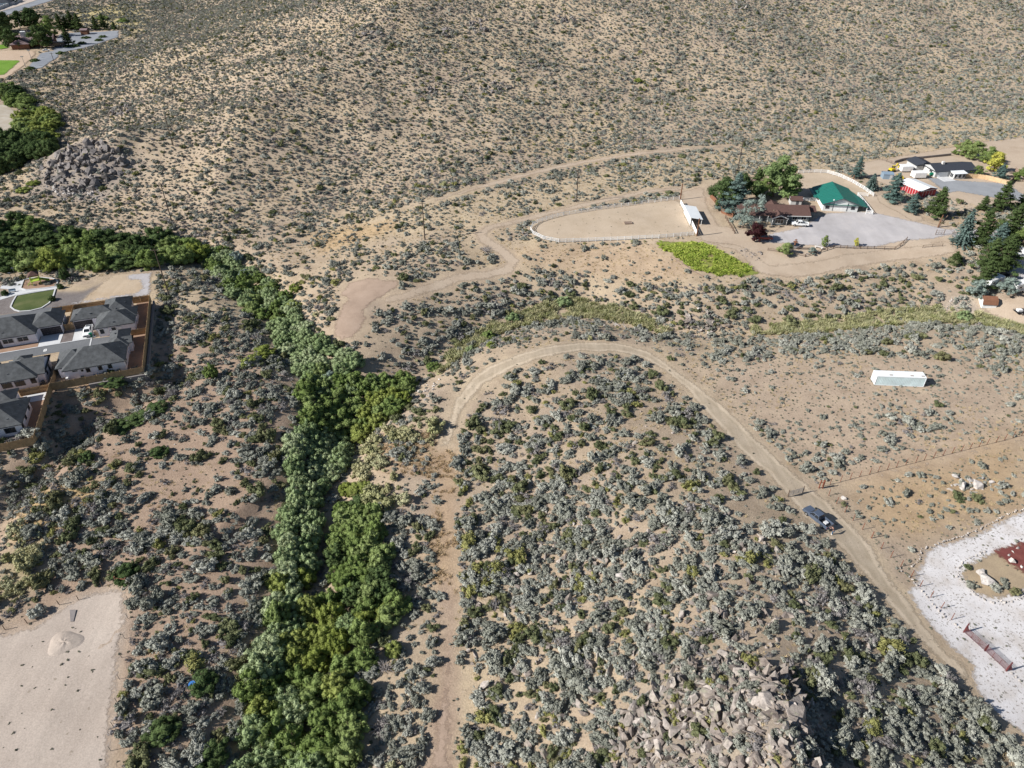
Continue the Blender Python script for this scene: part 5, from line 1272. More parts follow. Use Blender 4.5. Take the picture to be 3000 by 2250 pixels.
board_fence('cedar fence in the side passage between the lower houses', D([(-16.2, -2.4), (-15.9, 9.5)]), 1.7, M['cedar'], zdev)
board_fence('cedar fence between the two garages', D([(-15.9, 25.2), (-15.9, 35.6)]), 1.7, M['cedar'], zdev)
board_fence('short cedar gate panel beside the double garage', D([(-16.9, 25.4), (-15.0, 25.4)]), 1.7, M['cedar'], zdev)
# retaining walls under the fences, made of block courses
def block_wall(label, pts, z0, z1, th=.45):
    p0 = pts[0]; o = thing('retaining_wall', label, 'wall', (p0[0], p0[1], z0)); base = Vector((p0[0], p0[1], z0))
    nc = max(2, int((z1 - z0) / .6)); ch = (z1 - z0) / nc
    for a, b in bays(pts, 4.8):
        A = Vector((*a, z0)) - base; Bv = Vector((*b, z0)) - base; d = Vector((b[0] - a[0], b[1] - a[1], 0)).normalized()
        for k in range(nc):
            g = d * .012
            MB().beam(A + g + Vector((0, 0, ch * (k + .5))), Bv - g + Vector((0, 0, ch * (k + .5))), th + .03 * (k % 2), ch - .02).build('course', M['block_wall'], o)
    return o
block_wall('block retaining wall below the creek side cedar fence', D([(3.85, 34.6), (4.05, -2.9)]), -1.6, 1.98)
block_wall('block retaining wall below the lower cedar fence', D([(3.9, -2.85), (-8.5, -2.85)]), -1.6, 1.96)

# street, drives and yards of the housing lot (level pad)
def flat_sheet(name, poly, z, mat, label, cat='ground', th=.02):
    m = MB(); m.prism(poly, z - .3, z); o = m.build(name, mat); a = o.data.attributes.new('edge', 'FLOAT', 'POINT'); a.data.foreach_set('value', [4.0] * len(o.data.vertices))
    return tag(o, label, cat, kind='structure')
flat_sheet('street', D([(-40, 14.4), (-16, 14.55), (-4.5, 14.6), (-4.5, 18.0), (-9.9, 18.5), (-40, 18.3)]), DZ + .03, G_['asphalt_dark'], 'grey street between the new houses', 'road')
flat_sheet('kerb', D([(-40, 18.3), (-10, 18.55), (-10, 18.85), (-40, 18.6)]), DZ + .14, M['concrete'], 'pale kerb along the street of new houses', 'kerb')
flat_sheet('kerb', D([(-10.25, 14.6), (-9.95, 14.6), (-9.95, 18.5), (-10.25, 18.5)]), DZ + .09, M['concrete'], 'short pale kerb across the street end', 'kerb')
flat_sheet('driveway', D([(-22.4, 18.9), (-17.4, 18.95), (-17.2, 24.2), (-22.4, 24.2)]), DZ + .06, M['concrete'], 'concrete driveway of the double garage house', 'driveway')
flat_sheet('driveway', D([(-14.6, 18.95), (-9.2, 19.0), (-9.2, 24.9), (-14.6, 24.9)]), DZ + .065, M['concrete'], 'concrete driveway with the white pickup on it', 'driveway')
flat_sheet('planting_bed', D([(-17.2, 18.95), (-14.7, 18.95), (-14.7, 24.8), (-17.1, 24.8)]), DZ + .05, G_['mulch'], 'dark mulch bed between the two driveways')
flat_sheet('front_garden', D([(-40, 18.65), (-22.5, 18.9), (-22.5, 21.2), (-40, 21.2)]), DZ + .05, G_['backyard'], 'bare front garden of the double garage house')
flat_sheet('back_yard', D([(-.4, -2.2), (3.3, -2.2), (3.1, 34.3), (-.4, 34.3)]), DZ + .02, G_['backyard'], 'brown dirt back yards behind the creek side fence')
flat_sheet('back_yard', D([(-19.2, -22.2), (-16.6, -22.2), (-16.5, -3.0), (-22, -3.0)]), DZ + .02, G_['backyard'], 'brown dirt yard of the lowest house')
flat_sheet('side_yard', D([(-40, -22.3), (-19.3, -22.2), (-19.3, -18.1), (-40, -18.1)]), DZ + .024, G_['mulch'], 'dark strip below the lowest house')  # strip in the mulch colour, darker than the yard beside it
flat_sheet('patio', D([(-22, -3.2), (-17, -3.1), (-17, -6.2), (-20, -6.2)]), DZ + .05, M['concrete'], 'small pale patio in the lowest yard', 'patio')
# street number painted on the asphalt
cu = bpy.data.curves.new('painted_number', 'FONT'); cu.body = '8'; cu.size = 1.7; cu.extrude = .004; cu.align_x = 'CENTER'; cu.align_y = 'CENTER'; cu.offset = .03
to = bpy.data.objects.new('tmp', cu); COL.objects.link(to); dg = bpy.context.evaluated_depsgraph_get(); me = bpy.data.meshes.new_from_object(to.evaluated_get(dg)); bpy.data.objects.remove(to)
me.materials.clear(); me.materials.append(M['white']); pn = bpy.data.objects.new('painted_number', me); COL.objects.link(pn); pn.location = dloc(-20.4, 16.4, DZ + .045); pn.rotation_euler = (0, 0, DA)
tag(pn, 'white number 8 painted on the grey street', 'road marking')
def wheelie_bin(label, loc, rz, mat):
    o = thing('trash_bin', label, 'bin', loc, rz)
    MB().add([(-.28, -.3, .08), (.28, -.3, .08), (.28, .3, .08), (-.28, .3, .08), (-.34, -.38, 1.0), (.34, -.38, 1.0), (.34, .38, 1.0), (-.34, .38, 1.0)],
             [(3, 2, 1, 0), (4, 5, 6, 7), (0, 1, 5, 4), (1, 2, 6, 5), (2, 3, 7, 6), (3, 0, 4, 7)]).build('tub', mat, o)
    MB().prof([(-.38, 1.0), (.38, 1.0), (.36, 1.08), (-.2, 1.12), (-.38, 1.06)], -.4, .4).build('lid', mat, o)
    for s in (-1, 1): MB().tube((-.3, s * .3, .12), (-.3, s * .38, .12), .12, .12, 10).build('wheel', M['black'], o)
    return o
wheelie_bin('green trash bin at the end of the pickup driveway', dloc(-10.2, 19.4, DZ + .07), DA, M['teal'])
wheelie_bin('tan trash bin next to the green one', dloc(-9.2, 20.2, DZ + .07), DA + .3, M['cedar_grey'])

# ------------------------------------------------------------------ playground beyond the houses
def pk(u, v): p = at(u, v); return (p.x, p.y)
k6 = .22604
def c6(x, y): return (x * k6, 780 + y * k6)
sheet('rear_street', ats([c6(*q) for q in [(-300, 690), (0, 640), (200, 612), (480, 560), (740, 522), (790, 545), (600, 600), (300, 660), (0, 760), (-300, 800)]]), G_['asphalt_dark'], .13, 1.5, .05, label='grey street behind the double garage house', cat='road')
lawn_px = [c6(*p) for p in [(215, 385), (720, 300), (690, 400), (640, 480), (540, 545), (400, 580), (260, 590), (190, 570), (140, 530), (170, 460)]]
sheet('park_lawn', ats(lawn_px), G_['lawn_dark'], .12, 1.2, .05, label='dark green park lawn with a pale kerb', cat='lawn')
def kerb_loop(label, px, h=.22, w=.35, close=True):
    P = ats(px); P = P + [P[0]] if close else P
    m = MB()
    for a, b in zip(P, P[1:]):
        for (q0, q1) in bays([a, b], 2.0): m.beam((q0[0], q0[1], gz(*q0) + h / 2), (q1[0], q1[1], gz(*q1) + h / 2), w, h)
    o = m.build('kerb', M['concrete']); return tag(o, label, 'kerb', kind='structure')
kerb_loop('pale kerb round the park lawn', lawn_px)
sand_px = [c6(*p) for p in [(270, 290), (310, 180), (400, 160), (540, 150), (700, 165), (750, 195), (735, 265), (600, 285), (340, 310)]]
sheet('play_sand', ats(sand_px), G_['backyard'], .12, 1.2, .05, label='brown soft floor of the playground')
kerb_loop('pale kerb round the playground', sand_px)
walk_px = [c6(*p) for p in [(0, 290), (60, 200), (200, 180), (310, 180), (265, 285), (350, 310), (740, 265), (760, 290), (450, 330), (230, 370), (130, 400), (0, 440), (0, 400), (110, 370), (120, 330), (100, 300)]]
sheet('park_walk', ats(walk_px), M['concrete'], .14, 1.2, .02, label='white concrete walk beside the playground', cat='path')
p = at(*c6(480, 225)); o = thing('play_structure', 'lime green climbing tower with slide on the playground', 'playground', p, DA + .2)
for sx in (-1.1, 1.1):
    for sy in (-1, 1): MB().tube((sx, sy, -.1), (sx, sy, 3.1), .09, .09, 8).build('post', M['lime'], o)
MB().box(-1.15, -1.05, 1.2, 1.15, 1.05, 1.32).build('deck', M['lime'], o)
r = MB(); hip(r, -1.4, -1.3, 1.4, 1.3, 3.1, .8); r.build('roof', M['shingle_brown'], o)
s = MB(); s.add([(1.1, -.4, 1.3), (1.1, .4, 1.3), (3.4, .4, .25), (3.4, -.4, .25), (1.1, -.4, 1.2), (1.1, .4, 1.2), (3.4, .4, .15), (3.4, -.4, .15)], [(0, 1, 2, 3), (7, 6, 5, 4), (0, 3, 7, 4), (1, 5, 6, 2), (2, 6, 7, 3)])
for y in (-.45, .45): s.beam((1.1, y, 1.45), (3.4, y, .4), .08, .3)
s.build('slide', M['lime'], o)
ld = MB()
for y in (-.35, .35): ld.tube((-2.4, y, 0), (-1.1, y, 1.3), .05)
for q in range(5): ld.tube((-2.2 + q * .25, -.35, .2 + q * .25), (-2.2 + q * .25, .35, .2 + q * .25), .035)
ld.build('ladder', M['lime'], o)
for yy in (-1.0, 1.0): MB().beam((-1.1, yy, 2.1), (1.1, yy, 2.1), .06, .5).build('side_panel', M['lime'], o)
for (x, y, lab) in [(215, 150, 'dark lamp post beside the playground'), (175, 215, 'second dark lamp post at the park walk')]:
    q = at(*c6(x + 20, y + 40)); o = thing('lamp_post', lab, 'lamp post', q)
    MB().tube((0, 0, -.1), (0, 0, 4.2), .08, .05).build('pole', M['dark_trim'], o); MB().box(-.35, -.18, 4.15, .35, .18, 4.3).build('lamp_head', M['dark_trim'], o)
q = at(*c6(165, 335)); o = thing('park_bench', 'blue grey bench on the park walk', 'bench', q, DA)
MB().box(-.9, -.25, .42, .9, .25, .48).build('seat', M['blue_metal'], o); MB().box(-.9, .22, .5, .9, .28, .95).build('backrest', M['blue_metal'], o)
for s in (-.7, .7): MB().box(s - .04, -.22, -.05, s + .04, .24, .42).build('leg', M['dark_trim'], o)
sheet('graded_pad', PW['dirt_pad'], G_['graded'], .09, 1.5, .3, label='graded orange dirt pad beyond the cedar fence')
sheet('gravel_strip', ats([c6(*q) for q in [(1620, 120), (1750, 90), (1990, 75), (1975, 240), (1965, 385), (1720, 420), (1400, 440), (800, 530), (760, 510), (1100, 430), (1500, 370), (1740, 340), (1810, 290), (1790, 190), (1620, 190)]]),
      G_['gravel'], .16, 1.2, .2, label='pale gravel track hooking round the graded pad', cat='track')
for (x, y) in [(70, 370), (860, 170), (790, 285), (680, 440)]:
    q = at(*c6(x, y)); shrub('willow_dark', q.x, q.y, 1.6 if x != 860 else 4, 1.8 if x != 860 else 3, {70: 'small green tree at the left end of the park walk', 860: 'young dark tree at the playground corner', 790: 'dark shrub in the mulch by the playground', 680: 'dark shrub beside the park lawn'}[x], None, rs, 'shrub', 'shrub')

# ------------------------------------------------------------------ vehicles
def wheels(o, xs, w, r=.38, tw=.26, rim=None):
    for x in xs:
        for s in (-1, 1):
            t = MB().tube((x, s * (w - tw), r), (x, s * w, r), r, r, 16).build('wheel', M['black'], o)
            MB().tube((x, s * (w - .02), r), (x, s * (w + .015), r), r * .62, r * .55, 12).build('rim', rim or M['rim'], t)
def glass_quad(o, P, name, d=.012):
    """thin pane of four points, pushed out along its normal"""
    P = [Vector(p) for p in P]; n = (P[1] - P[0]).cross(P[3] - P[0]).normalized()
    c = sum(P, Vector()) / 4; P = [c + (p - c) * .86 for p in P]
    MB().add([p + n * d for p in P] + [p - n * .03 for p in P], [(0, 1, 2, 3), (7, 6, 5, 4), (0, 4, 5, 1), (1, 5, 6, 2), (2, 6, 7, 3), (3, 7, 4, 0)]).build(name, M['glass'], o)
def cabin(o, b, t, w0, w1, mat, split=None):
    """greenhouse: b = (x0, x1, z) base, t = (x0, x1, z) roof, half widths w0 (base) w1 (roof)"""
    x0, x1, z0 = b; a0, a1, z1 = t
    V = [(x0, -w0, z0), (x1, -w0, z0), (x1, w0, z0), (x0, w0, z0), (a0, -w1, z1), (a1, -w1, z1), (a1, w1, z1), (a0, w1, z1)]
    MB().add(V, [(3, 2, 1, 0), (4, 5, 6, 7), (0, 1, 5, 4), (1, 2, 6, 5), (2, 3, 7, 6), (3, 0, 4, 7)]).build('cab', mat, o, bevel=.05)
    glass_quad(o, [V[1], V[2], V[6], V[5]], 'windshield'); glass_quad(o, [V[3], V[0], V[4], V[7]], 'rear_window')
    k = split or [0, .5, 1]
    L = lambda p, q, f: tuple(p[i] + (q[i] - p[i]) * f for i in range(3))
    for f0, f1 in zip(k, k[1:]):
        glass_quad(o, [L(V[0], V[1], f0), L(V[0], V[1], f1), L(V[4], V[5], f1), L(V[4], V[5], f0)], 'side_window')
        glass_quad(o, [L(V[2], V[3], 1 - f1), L(V[2], V[3], 1 - f0), L(V[6], V[7], 1 - f0), L(V[6], V[7], 1 - f1)], 'side_window')
def pickup(label, loc, rz, mat, sc=1.0, group=None):
    o = thing('pickup_truck', label, 'pickup', loc, rz, group, sc)
    MB().prof([(-.85, .42), (2.7, .42), (2.86, .6), (2.88, .95), (2.7, 1.08), (1.4, 1.18), (-.85, 1.18)], -.96, .96).build('body', mat, o, bevel=.06)
    m = MB(); m.box(-2.9, -.96, .55, -.85, -.84, 1.22); m.box(-2.9, .84, .55, -.85, .96, 1.22); m.build('bed_side', mat, o, bevel=.03)
    MB().box(-2.88, -.84, .55, -.86, .84, .68).build('bed_floor', M['bed_liner'], o); MB().box(-2.95, -.84, .56, -2.87, .84, 1.18).build('tailgate', mat, o)
    MB().box(-3.08, -.9, .45, -2.93, .9, .62).build('bumper', M['chrome'], o); MB().box(2.84, -.92, .42, 2.98, .92, .62).build('bumper', M['chrome'], o)
    MB().box(2.86, -.6, .68, 2.91, .6, .95).build('grille', M['dark_trim'], o)
    for s in (-1, 1):
        MB().box(2.8, s * .78 - .14, .76, 2.9, s * .78 + .14, .95).build('headlight', M['lamp'], o); MB().box(-2.93, s * .9 - .05, .8, -2.88, s * .9 + .05, 1.12).build('tail_light', M['lamp_red'], o)
        MB().box(1.0, s * 1.05 - .1, 1.2, 1.2, s * 1.05 + .1, 1.4).build('side_mirror', mat, o)
    cabin(o, (-.85, 1.45, 1.16), (-.62, .72, 1.86), .92, .76, mat, [.02, .48, .96])
    wheels(o, (-1.85, 1.85), .98, .42, .28)
    return o
def car(label, loc, rz, mat, sc=1.0, suv=False, name='car'):
    o = thing(name, label, 'car', loc, rz, None, sc)
    h = .15 if suv else 0
    MB().prof([(-2.2, .4), (2.2, .4), (2.32, .6), (2.25, .82 + h), (1.2, .95 + h), (-1.7, 1.0 + h), (-2.28, .92 + h), (-2.3, .6)], -.88, .88).build('body', mat, o, bevel=.07)
    cabin(o, (-1.75 if suv else -1.5, 1.15, .93 + h), (-1.5 if suv else -.9, .35, 1.42 + h * 1.6), .84, .66, mat, [.04, .5, .95])
    for s in (-1, 1):
        MB().box(2.18, s * .62 - .16, .66, 2.3, s * .62 + .16, .8).build('headlight', M['lamp'], o); MB().box(-2.32, s * .66 - .14, .7, -2.24, s * .66 + .14, .86).build('tail_light', M['lamp_red'], o)
    wheels(o, (-1.35, 1.4), .89, .33, .22)
    return o
def travel_trailer(label, loc, rz, L=7.0, sc=1.0, stripe=None):
    o = thing('travel_trailer', label, 'trailer', loc, rz, None, sc)
    MB().prof([(-L / 2, .55), (L / 2 - .3, .55), (L / 2, .9), (L / 2 + .05, 1.7), (L / 2 - .5, 2.9), (-L / 2, 2.95)], -1.2, 1.2).build('body', M['white'], o, bevel=.08)
    for s in (-1, 1):
        MB().box(-L / 2 + .1, s * 1.205 - .008, .9, L / 2 - .2, s * 1.205 + .008, 1.2).build('stripe', stripe or M['blue_metal'], o)
        for x in (-L * .28, L * .1): MB().box(x - .5, s * 1.21 - .012, 1.6, x + .5, s * 1.21 + .012, 2.2).build('window', M['glass'], o)
    MB().box(L * .26, -1.23, .7, L * .26 + .7, -1.2, 2.5).build('door', M['trim'], o)
    MB().box(-.5, -.4, 2.9, .4, .4, 3.15).build('roof_unit', M['white'], o)
    m = MB(); m.beam((L / 2, -.6, .5), (L / 2 + 1.1, 0, .5), .1, .1); m.beam((L / 2, .6, .5), (L / 2 + 1.1, 0, .5), .1, .1); m.build('hitch', M['dark_trim'], o)
    wheels(o, (-.7, .2), 1.15, .34, .24)
    return o
def heading(p, q): return math.atan2(q.y - p.y, q.x - p.x)
pr, pf = at(2403, 1545), at(2362, 1511); hd = heading(pr, pf)
off = Vector((math.cos(hd), math.sin(hd), 0)); side = Vector((-off.y, off.x, 0))
tc = (pr + pf) / 2 - side * .95
truck = pickup('blue grey pickup stopped on the dirt road by the gate', (tc.x, tc.y, gz(tc.x, tc.y) + .1), hd, M['car_grey'], .97)
MB().box(-2.2, -.45, .7, -1.5, .3, 1.1).build('cargo_bag', M['concrete'], truck)
p0, p1 = at(2320, 664), at(2369, 667); pickup('white pickup parked before the brown roofed house', ((p0.x + p1.x) / 2, (p0.y + p1.y) / 2 + .9, gz(p0.x, p0.y) + .17), heading(p1, p0), M['car_white'], .92)
pickup('white pickup on the concrete driveway of the new houses', dloc(-11.0, 21.6, DZ + .08), DA - math.pi / 2 - .05, M['car_white'], .9)
q = at(2240, 703); car('dark red car half hidden under the plum tree', (q.x, q.y, q.z + .16), -.05, M['car_red'], 1.0, True)
q = at(2955, 815); car('dark car with blue cover between the white trailers', (q.x, q.y, q.z + .13), .35, M['car_dark'], 1.0)
q = at(2998, 757); car('silver car at the right edge beyond the trailers', (q.x, q.y, q.z + .13), -.6, M['car_silver'], 1.0)
q = at(2905, 838); travel_trailer('white travel trailer half under the pine at the right', (q.x, q.y, q.z + .12), .5, 7.0)
q = at(2985, 852); travel_trailer('white travel trailer behind the silver bush at the right edge', (q.x, q.y, q.z + .12), .35, 6.5)
q = at(2978, 748); travel_trailer('long white trailer beyond the pines at the right edge', (q.x, q.y, q.z + .13), -.55, 6.0, .8)
# utility trailer with gear
q = at(2988, 917); o = thing('utility_trailer', 'black and white utility trailer loaded with gear at the right edge', 'trailer', (q.x, q.y, q.z + .1), .05)
MB().box(-1.8, -.9, .5, 1.8, .9, .6).build('deck', M['bed_liner'], o)
for s in (-.9, .9): MB().beam((-1.8, s, .95), (1.8, s, .95), .06, .06).build('rail', M['pipe_grey'], o)
for x in (-1.8, -.6, .6, 1.8):
    for s in (-.9, .9): MB().beam((x, s, .55), (x, s, .97), .05, .05).build('stake', M['pipe_grey'], o)
MB().box(-1.2, -.6, .62, .1, .5, 1.2).build('load', M['white'], o); MB().box(.3, -.5, .62, 1.3, .6, 1.0).build('load', M['black'], o); MB().beam((1.8, 0, .5), (2.9, 0, .45), .1, .1).build('hitch', M['dark_trim'], o)
wheels(o, (-.2,), 1.15, .32, .2)

# ------------------------------------------------------------------ person at the tailgate
def person():
    tail = Vector((truck.location.x, truck.location.y, 0)) - off * 3.9 + side * .35
    x, y = tail.x, tail.y; g = gz(x, y) + .09
    o = thing('person', 'person in blue jeans bending over the tailgate of the pickup', 'person', (x, y, g), hd)
    def skin(name, J, E_, mat, root=0, sub=2):
        m = bpy.data.meshes.new(name); m.from_pydata([j[0] for j in J], E_, []); m.update(); ob = bpy.data.objects.new(name, m); COL.objects.link(ob); ob.parent = o
        sm = ob.modifiers.new('skin', 'SKIN'); sm.use_smooth_shade = True
        sv = m.skin_vertices[0].data
        for k, j in enumerate(J): sv[k].radius = (j[1], j[1]) if not hasattr(j[1], '__len__') else j[1]; sv[k].use_root = (k == root)
        ss = ob.modifiers.new('sub', 'SUBSURF'); ss.levels = sub; ss.render_levels = sub; m.materials.append(mat); return ob
    J = [((0, 0, .93), (.15, .13)), ((.14, 0, 1.18), (.15, .13)), ((.3, 0, 1.38), (.15, .11)), ((.38, 0, 1.47), .06), ((.46, 0, 1.54), .085), ((.5, 0, 1.64), .095), ((.52, 0, 1.7), .07),   # 0 pelvis .. 6 crown
         ((0, .1, .86), .1), ((.06, .12, .5), .065), ((-.02, .13, .09), .045), ((.14, .14, .04), .035),                                           # 7 hip L .. 10 toe
         ((0, -.1, .86), .1), ((.1, -.12, .5), .065), ((.12, -.13, .09), .045), ((.28, -.14, .04), .035),
         ((.32, .2, 1.38), .065), ((.5, .26, 1.2), .048), ((.74, .2, 1.2), .034), ((.32, -.2, 1.38), .065), ((.52, -.26, 1.18), .048), ((.75, -.18, 1.18), .034)]
    E_ = [(0, 1), (1, 2), (2, 3), (3, 4), (4, 5), (5, 6), (0, 7), (7, 8), (8, 9), (9, 10), (0, 11), (11, 12), (12, 13), (13, 14), (2, 15), (15, 16), (16, 17), (2, 18), (18, 19), (19, 20)]
    for s, w in ((1, 17), (-1, 20)):                                   # hands: palm and five fingers
        b = Vector(J[w][0]); pal = b + Vector((.08, 0, -.01)); J.append((tuple(pal), (.034, .02))); pi = len(J) - 1; E_.append((w, pi))
        for k, (dy, ln) in enumerate(((-.032, .07), (-.011, .085), (.011, .08), (.032, .06))):
            J.append((tuple(pal + Vector((.05, dy, 0))), .009)); J.append((tuple(pal + Vector((.05 + ln * .7, dy * 1.1, -.02))), .008)); E_ += [(pi, len(J) - 2), (len(J) - 2, len(J) - 1)]
        J.append((tuple(pal + Vector((.01, -s * .05, -.01))), .01)); J.append((tuple(pal + Vector((.045, -s * .065, -.02))), .009)); E_ += [(pi, len(J) - 2), (len(J) - 2, len(J) - 1)]
    skin('body', J, E_, M['skin'])
    Jj = [((0, 0, .96), (.165, .145)), ((0, .1, .86), .115), ((.06, .12, .5), .082), ((-.02, .13, .12), .07), ((0, -.1, .86), .115), ((.1, -.12, .5), .082), ((.12, -.13, .12), .07)]
    skin('jeans', Jj, [(0, 1), (1, 2), (2, 3), (0, 4), (4, 5), (5, 6)], M['jeans'])
    Js = [((.02, 0, .97), (.17, .15)), ((.14, 0, 1.18), (.17, .145)), ((.3, 0, 1.38), (.165, .125)), ((.32, .2, 1.38), .08), ((.48, .255, 1.22), .062), ((.32, -.2, 1.38), .08), ((.5, -.255, 1.2), .062)]
    skin('shirt', Js, [(0, 1), (1, 2), (2, 3), (3, 4), (2, 5), (5, 6)], M['shirt'])
    v, f = ICO2; hm = MB(); hm.add([(.485 + p[0] * .12, p[1] * .105, 1.66 + p[2] * .11) for p in v if True], f); hm.build('hair', M['hair'], o, smooth_=True)
    for s, q in ((1, (.06, .135, .04)), (-1, (.2, -.135, .04))): MB().prof([(q[0] - .14, 0), (q[0] + .14, 0), (q[0] + .13, .05), (q[0] + .02, .1), (q[0] - .13, .11)], q[1] - .05, q[1] + .05).build('shoe', M['white'], o, bevel=.015)
person()

# ------------------------------------------------------------------ shipping container
f0, f1 = at(2560, 1129), at(2705, 1134); ca_ = heading(f0, f1); Lc = (f1 - f0).length
o = thing('shipping_container', 'long white corrugated shipping container standing in the field', 'container', ((f0.x + f1.x) / 2, (f0.y + f1.y) / 2, min(f0.z, f1.z) + .1), ca_)
W_, H_ = 2.45, 2.6
for y0, sgn in ((0, -1), (W_, 1)):
    m = MB(); n = 30; pts = []
    for k in range(n):
        a = -Lc / 2 + .12 + (Lc - .24) * k / n; b = (Lc - .24) / n
        for fx, dd in ((0, 0), (.2, 0), (.35, .07), (.75, .07), (.9, 0)): pts.append((a + b * fx, y0 - sgn * dd))
    pts.append((Lc / 2 - .12, y0))
    V = [(x, y, .15) for x, y in pts] + [(x, y, H_ - .12) for x, y in pts]; N = len(pts)
    F = [(k, k + 1, N + k + 1, N + k) if sgn < 0 else (k + 1, k, N + k, N + k + 1) for k in range(N - 1)]
    m.add(V, F); m.build('corrugated_side', M['pale_teal'], o)
m = MB(); 
for x in (-Lc / 2, Lc / 2 - .14):
    for y in (-.02, W_ - .12): m.box(x, y, 0, x + .14, y + .14, H_)
for y in (-.02, W_ - .1):
    for z in (.0, H_ - .14): m.box(-Lc / 2 + .14, y, z, Lc / 2 - .14, y + .12, z + .14)
m.build('frame', M['white_metal'], o)
MB().box(-Lc / 2 + .03, .05, H_ - .1, Lc / 2 - .03, W_ - .05, H_ + .02).build('roof', M['white_metal'], o)
for s in (0, 1): 
    d = MB().box(-Lc / 2 - .02, .12 + s * (W_ - .2) / 2, .15, -Lc / 2 + .05, .1 + (s + 1) * (W_ - .2) / 2, H_ - .15).build('door', M['white_metal'], o)
    for t in (.35, .85): MB().tube((-Lc / 2 - .05, .1 + s * 1.12 + t, .2), (-Lc / 2 - .05, .1 + s * 1.12 + t, H_ - .2), .025).build('lock_bar', M['pipe_grey'], d)
MB().box(Lc / 2 - .1, .12, .15, Lc / 2 - .04, W_ - .12, H_ - .15).build('end_wall', M['white_metal'], o)
for x in (-Lc * .2, Lc * .22, Lc * .44): MB().box(x - .35, .5, H_ + .02, x + .35, .75, H_ + .1).build('roof_strap', M['cedar_grey'], o)

# ------------------------------------------------------------------ ranch house, barn and sheds
RZ = 4.52
hz_ = gz(91, 224) + .12
h1, ro = house('ranch_house', 'brown shingled ranch house with arched front gable', (91.2, 219.7, hz_), math.radians(-3.0),
               [(-15.5, 1.2, 7.0, 10.6, 'ggx'), (-6.3, -1.4, -1.0, 12.5, 'gg' + 'y'), (4.5, 5.2, 9.9, 10.4, 'ggx'), (-16.5, 3.0, -9.0, 9.5, 'ghx')], 2.3, .42, M['grey_siding'], M['shingle_brown'], inset=.5)
for x, w in ((2.0, 1.6), (4.9, 1.6)): window(h1, x, 1.7, 1.35, 'S', w, 1.1, panes=2)
window(h1, -3.7, -.9, 1.15, 'S', 2.6, 1.2, panes=3)
m = MB(); N = 14
arc = [(-3.7 + 1.3 * math.cos(math.pi * k / N), 1.9 + 1.15 * math.sin(math.pi * k / N)) for k in range(N + 1)]
m.add([(x, -.97, z) for x, z in arc] + [(x, -.9, z) for x, z in arc], [tuple(range(N + 1))] + [(k, k + 1, N + 2 + k, N + 1 + k) for k in range(N)]); m.build('arched_window', M['glass'], h1)
m = MB()
for k in range(N): m.beam((arc[k][0], -.95, arc[k][1]), (arc[k + 1][0], -.95, arc[k + 1][1]), .08, .1)
m.build('arch_trim', M['trim'], h1)
for x in (-6.0, -1.35): MB().box(x - .1, -1.35, -.3, x + .1, -1.15, 2.15).build('porch_post', M['trim'], h1)
for s in (-1, 1): MB().beam((-3.65 + s * 2.72, -1.42, 2.18), (-3.65, -1.42, 3.32), .08, .26).build('gable_trim', M['trim'], h1)
MB().beam((-.9, 1.15, 2.2), (7.0, 1.15, 2.2), .08, .2).build('fascia', M['trim'], h1)
door(h1, -8.0, 1.7, .1, 'S', 1.2)
for x in (-9.6, -6.9): MB().box(x - .08, 1.0, -.2, x + .08, 1.16, 2.1).build('porch_post', M['trim'], h1)
roof_vents(ro, [(-8.8, 4.4, 3.4), (-4.8, 3.2, 3.2), (1.5, 4.0, 3.3), (-4.0, 9.5, 2.9)], M['cedar_grey'])
window(h1, 6.5, 4.2, 1.3, 'E', 1.0, 1.0)
# barn
bz = gz(112, 238) + .12; BA = math.radians(-6.9); barn_o = Vector((106.5, 231.0))
bn, ro = house('green_roof_barn', 'white barn with green metal roof and wide garage door', (*barn_o, bz), BA, [(-1.0, -.6, 11.6, 15.5, 'ggy')], 2.35, .36, M['barn_siding'], M['green_metal'], inset=.6, cat='barn')
r2 = MB(); hip(r2, -2.2, 6.0, -.4, 15.0, 2.15, .05, 'gg', ax='y'); r2.build('lean_to_roof', M['green_metal'], bn)
r3 = MB(); r3.add([(11.4, -.4, 2.35), (14.2, -.2, 1.75), (14.2, 7.5, 1.75), (11.4, 14.5, 2.35), (11.4, -.4, 2.25), (14.2, -.2, 1.65), (14.2, 7.5, 1.65), (11.4, 14.5, 2.25)], [(0, 1, 2, 3), (7, 6, 5, 4), (0, 4, 5, 1), (1, 5, 6, 2), (2, 6, 7, 3)]); r3.build('lean_to_roof', M['green_metal'], bn)
for y in (0, 3.6, 7.2): MB().box(13.9, y, -.2, 14.05, y + .15, 1.7).build('lean_to_post', M['trim'], bn)
m = MB()
for k in range(1, 13):                                             # standing seams
    y = -.6 + 16.1 * k / 13
    m.beam((-1.0, y, 2.38), (5.3, y, 4.65), .05, .05); m.beam((11.6, y, 2.38), (5.3, y, 4.65), .05, .05)
m.beam((5.3, -.6, 4.64), (5.3, 15.5, 4.64), .3, .06); m.build('roof_seams', M['green_metal'], bn)
garage_door(bn, 5.2, 0.0, .02, 'S', 4.3, 2.6, M['white'])
for x in (1.0, 9.4): window(bn, x, .0, 1.2, 'S', 1.1, .95, M['dark_trim'], panes=2)
for x in (2.85, 7.55): MB().box(x - .09, -.06, 0, x + .09, -.002, 2.9).build('trim_board', M['dark_trim'], bn)
MB().beam((-1.0, -.66, 2.22), (5.3, -.66, 4.5), .06, .2).build('rake_trim', M['dark_trim'], bn); MB().beam((11.6, -.66, 2.22), (5.3, -.66, 4.5), .06, .2).build('rake_trim', M['dark_trim'], bn)
MB().box(2.4, -.2, 3.5, 2.7, .3, 3.9).build('weather_vane_base', M['white'], ro)
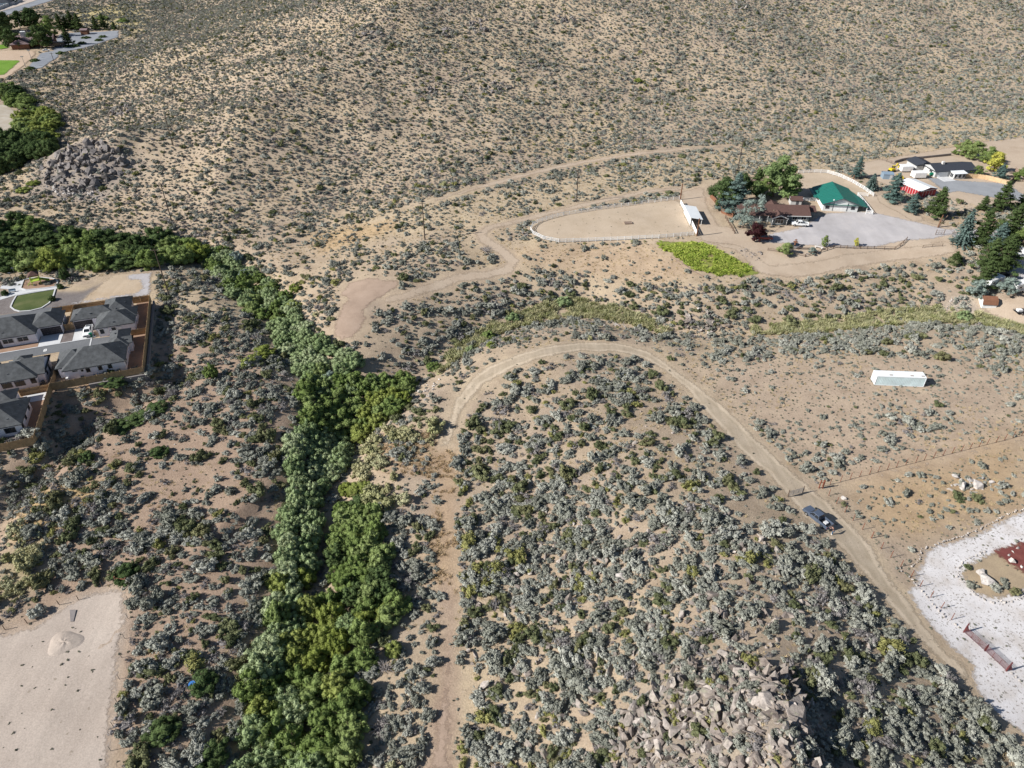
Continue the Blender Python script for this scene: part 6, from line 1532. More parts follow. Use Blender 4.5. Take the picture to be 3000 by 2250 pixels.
# small shed between house and barn
p = at(2332, 597); s1, ro = house('garden_shed', 'small shed with brown roof between house and barn', (p.x - .5, p.y, p.z + .1), math.radians(-8), [(-2.1, -2.0, 2.1, 2.0, 'ggx')], 1.9, .4, M['pale_siding'], M['shingle_brown'], inset=.3, cat='shed')
door(s1, .4, -1.7, .05, 'S', .9, 1.7)
p = at(2200, 545); s1, ro = house('feed_shed', 'low weathered shed behind the ranch trees', (p.x, p.y, p.z), .1, [(-3, -1.6, 3, 1.6, 'ggx')], 2.0, .25, M['old_wood'], M['cedar_grey'], inset=.3, cat='shed')
# horse shelter in the arena corner
p = at(2043, 640); pz = p.z + .1
o = thing('horse_shelter', 'open horse shelter with pale blue metal roof at the arena end', 'shelter', (58.3, 218.4, pz), 0)
MB().add([(-.3, -.3, 2.75), (3.9, -.3, 2.1), (3.9, 10.6, 2.1), (-.3, 10.6, 2.75), (-.3, -.3, 2.67), (3.9, -.3, 2.02), (3.9, 10.6, 2.02), (-.3, 10.6, 2.67)], [(0, 1, 2, 3), (7, 6, 5, 4), (0, 4, 5, 1), (1, 5, 6, 2), (2, 6, 7, 3), (3, 7, 4, 0)]).build('roof', M['blue_metal'] if False else M['white_metal'], o)
for y in (0, 3.4, 6.8, 10.2):
    for x, h in ((0, 2.65), (3.6, 2.05)): MB().box(x - .08, y - .08, -.2, x + .08, y + .08, h).build('post', M['white'], o)
MB().box(-.06, -.05, .1, .02, 10.3, 2.5).build('back_wall', M['vinyl'], o)
# second property: slate roofed house
h2z = gz(165, 268) + .12
h2, ro = house('slate_roof_house', 'long house with dark slate roof and white garage door', (160.4, 263.3, h2z), math.radians(7.5), [(-1.2, -.8, 16.0, 8.6, 'ggx'), (-4.2, 6.6, 3.0, 14.0, 'ggy')], 2.35, .3, M['pale_siding'], M['shingle_slate'], inset=.5)
garage_door(h2, 2.4, -.3, .02, 'S', 3.9, 2.05, M['white']); window(h2, -.7, 2.6, 1.5, 'W', 1.7, .8, panes=2); door(h2, -.7, 5.4, .05, 'W', .9, 1.9, M['white'])
MB().box(3.6, 3.2, 3.4, 4.5, 4.1, 4.6).build('chimney', M['stone_white'], ro)
MB().add([(4.8, -3.4, 2.15), (10.2, -3.4, 2.15), (10.2, -.6, 2.45), (4.8, -.6, 2.45), (4.8, -3.4, 2.05), (10.2, -3.4, 2.05), (10.2, -.6, 2.35), (4.8, -.6, 2.35)], [(0, 1, 2, 3), (7, 6, 5, 4), (0, 4, 5, 1), (1, 5, 6, 2), (2, 6, 7, 3), (3, 7, 4, 0)]).build('porch_roof', M['white_metal'], h2)
MB().box(5.2, -2.9, -.1, 9.8, -.4, 2.05).build('porch_wall', M['pale_siding'], h2)
for x in (5.9, 7.6, 9.2): window(h2, x, -2.9, 1.1, 'S', 1.0, 1.4)
window(h2, 5.2, -1.6, 1.1, 'W', 1.6, 1.4, panes=2)
flat_sheet('garage_apron', [(160.4 + x * math.cos(.131) - y * math.sin(.131), 263.3 + x * math.sin(.131) + y * math.cos(.131)) for x, y in ((.2, -5.2), (5.0, -5.0), (4.8, -.4), (.2, -.4))], h2z + .16, M['concrete'], 'pale concrete apron before the slate roofed house', 'driveway')
# red metal barn
m0, m1, m2 = at(2691, 580), at(2736, 572), at(2630, 552); ra = heading(m0, m1); rw = (m1 - m0).length; rl = (m2 - m0).length
rb, ro = house('red_metal_barn', 'red metal barn with white low gable roof', (m0.x, m0.y, min(m0.z, m1.z) + .1), ra, [(-.2, -.3, rw + .5, rl + .3, 'ggy')], 2.5, .2, M['red_metal'], M['white_metal'], inset=.25, cat='barn')
for k in range(1, 5): MB().box(rw * k / 5 - .05, -.07, 0, rw * k / 5 + .05, -.051, 2.3).build('siding_seam', M['trim'], rb)
for k in range(1, 9): MB().box(.03, rl * k / 9 - .05, 0, .049, rl * k / 9 + .05, 2.3).build('siding_seam', M['trim'], rb)
MB().beam((.1, -.32, 2.42), (rw + .2, -.32, 2.42), .05, .14).build('eave_trim', M['white'], rb)
# sheds and machines
p = at(2597, 522); s2, ro = house('blue_shed', 'blue grey metal shed beside the yellow excavator', (p.x, p.y, p.z + .1), math.radians(-8), [(-1.9, -1.6, 1.9, 1.9, 'ggx')], 1.9, .25, M['blue_metal'], M['blue_metal'], inset=.12, cat='shed')
door(s2, 1.0, -1.48, .05, 'S', .9, 1.6, M['pale_siding'])
for (u, v, lab, L_) in [(2650, 502, 'white enclosed cargo trailer nearest the slate roofed house gable', 4.4), (2688, 521, 'white enclosed cargo trailer closest to the red barn', 4.6)]:
    p = at(u, v); o = thing('cargo_trailer', lab, 'trailer', (p.x, p.y, p.z + .1), math.radians(4))
    MB().box(-L_ / 2, -1.5, .4, L_ / 2, 1.5, 2.3).build('body', M['white'], o, bevel=.08); MB().box(L_ / 2, -1.3, .5, L_ / 2 + .03, 1.3, 2.1).build('door', M['pale_siding'], o)
    MB().beam((-L_ / 2, 0, .5), (-L_ / 2 - 1, 0, .45), .1, .1).build('hitch', M['dark_trim'], o); wheels(o, (-.3, .5), 1.45, .33, .22)
p = at(2612, 503); o = thing('excavator', 'small yellow excavator behind the blue shed', 'excavator', (p.x, p.y, p.z + .1), .4)
for s in (-.75, .75): MB().prof([(-1.2, .1), (-1.0, 0), (1.0, 0), (1.2, .1), (1.2, .45), (1.0, .55), (-1.0, .55), (-1.2, .45)], s - .2, s + .2).build('track', M['black'], o)
MB().box(-1.1, -.8, .6, .9, .8, 1.3).build('body', M['yellow'], o, bevel=.06); cabin(o, (-.2, .8, 1.3), (-.1, .7, 2.3), .45, .4, M['yellow'])
MB().beam((.8, 0, 1.2), (2.0, 0, 2.9), .3, .35).build('boom', M['yellow'], o); MB().beam((2.0, 0, 2.9), (3.3, 0, 1.6), .22, .28).build('arm', M['yellow'], o); MB().prof([(3.1, 1.6), (3.6, 1.5), (3.4, .9), (2.9, 1.0)], -.35, .35).build('bucket', M['yellow'], o)
p = at(2632, 523); o = thing('skid_loader', 'yellow loader bucket and arms right of the blue shed', 'loader', (p.x, p.y, p.z + .1), -.4)
MB().box(-.9, -.6, .4, .7, .6, 1.1).build('body', M['yellow'], o, bevel=.05)
for s in (-.65, .65): MB().beam((-.8, s, 1.2), (1.3, s, .6), .12, .2).build('arm', M['yellow'], o)
MB().prof([(1.2, .2), (1.9, .15), (1.9, .25), (1.4, .9), (1.2, .8)], -.8, .8).build('bucket', M['yellow'], o); wheels(o, (-.5, .45), .72, .32, .2)
p = at(2728, 516); o = thing('garden_tank', 'dark green tank beside the white cargo trailer', 'tank', (p.x, p.y, p.z + .1)); MB().tube((-.7, 0, .75), (.7, 0, .75), .6, .6, 16).build('tank', M['teal'], o, bevel=.08); MB().box(-.5, -.4, 0, .5, .4, .2).build('stand', M['dark_trim'], o)
# gambrel shed
g0, g1 = at(2874, 903), at(2918, 902); ga = heading(g0, g1); gl = (g1 - g0).length
o = thing('gambrel_shed', 'white barn shaped shed with brown gambrel roof', 'shed', (g0.x, g0.y, g0.z + .1), ga)
sec = [(0, 1.25), (-.2, 1.2), (.35, 2.35), (1.7, 3.0), (3.05, 2.35), (3.6, 1.2), (3.4, 1.25)]
wall = [(0, 0), (3.4, 0), (3.4, 1.25), (3.0, 2.3), (1.7, 2.92), (.4, 2.3), (0, 1.25)]
m = MB(); n = len(wall); m.add([(.05, y, z) for y, z in wall] + [(gl - .05, y, z) for y, z in wall], [tuple(range(n))[::-1], tuple(range(n, 2 * n))] + [(k, (k + 1) % n, n + (k + 1) % n, n + k) for k in range(n)]); m.build('wall', M['white'], o)
rp = [(-.22, 1.16), (.33, 2.36), (1.7, 3.03), (3.07, 2.36), (3.62, 1.16)]
for (a, b) in zip(rp, rp[1:]):
    for k in range(2):
        x0, x1 = -.12 + (gl + .24) * k / 2, -.12 + (gl + .24) * (k + 1) / 2 - .02
        MB().add([(x0, a[0], a[1]), (x1, a[0], a[1]), (x1, b[0], b[1]), (x0, b[0], b[1]), (x0, a[0], a[1] + .07), (x1, a[0], a[1] + .07), (x1, b[0], b[1] + .07), (x0, b[0], b[1] + .07)], [(3, 2, 1, 0), (4, 5, 6, 7), (0, 1, 5, 4), (1, 2, 6, 5), (2, 3, 7, 6), (3, 0, 4, 7)]).build('roof_sheet', M['redwood'], o)
MB().box(-.02, 1.0, .05, .04, 2.4, 1.9).build('door', M['trim'], o)

# ------------------------------------------------------------------ white rail fences
def rail_fence(label, px, h=1.25, rails=3, gap=2.4, mat=None, name='rail_fence', post=.13, rail=(.05, .15), world=False, lift=.08):
    W = px if world else ats(px); mat = mat or M['vinyl']
    B = bays(W, gap); z0 = gz(*W[0]) + lift; o = thing(name, label, 'fence', (W[0][0], W[0][1], z0)); base = Vector((W[0][0], W[0][1], z0))
    for a, b in B:
        A = Vector((*a, gz(*a) + lift)) - base; C = Vector((*b, gz(*b) + lift)) - base
        for k in range(rails):
            z = Vector((0, 0, h * (k + .75) / rails)); MB().beam(A + z, C + z, rail[0], rail[1]).build('rail', mat, o)
    for p in [B[0][0]] + [b for _, b in B]:
        q = Vector((*p, gz(*p) + lift)) - base; MB().box(q.x - post / 2, q.y - post / 2, q.z - .3, q.x + post / 2, q.y + post / 2, q.z + h + .06).build('post', mat, o)
    return o
rail_fence('white rail fence curving round the riding arena', [(1990, 585), (1900, 596), (1800, 609), (1703, 624), (1650, 632), (1601, 645), (1575, 654), (1560, 664), (1554, 676), (1562, 688), (1592, 702), (1637, 711), (1700, 709), (1768, 706), (1850, 703), (1930, 699), (1994, 693), (2030, 690)])
rail_fence('tall white board rail behind the horse shelter', [(1993, 598), (2010, 630), (2026, 660), (2040, 690)], 1.5, 3, 2.4, rail=(.05, .42))
rail_fence('white rail fence curving behind the green roofed barn', [(2338, 508), (2385, 506), (2423, 508), (2457, 518), (2498, 537), (2530, 556), (2558, 576)])
rail_fence('white rail fence right of the green roofed barn', [(2542, 576), (2511, 574), (2533, 600), (2555, 629), (2536, 627)])
rail_fence('short white rail fence between house and green roofed barn', [(2352, 590), (2390, 590)])
board_fence('brown board fence beside the ranch trees', ats([(2080, 578), (2098, 598), (2115, 625), (2146, 638)]), 1.7, M['redwood'])
board_fence('curved new pine fence by the asphalt driveway', ats([(2828, 521), (2862, 523), (2885, 526), (2907, 531), (2930, 537), (2953, 543)]), 1.7, M['pine'], rails_left=False)
board_fence('brown pine fence turning uphill from the asphalt driveway', ats([(2953, 543), (2970, 525), (2984, 510), (2972, 503)]), 1.7, M['cedar_grey'])
board_fence('lone pale board panel at the top of the upper yard', ats([(2800, 436), (2812, 430)]), 1.8, M['pine'])
rail_fence('dark pipe fence running past the white cargo trailers', [(2584, 470), (2610, 480), (2640, 493), (2667, 506), (2690, 519)], 1.2, 2, 2.6, M['old_wood'], 'pipe_fence', .1, (.07, .07))
rail_fence('dark pole fence along the lower edge of the gravel yard', [(2360, 752), (2405, 739), (2441, 727), (2500, 729), (2560, 730), (2620, 732), (2637, 721), (2656, 703)], 1.0, 2, 2.6, M['old_wood'], 'pole_fence', .14, (.1, .1))
rail_fence('low dark pole fence below the fountain', [(2249, 734), (2281, 739), (2320, 745), (2358, 753)], .8, 2, 2.8, M['old_wood'], 'pole_fence', .12, (.09, .09))
rail_fence('leaning log fence left of the silver tree', [(2125, 640), (2137, 660), (2151, 685)], 1.0, 2, 2.2, M['old_wood'], 'log_fence', .18, (.14, .14))
rail_fence('yellowish log fence at the ranch entrance', [(2697, 618), (2725, 634), (2757, 653)], 1.1, 2, 2.6, M['cedar_grey'], 'log_fence', .2, (.15, .15))
rail_fence('thin rail fence by the entry sagebrush', [(2702, 727), (2730, 724), (2760, 722)], .9, 2, 2.6, M['old_wood'], 'rail_fence', .1, (.07, .07))
rail_fence('short line of dark fence stakes below the asphalt drive', [(2765, 612), (2790, 606), (2825, 598)], 1.0, 1, 2.0, M['old_wood'], 'stake_fence', .12, (.03, .03))
block_wall('low dark curved wall behind the slate roofed house', ats([(2619, 478), (2640, 472), (2658, 469), (2703, 465), (2745, 460), (2785, 456)]), gz(*ats([(2703, 465)])[0]) - .4, gz(*ats([(2703, 465)])[0]) + 1.0, .3)
rail_fence('low log edging below the bright grass patch', [(1965, 755), (2000, 775), (2030, 797), (2060, 812)], .35, 1, 3.0, M['cedar_grey'], 'log_edging', .2, (.2, .2))
# timber gate posts and the metal gate
p = at(2747, 667); o = thing('entrance_posts', 'two tall leaning timber posts at the ranch entrance', 'gate', p)
MB().tube((0, 0, -.2), (.3, 0, 4.4), .2, .17, 9).build('post', M['pole_red'], o); MB().tube((.5, .5, -.2), (2.2, .6, 4.0), .14, .12, 9).build('brace', M['old_wood'], o)
def bar_gate(label, a, b, h, mat, bars=5, posts=True, round_=False, pm=None, name='pipe_gate', stays=2, leaf_gap=0.0, lift=.1):
    A = Vector((*a, gz(*a) + lift)); Bv = Vector((*b, gz(*b) + lift)); o = thing(name, label, 'gate', A); L = Bv - A; r = .035
    U = lambda t, z: L * t + Vector((0, 0, z))
    for k in range(bars):
        z = .15 + (h - .15) * k / (bars - 1); MB().tube(U(.03, z), U(.97, z), r, r, 6).build('bar', mat, o)
    for t in [.03] + [(q + 1) / (stays + 1) for q in range(stays)] + [.97]: MB().tube(U(t, .15), U(t, h), r, r, 6).build('stile', mat, o)
    if posts:
        for t in (0, 1): MB().tube(U(t, -.3), U(t, h + .4), .09, .09, 8).build('post', pm or mat, o)
    return o
a, b = ats([(2740, 688), (2764, 688)]); bar_gate('small brown metal gate at the ranch entrance', a, b, 1.3, M['old_wood'], 3)
a, b = ats([(2307, 1456), (2351, 1444)]); bar_gate('grey metal farm gate standing open on the dirt road', a, b, 1.35, M['pipe_grey'], 6, pm=M['old_wood'])
w = ats([(2822, 1853), (2884, 1908), (2947, 1967)])
bar_gate('dark red pipe gate leaf nearer the fence posts', w[0], w[1], 1.3, M['gate_red'], 6, True); bar_gate('dark red pipe gate leaf at the right', w[1], w[2], 1.3, M['gate_red'], 6, True)
for (q, lab) in ((w[0], 'red gusset post at the left end of the pipe gate'), (w[2], 'red gusset post at the right end of the pipe gate')):
    o = thing('gate_post', lab, 'post', (q[0], q[1], gz(*q) + .1)); MB().tube((.16, .1, -.3), (.16, .1, 2.1), .1, .1, 8).build('pipe', M['gate_red'], o)
    m = MB(); m.prof([(.2, .2), (.9, .15), (.2, 1.6)], .05, .11); m.build('gusset', M['gate_red'], o)
# rusty pipe posts with wires
def wire_fence(label, W, h, mat, r=.055, wires=3, name='wire_fence', wr=.008):
    z0 = gz(*W[0]); o = thing(name, label, 'fence', (W[0][0], W[0][1], z0)); base = Vector((W[0][0], W[0][1], z0))
    P = [Vector((*p, gz(*p))) - base for p in W]
    for p in P: MB().tube(p + Vector((0, 0, -.3)), p + Vector((rs.normal() * .03, rs.normal() * .03, h)), r, r, 8).build('post', mat, o)
    for k in range(wires):
        m = MB(); z = Vector((0, 0, h * (k + 1) / (wires + .4)))
        for a, b in zip(P, P[1:]): m.tube(a + z, b + z, wr, wr, 3)
        m.build('wire', M['wire'], o)
    return o
rowA = [(2000 + .452 * x, 750 + .452 * (1492 - (x - 905) * .2535)) for x in (905, 955, 1022, 1085, 1145, 1210, 1265, 1325, 1385, 1445, 1510, 1565, 1625, 1685, 1745, 1805, 1860, 1920, 1970, 2030, 2085, 2140, 2195, 2255, 2315)]
wire_fence('rusty pipe post fence crossing the field', ats(rowA), 1.75, M['rust'])
rowB = [(2200 + .1808 * x, 1300 + .1808 * y) for x, y in ((1150, 725), (1260, 840), (1385, 970), (1520, 1112), (1650, 1245), (1805, 1390), (1950, 1530))] + [(2000 + .452 * x, 1500 + .452 * y) for x, y in ((1222, 168), (1285, 240), (1347, 295), (1412, 355), (1480, 420), (1537, 485), (1605, 555), (1672, 625), (1740, 700))]
wire_fence('rusty pipe post fence leading down to the red gate', ats(rowB), 1.75, M['rust'])
q = at(2399, 1430); o = thing('fence_brace', 'pale orange corner brace at the fence bend', 'post', q)
for x in (0, .75): MB().tube((x, 0, -.3), (x, 0, 2.1), .12, .12, 8).build('post', M['rust'], o)
MB().tube((0, 0, 1.5), (.75, 0, 1.5), .07, .07, 8).build('rail', M['rust'], o)
q = at(2437, 1661 - 25); 
# sandy lot fence and old brace
wire_fence('thin steel stake fence along the sandy lot', ats([(377, 1760), (375, 1812), (366, 1871), (357, 1927), (350, 1990), (343, 2058), (332, 2128), (325, 2200), (318, 2290)]), 1.3, M['wire'], .04, 2, 'stake_fence')
wire_fence('stake fence along the far rim of the sandy lot', ats([(-20, 1862), (15, 1845), (80, 1826), (174, 1772), (230, 1758), (300, 1718), (345, 1707)]), 1.2, M['old_wood'], .06, 2, 'stake_fence')
o = thing('fence_brace', 'old wooden fence brace at the corner of the sandy lot', 'post', at(375, 1712))
for (x, y) in ((0, 0), (-2.0, .3)): MB().tube((x, y, -.3), (x, y, 1.7), .13, .12, 8).build('post', M['redwood'], o)
MB().tube((0, 0, 1.3), (-2.0, .3, 1.3), .08, .08, 7).build('rail', M['redwood'], o); MB().tube((0, 0, .3), (-2.0, .3, 1.2), .05, .05, 6).build('brace', M['redwood'], o)
o = thing('scrap_rack', 'low rusty frame on the ground beside the old brace', 'frame', at(400, 1712)); m = MB()
for y in (0, .7): m.beam((-.9, y, .3), (1.0, y, .3), .08, .08)
MB().box(-.9, 0, .05, 1.0, .7, .2).build('mesh_base', M['rust'], o); m.build('frame', M['dark_trim'], o)
# dirt mound and grey mat on the sandy lot
q = at(190, 1885); m = MB(); N, R = 22, 7; V = [(0, 0, .45)]; F = []
for r in range(1, R + 1):
    for k in range(N):
        a = 2 * math.pi * k / N; rr = 2.3 * r / R * (1 + .15 * math.sin(3 * a + 1)); V.append((rr * math.cos(a) * 1.2, rr * math.sin(a), .45 * max(0, math.cos(min(1, r / R) * math.pi / 2)) ** 1.3 * (1 + .2 * math.sin(5 * a + r)) - (.1 if r == R else 0)))
F += [(0, 1 + k, 1 + (k + 1) % N) for k in range(N)]
for r in range(R - 1): F += [(1 + r * N + k, 1 + (r + 1) * N + k, 1 + (r + 1) * N + (k + 1) % N, 1 + r * N + (k + 1) % N) for k in range(N)]
mo = m.add(V, F).build('dirt_mound', G_['sand'], smooth_=True); a_ = mo.data.attributes.new('edge', 'FLOAT', 'POINT'); a_.data.foreach_set('value', [4.0] * len(mo.data.vertices)); mo.location = (q.x, q.y, q.z + .09); tag(mo, 'low pale dirt mound on the sandy lot', 'mound')
pts = ats([(205, 1788), (224, 1788), (216, 1822), (207, 1822)]); flat_z = max(gz(*p) for p in pts)
m = MB(); m.prism(pts, flat_z + .02, flat_z + .13); tag(m.build('wire_mat', M['block_wall']), 'grey wire mesh mat lying on the sandy lot', 'mat')
q = at(566, 2012); o = thing('blue_tub', 'blue plastic tub lying among the shrubs left of the creek', 'tub', q); m = MB(); m.tube((0, 0, .15), (0, 0, .75), .38, .48, 14); m.build('tub', M['blue'], o); m = MB(); m.tube((0, 0, .74), (0, 0, .8), .52, .52, 14); m.build('rim', M['blue'], o)
# dead willow heap
def dead_heap(u, v, R, n, label):
    q = at(u, v); o = thing('dead_willow', label, 'dead shrub', q)
    for k in range(3):
        m = MB()
        for i in range(n // 3):
            a = rs.uniform(0, 6.28); e = rs.uniform(-.6, .6); r = R * rs.uniform(.5, 1); b = Vector((rs.normal() * .3, rs.normal() * .3, .1)); t = b + Vector((r * math.cos(a), r * math.sin(a), rs.uniform(.1, 1.0))); mid = (b + t) / 2 + Vector((0, 0, rs.uniform(.1, .5)))
            m.tube(b, mid, .05, .035, 4); m.tube(mid, t, .035, .012, 4)
        m.build('branch_bundle', M['deadwood'], o)
dead_heap(1115, 2135, 2.2, 60, 'heap of bare grey branches beside the track'); dead_heap(1130, 1960, 1.6, 40, 'bare grey branches at the right bank of the lower creek'); dead_heap(1420, 735, 2.6, 60, 'flattened grey brush beside the ranch trail bend')

# ------------------------------------------------------------------ power poles and lines
def height_for(p, vtop):
    lo, hi = .5, 40
    for _ in range(40):
        m = (lo + hi) / 2
        if project(p.x, p.y, p.z + m)[1] > vtop: lo = m
        else: hi = m
    return lo
POLES = [((497, 870), 722, 'nearest power pole beside the graded pad', 'pole_wood'), ((504, 650), 537, 'power pole standing below the boulder strewn slope', 'pole_wood'), ((507, 427), 341, 'power pole right of the stone hill', 'pole_wood'),
         ((515, 289), 221, 'power pole half way up the left hillside', 'pole_wood'), ((523, 185), 131, 'power pole high on the left hillside', 'pole_wood'), ((526, 111), 58, 'farthest power pole of the hillside line', 'pole_wood'),
         ((169, 210), 154, 'power pole beside the far parking lot', 'pole_wood'), ((1245, 703), 592, 'power pole in the sagebrush left of the arena', 'pole_wood'), ((1689, 592), 495, 'power pole above the riding arena', 'pole_wood'),
         ((2161, 500), 411, 'power pole above the ranch trees', 'pole_wood'), ((2623, 432), 341, 'power pole above the upper yard', 'pole_wood')]
tops = []
for (uv, vt, lab, mt) in POLES:
    p = at(*uv); h = min(height_for(p, vt), 15.0); o = thing('power_pole', lab, 'power pole', p, 0, 'wooden power poles')
    MB().tube((0, 0, -.5), (0, 0, h), .2, .13, 9).build('pole', M[mt], o)
    MB().beam((-1.1, 0, h - .5), (1.1, 0, h - .5), .12, .14).build('crossarm', M[mt], o)
    for x in (-1.0, 0, 1.0): MB().tube((x, 0, h - .42), (x, 0, h - .12), .06, .04, 6).build('insulator', M['stone_white'], o)
    tops.append(p + Vector((0, 0, h - .15)))
def wires(label, seq):
    o = thing('power_line', label, 'power line', tuple(seq[0]))
    for dx in (-1.0, 1.0):
        m = MB()
        for a, b in zip(seq, seq[1:]):
            L = (b - a).length; prev = None
            for k in range(13):
                t = k / 12; q = a + (b - a) * t + Vector((dx, 0, -4 * t * (1 - t) * L * .02)) - seq[0]
                if prev is not None: m.tube(prev, q, .012, .012, 3)
                prev = q
        m.build('wire', M['wire'], o)
wires('thin power line running up the left hillside', tops[:6]); wires('thin power line crossing above the ranch', [tops[1], tops[7], tops[8], tops[9], tops[10]])
for (uv, vt, lab) in [((1993, 585), 538, 'thick reddish timber pole at the upper arena corner'), ((2041, 691), 640, 'thick reddish timber pole at the lower arena corner'), ((2497, 535), 513, 'reddish timber post behind the corral fence')]:
    p = at(*uv); h = height_for(p, vt); o = thing('timber_pole', lab, 'pole', p); MB().tube((0, 0, -.4), (0, 0, h), .22, .17, 9).build('pole', M['pole_red'], o); MB().tube((0, 0, h), (0, 0, h + .08), .19, .1, 9).build('cap', M['old_wood'], o)
for (uv, vt, lab) in [((75, 196), 166, 'thin light mast on the far sports field'), ((92, 172), 148, 'second thin light mast on the far sports field')]:
    p = at(*uv); h = height_for(p, vt); o = thing('light_mast', lab, 'light mast', p); MB().tube((0, 0, -.4), (0, 0, h), .16, .1, 7).build('mast', M['pipe_grey'], o); MB().box(-.8, -.2, h - .2, .8, .2, h + .3).build('lamp_head', M['pipe_grey'], o)

# ------------------------------------------------------------------ ranch garden pieces
q = at(2328, 722); o = thing('stone_fountain', 'tiered brown stone fountain on the gravel yard', 'fountain', (q.x, q.y, q.z + .16))
m = MB(); m.tube((0, 0, -.1), (0, 0, .5), 1.7, 1.6, 18); m.build('basin_wall', M['block_wall'], o); MB().tube((0, 0, .4), (0, 0, .52), 1.35, 1.35, 18).build('water', M['glass'], o)
MB().tube((0, 0, .5), (0, 0, 1.2), .3, .2, 10).build('pedestal', M['redwood'], o); MB().tube((0, 0, 1.2), (0, 0, 1.4), .35, .75, 14).build('bowl', M['redwood'], o); MB().tube((0, 0, 1.4), (0, 0, 1.9), .16, .12, 8).build('stem', M['redwood'], o); MB().tube((0, 0, 1.9), (0, 0, 2.05), .2, .45, 12).build('bowl', M['redwood'], o); MB().tube((0, 0, 2.05), (0, 0, 2.4), .1, .03, 8).build('finial', M['redwood'], o)
q = at(2398, 728); o = thing('stone_bench', 'white slab bench by the pole fence', 'bench', (q.x, q.y, q.z + .15), -.6); MB().box(-1.3, -.35, .4, 1.3, .35, .52).build('seat', M['stone_white'], o)
for s in (-.9, .9): MB().box(s - .15, -.3, -.05, s + .15, .3, .4).build('leg', M['stone_white'], o)
q = at(1840, 655); o = thing('mounting_platform', 'flat wooden platform lying on the arena sand', 'platform', (q.x, q.y, q.z + .15), .1)
for k in range(6): MB().box(-1.3, -.85 + k * .29, .05, 1.3, -.85 + k * .29 + .26, .3).build('plank', M['cedar_grey'], o)
q = at(2352, 731); o = thing('picnic_bench', 'low timber bench near the fountain', 'bench', (q.x, q.y, q.z + .12), 0); MB().box(-2.2, -.2, .35, 2.2, .2, .45).build('seat', M['old_wood'], o)
for s in (-1.6, 1.6): MB().box(s - .1, -.18, -.05, s + .1, .18, .35).build('leg', M['old_wood'], o)

# ------------------------------------------------------------------ trees
def spruce_mesh(rng, mat, name='crown', levels=19, lean=0):
    V = []; F = []
    for i in range(levels):
        t = i / (levels - 1); z = .07 + .9 * t; R = .30 * (1 - t) ** .85 + .012; nb = int(14 - 6 * t)
        for k in range(nb):
            a = 2 * math.pi * (k + rng.uniform(-.3, .3)) / nb + i; r1 = R * rng.uniform(.75, 1.15)
            for q in range(6):
                f = (q + .6) / 6; c = np.array([r1 * f * math.cos(a), r1 * f * math.sin(a), z - .10 * f * r1 / .3 + rng.normal() * .008])
                u = np.array([math.cos(a + rng.normal() * .5), math.sin(a + rng.normal() * .5), -.25 + rng.normal() * .3]); w = np.cross(u, [0, 0, 1]); w /= np.linalg.norm(w) + 1e-6; s = .034 * (1.2 - .4 * f)
                w = w + np.array([0, 0, rng.normal() * .5]); o_ = len(V); V += [c - u * s, c - w * s * .7, c + u * s * 1.3, c + w * s * .7]; F.append((o_, o_ + 1, o_ + 2, o_ + 3))
    n = 8; o_ = len(V)
    V += [(.13 * math.cos(2 * math.pi * k / n), .13 * math.sin(2 * math.pi * k / n), .06) for k in range(n)] + [(0, 0, .8)]
    F += [(o_ + k, o_ + (k + 1) % n, o_ + n) for k in range(n)] + [tuple(o_ + k for k in range(n))[::-1]]
    m = bpy.data.meshes.new(name); m.from_pydata([tuple(v) for v in V], [], F); m.update(); m.materials.append(mat); return m
def pine_mesh(rng, mat):
    L = []
    for i in range(44):
        t = (i + rng.uniform()) / 44; a = i * 2.4 + rng.uniform(-.4, .4); R = .34 * (1.03 - t) ** .7; r = R * rng.uniform(.35, 1); q = rng.uniform(.05, .1) * (1.3 - .6 * t)
        L.append((r * math.cos(a), r * math.sin(a), .07 + .86 * t, q * 1.25, q * 1.25, q * .7))
    for t in (.15, .3, .45, .6, .75): L.append((0, 0, t, .2 * (1.05 - t), .2 * (1.05 - t), .12))
    L.append((0, 0, .95, .06, .06, .07))
    return leaf_mesh('crown', L, 2400, .024, mat, rng, .7, tilt=.85, aspect=.35)
def broad_mesh(rng, mat, lean=0.0, airy=False):
    L = []
    for i in range(38 if airy else 40):
        a = rng.uniform(0, 6.28); t = rng.uniform(0, 1); R = .46 * math.sin(math.pi * min(.96, .22 + .74 * t)); r = R * math.sqrt(rng.uniform()); q = rng.uniform(.06, .11) if airy else rng.uniform(.07, .14)
        z = .12 + .8 * t; L.append((r * math.cos(a) + lean * t, r * math.sin(a), z, q, q, q * rng.uniform(.8, 1.3)))
    return leaf_mesh('crown', L + ([] if airy else [(0, 0, .5, .26, .26, .3)]), 2300, .022 if airy else .025, mat, rng, .5 if airy else .7, tilt=.75, aspect=.45, droop=.5)
def trunk_mesh(rng, spread=.22, lean=0.0, top=.75):
    b = MB(); b.tube((0, 0, -.05), (lean * .35, 0, .4), .035, .024, 7)
    b.tube((lean * .35, 0, .4), (lean * .8, 0, top), .024, .008, 6)
    for k in range(6):
        a = k * 1.05 + rng.uniform(-.3, .3); z = rng.uniform(.25, .5); b.tube((lean * z * .9, 0, z), (lean * (z + .25) + spread * math.cos(a), spread * math.sin(a), z + rng.uniform(.15, .3)), .014, .005, 5)
    return b.mesh('trunk', M['bark'])
TR = np.random.RandomState(33)
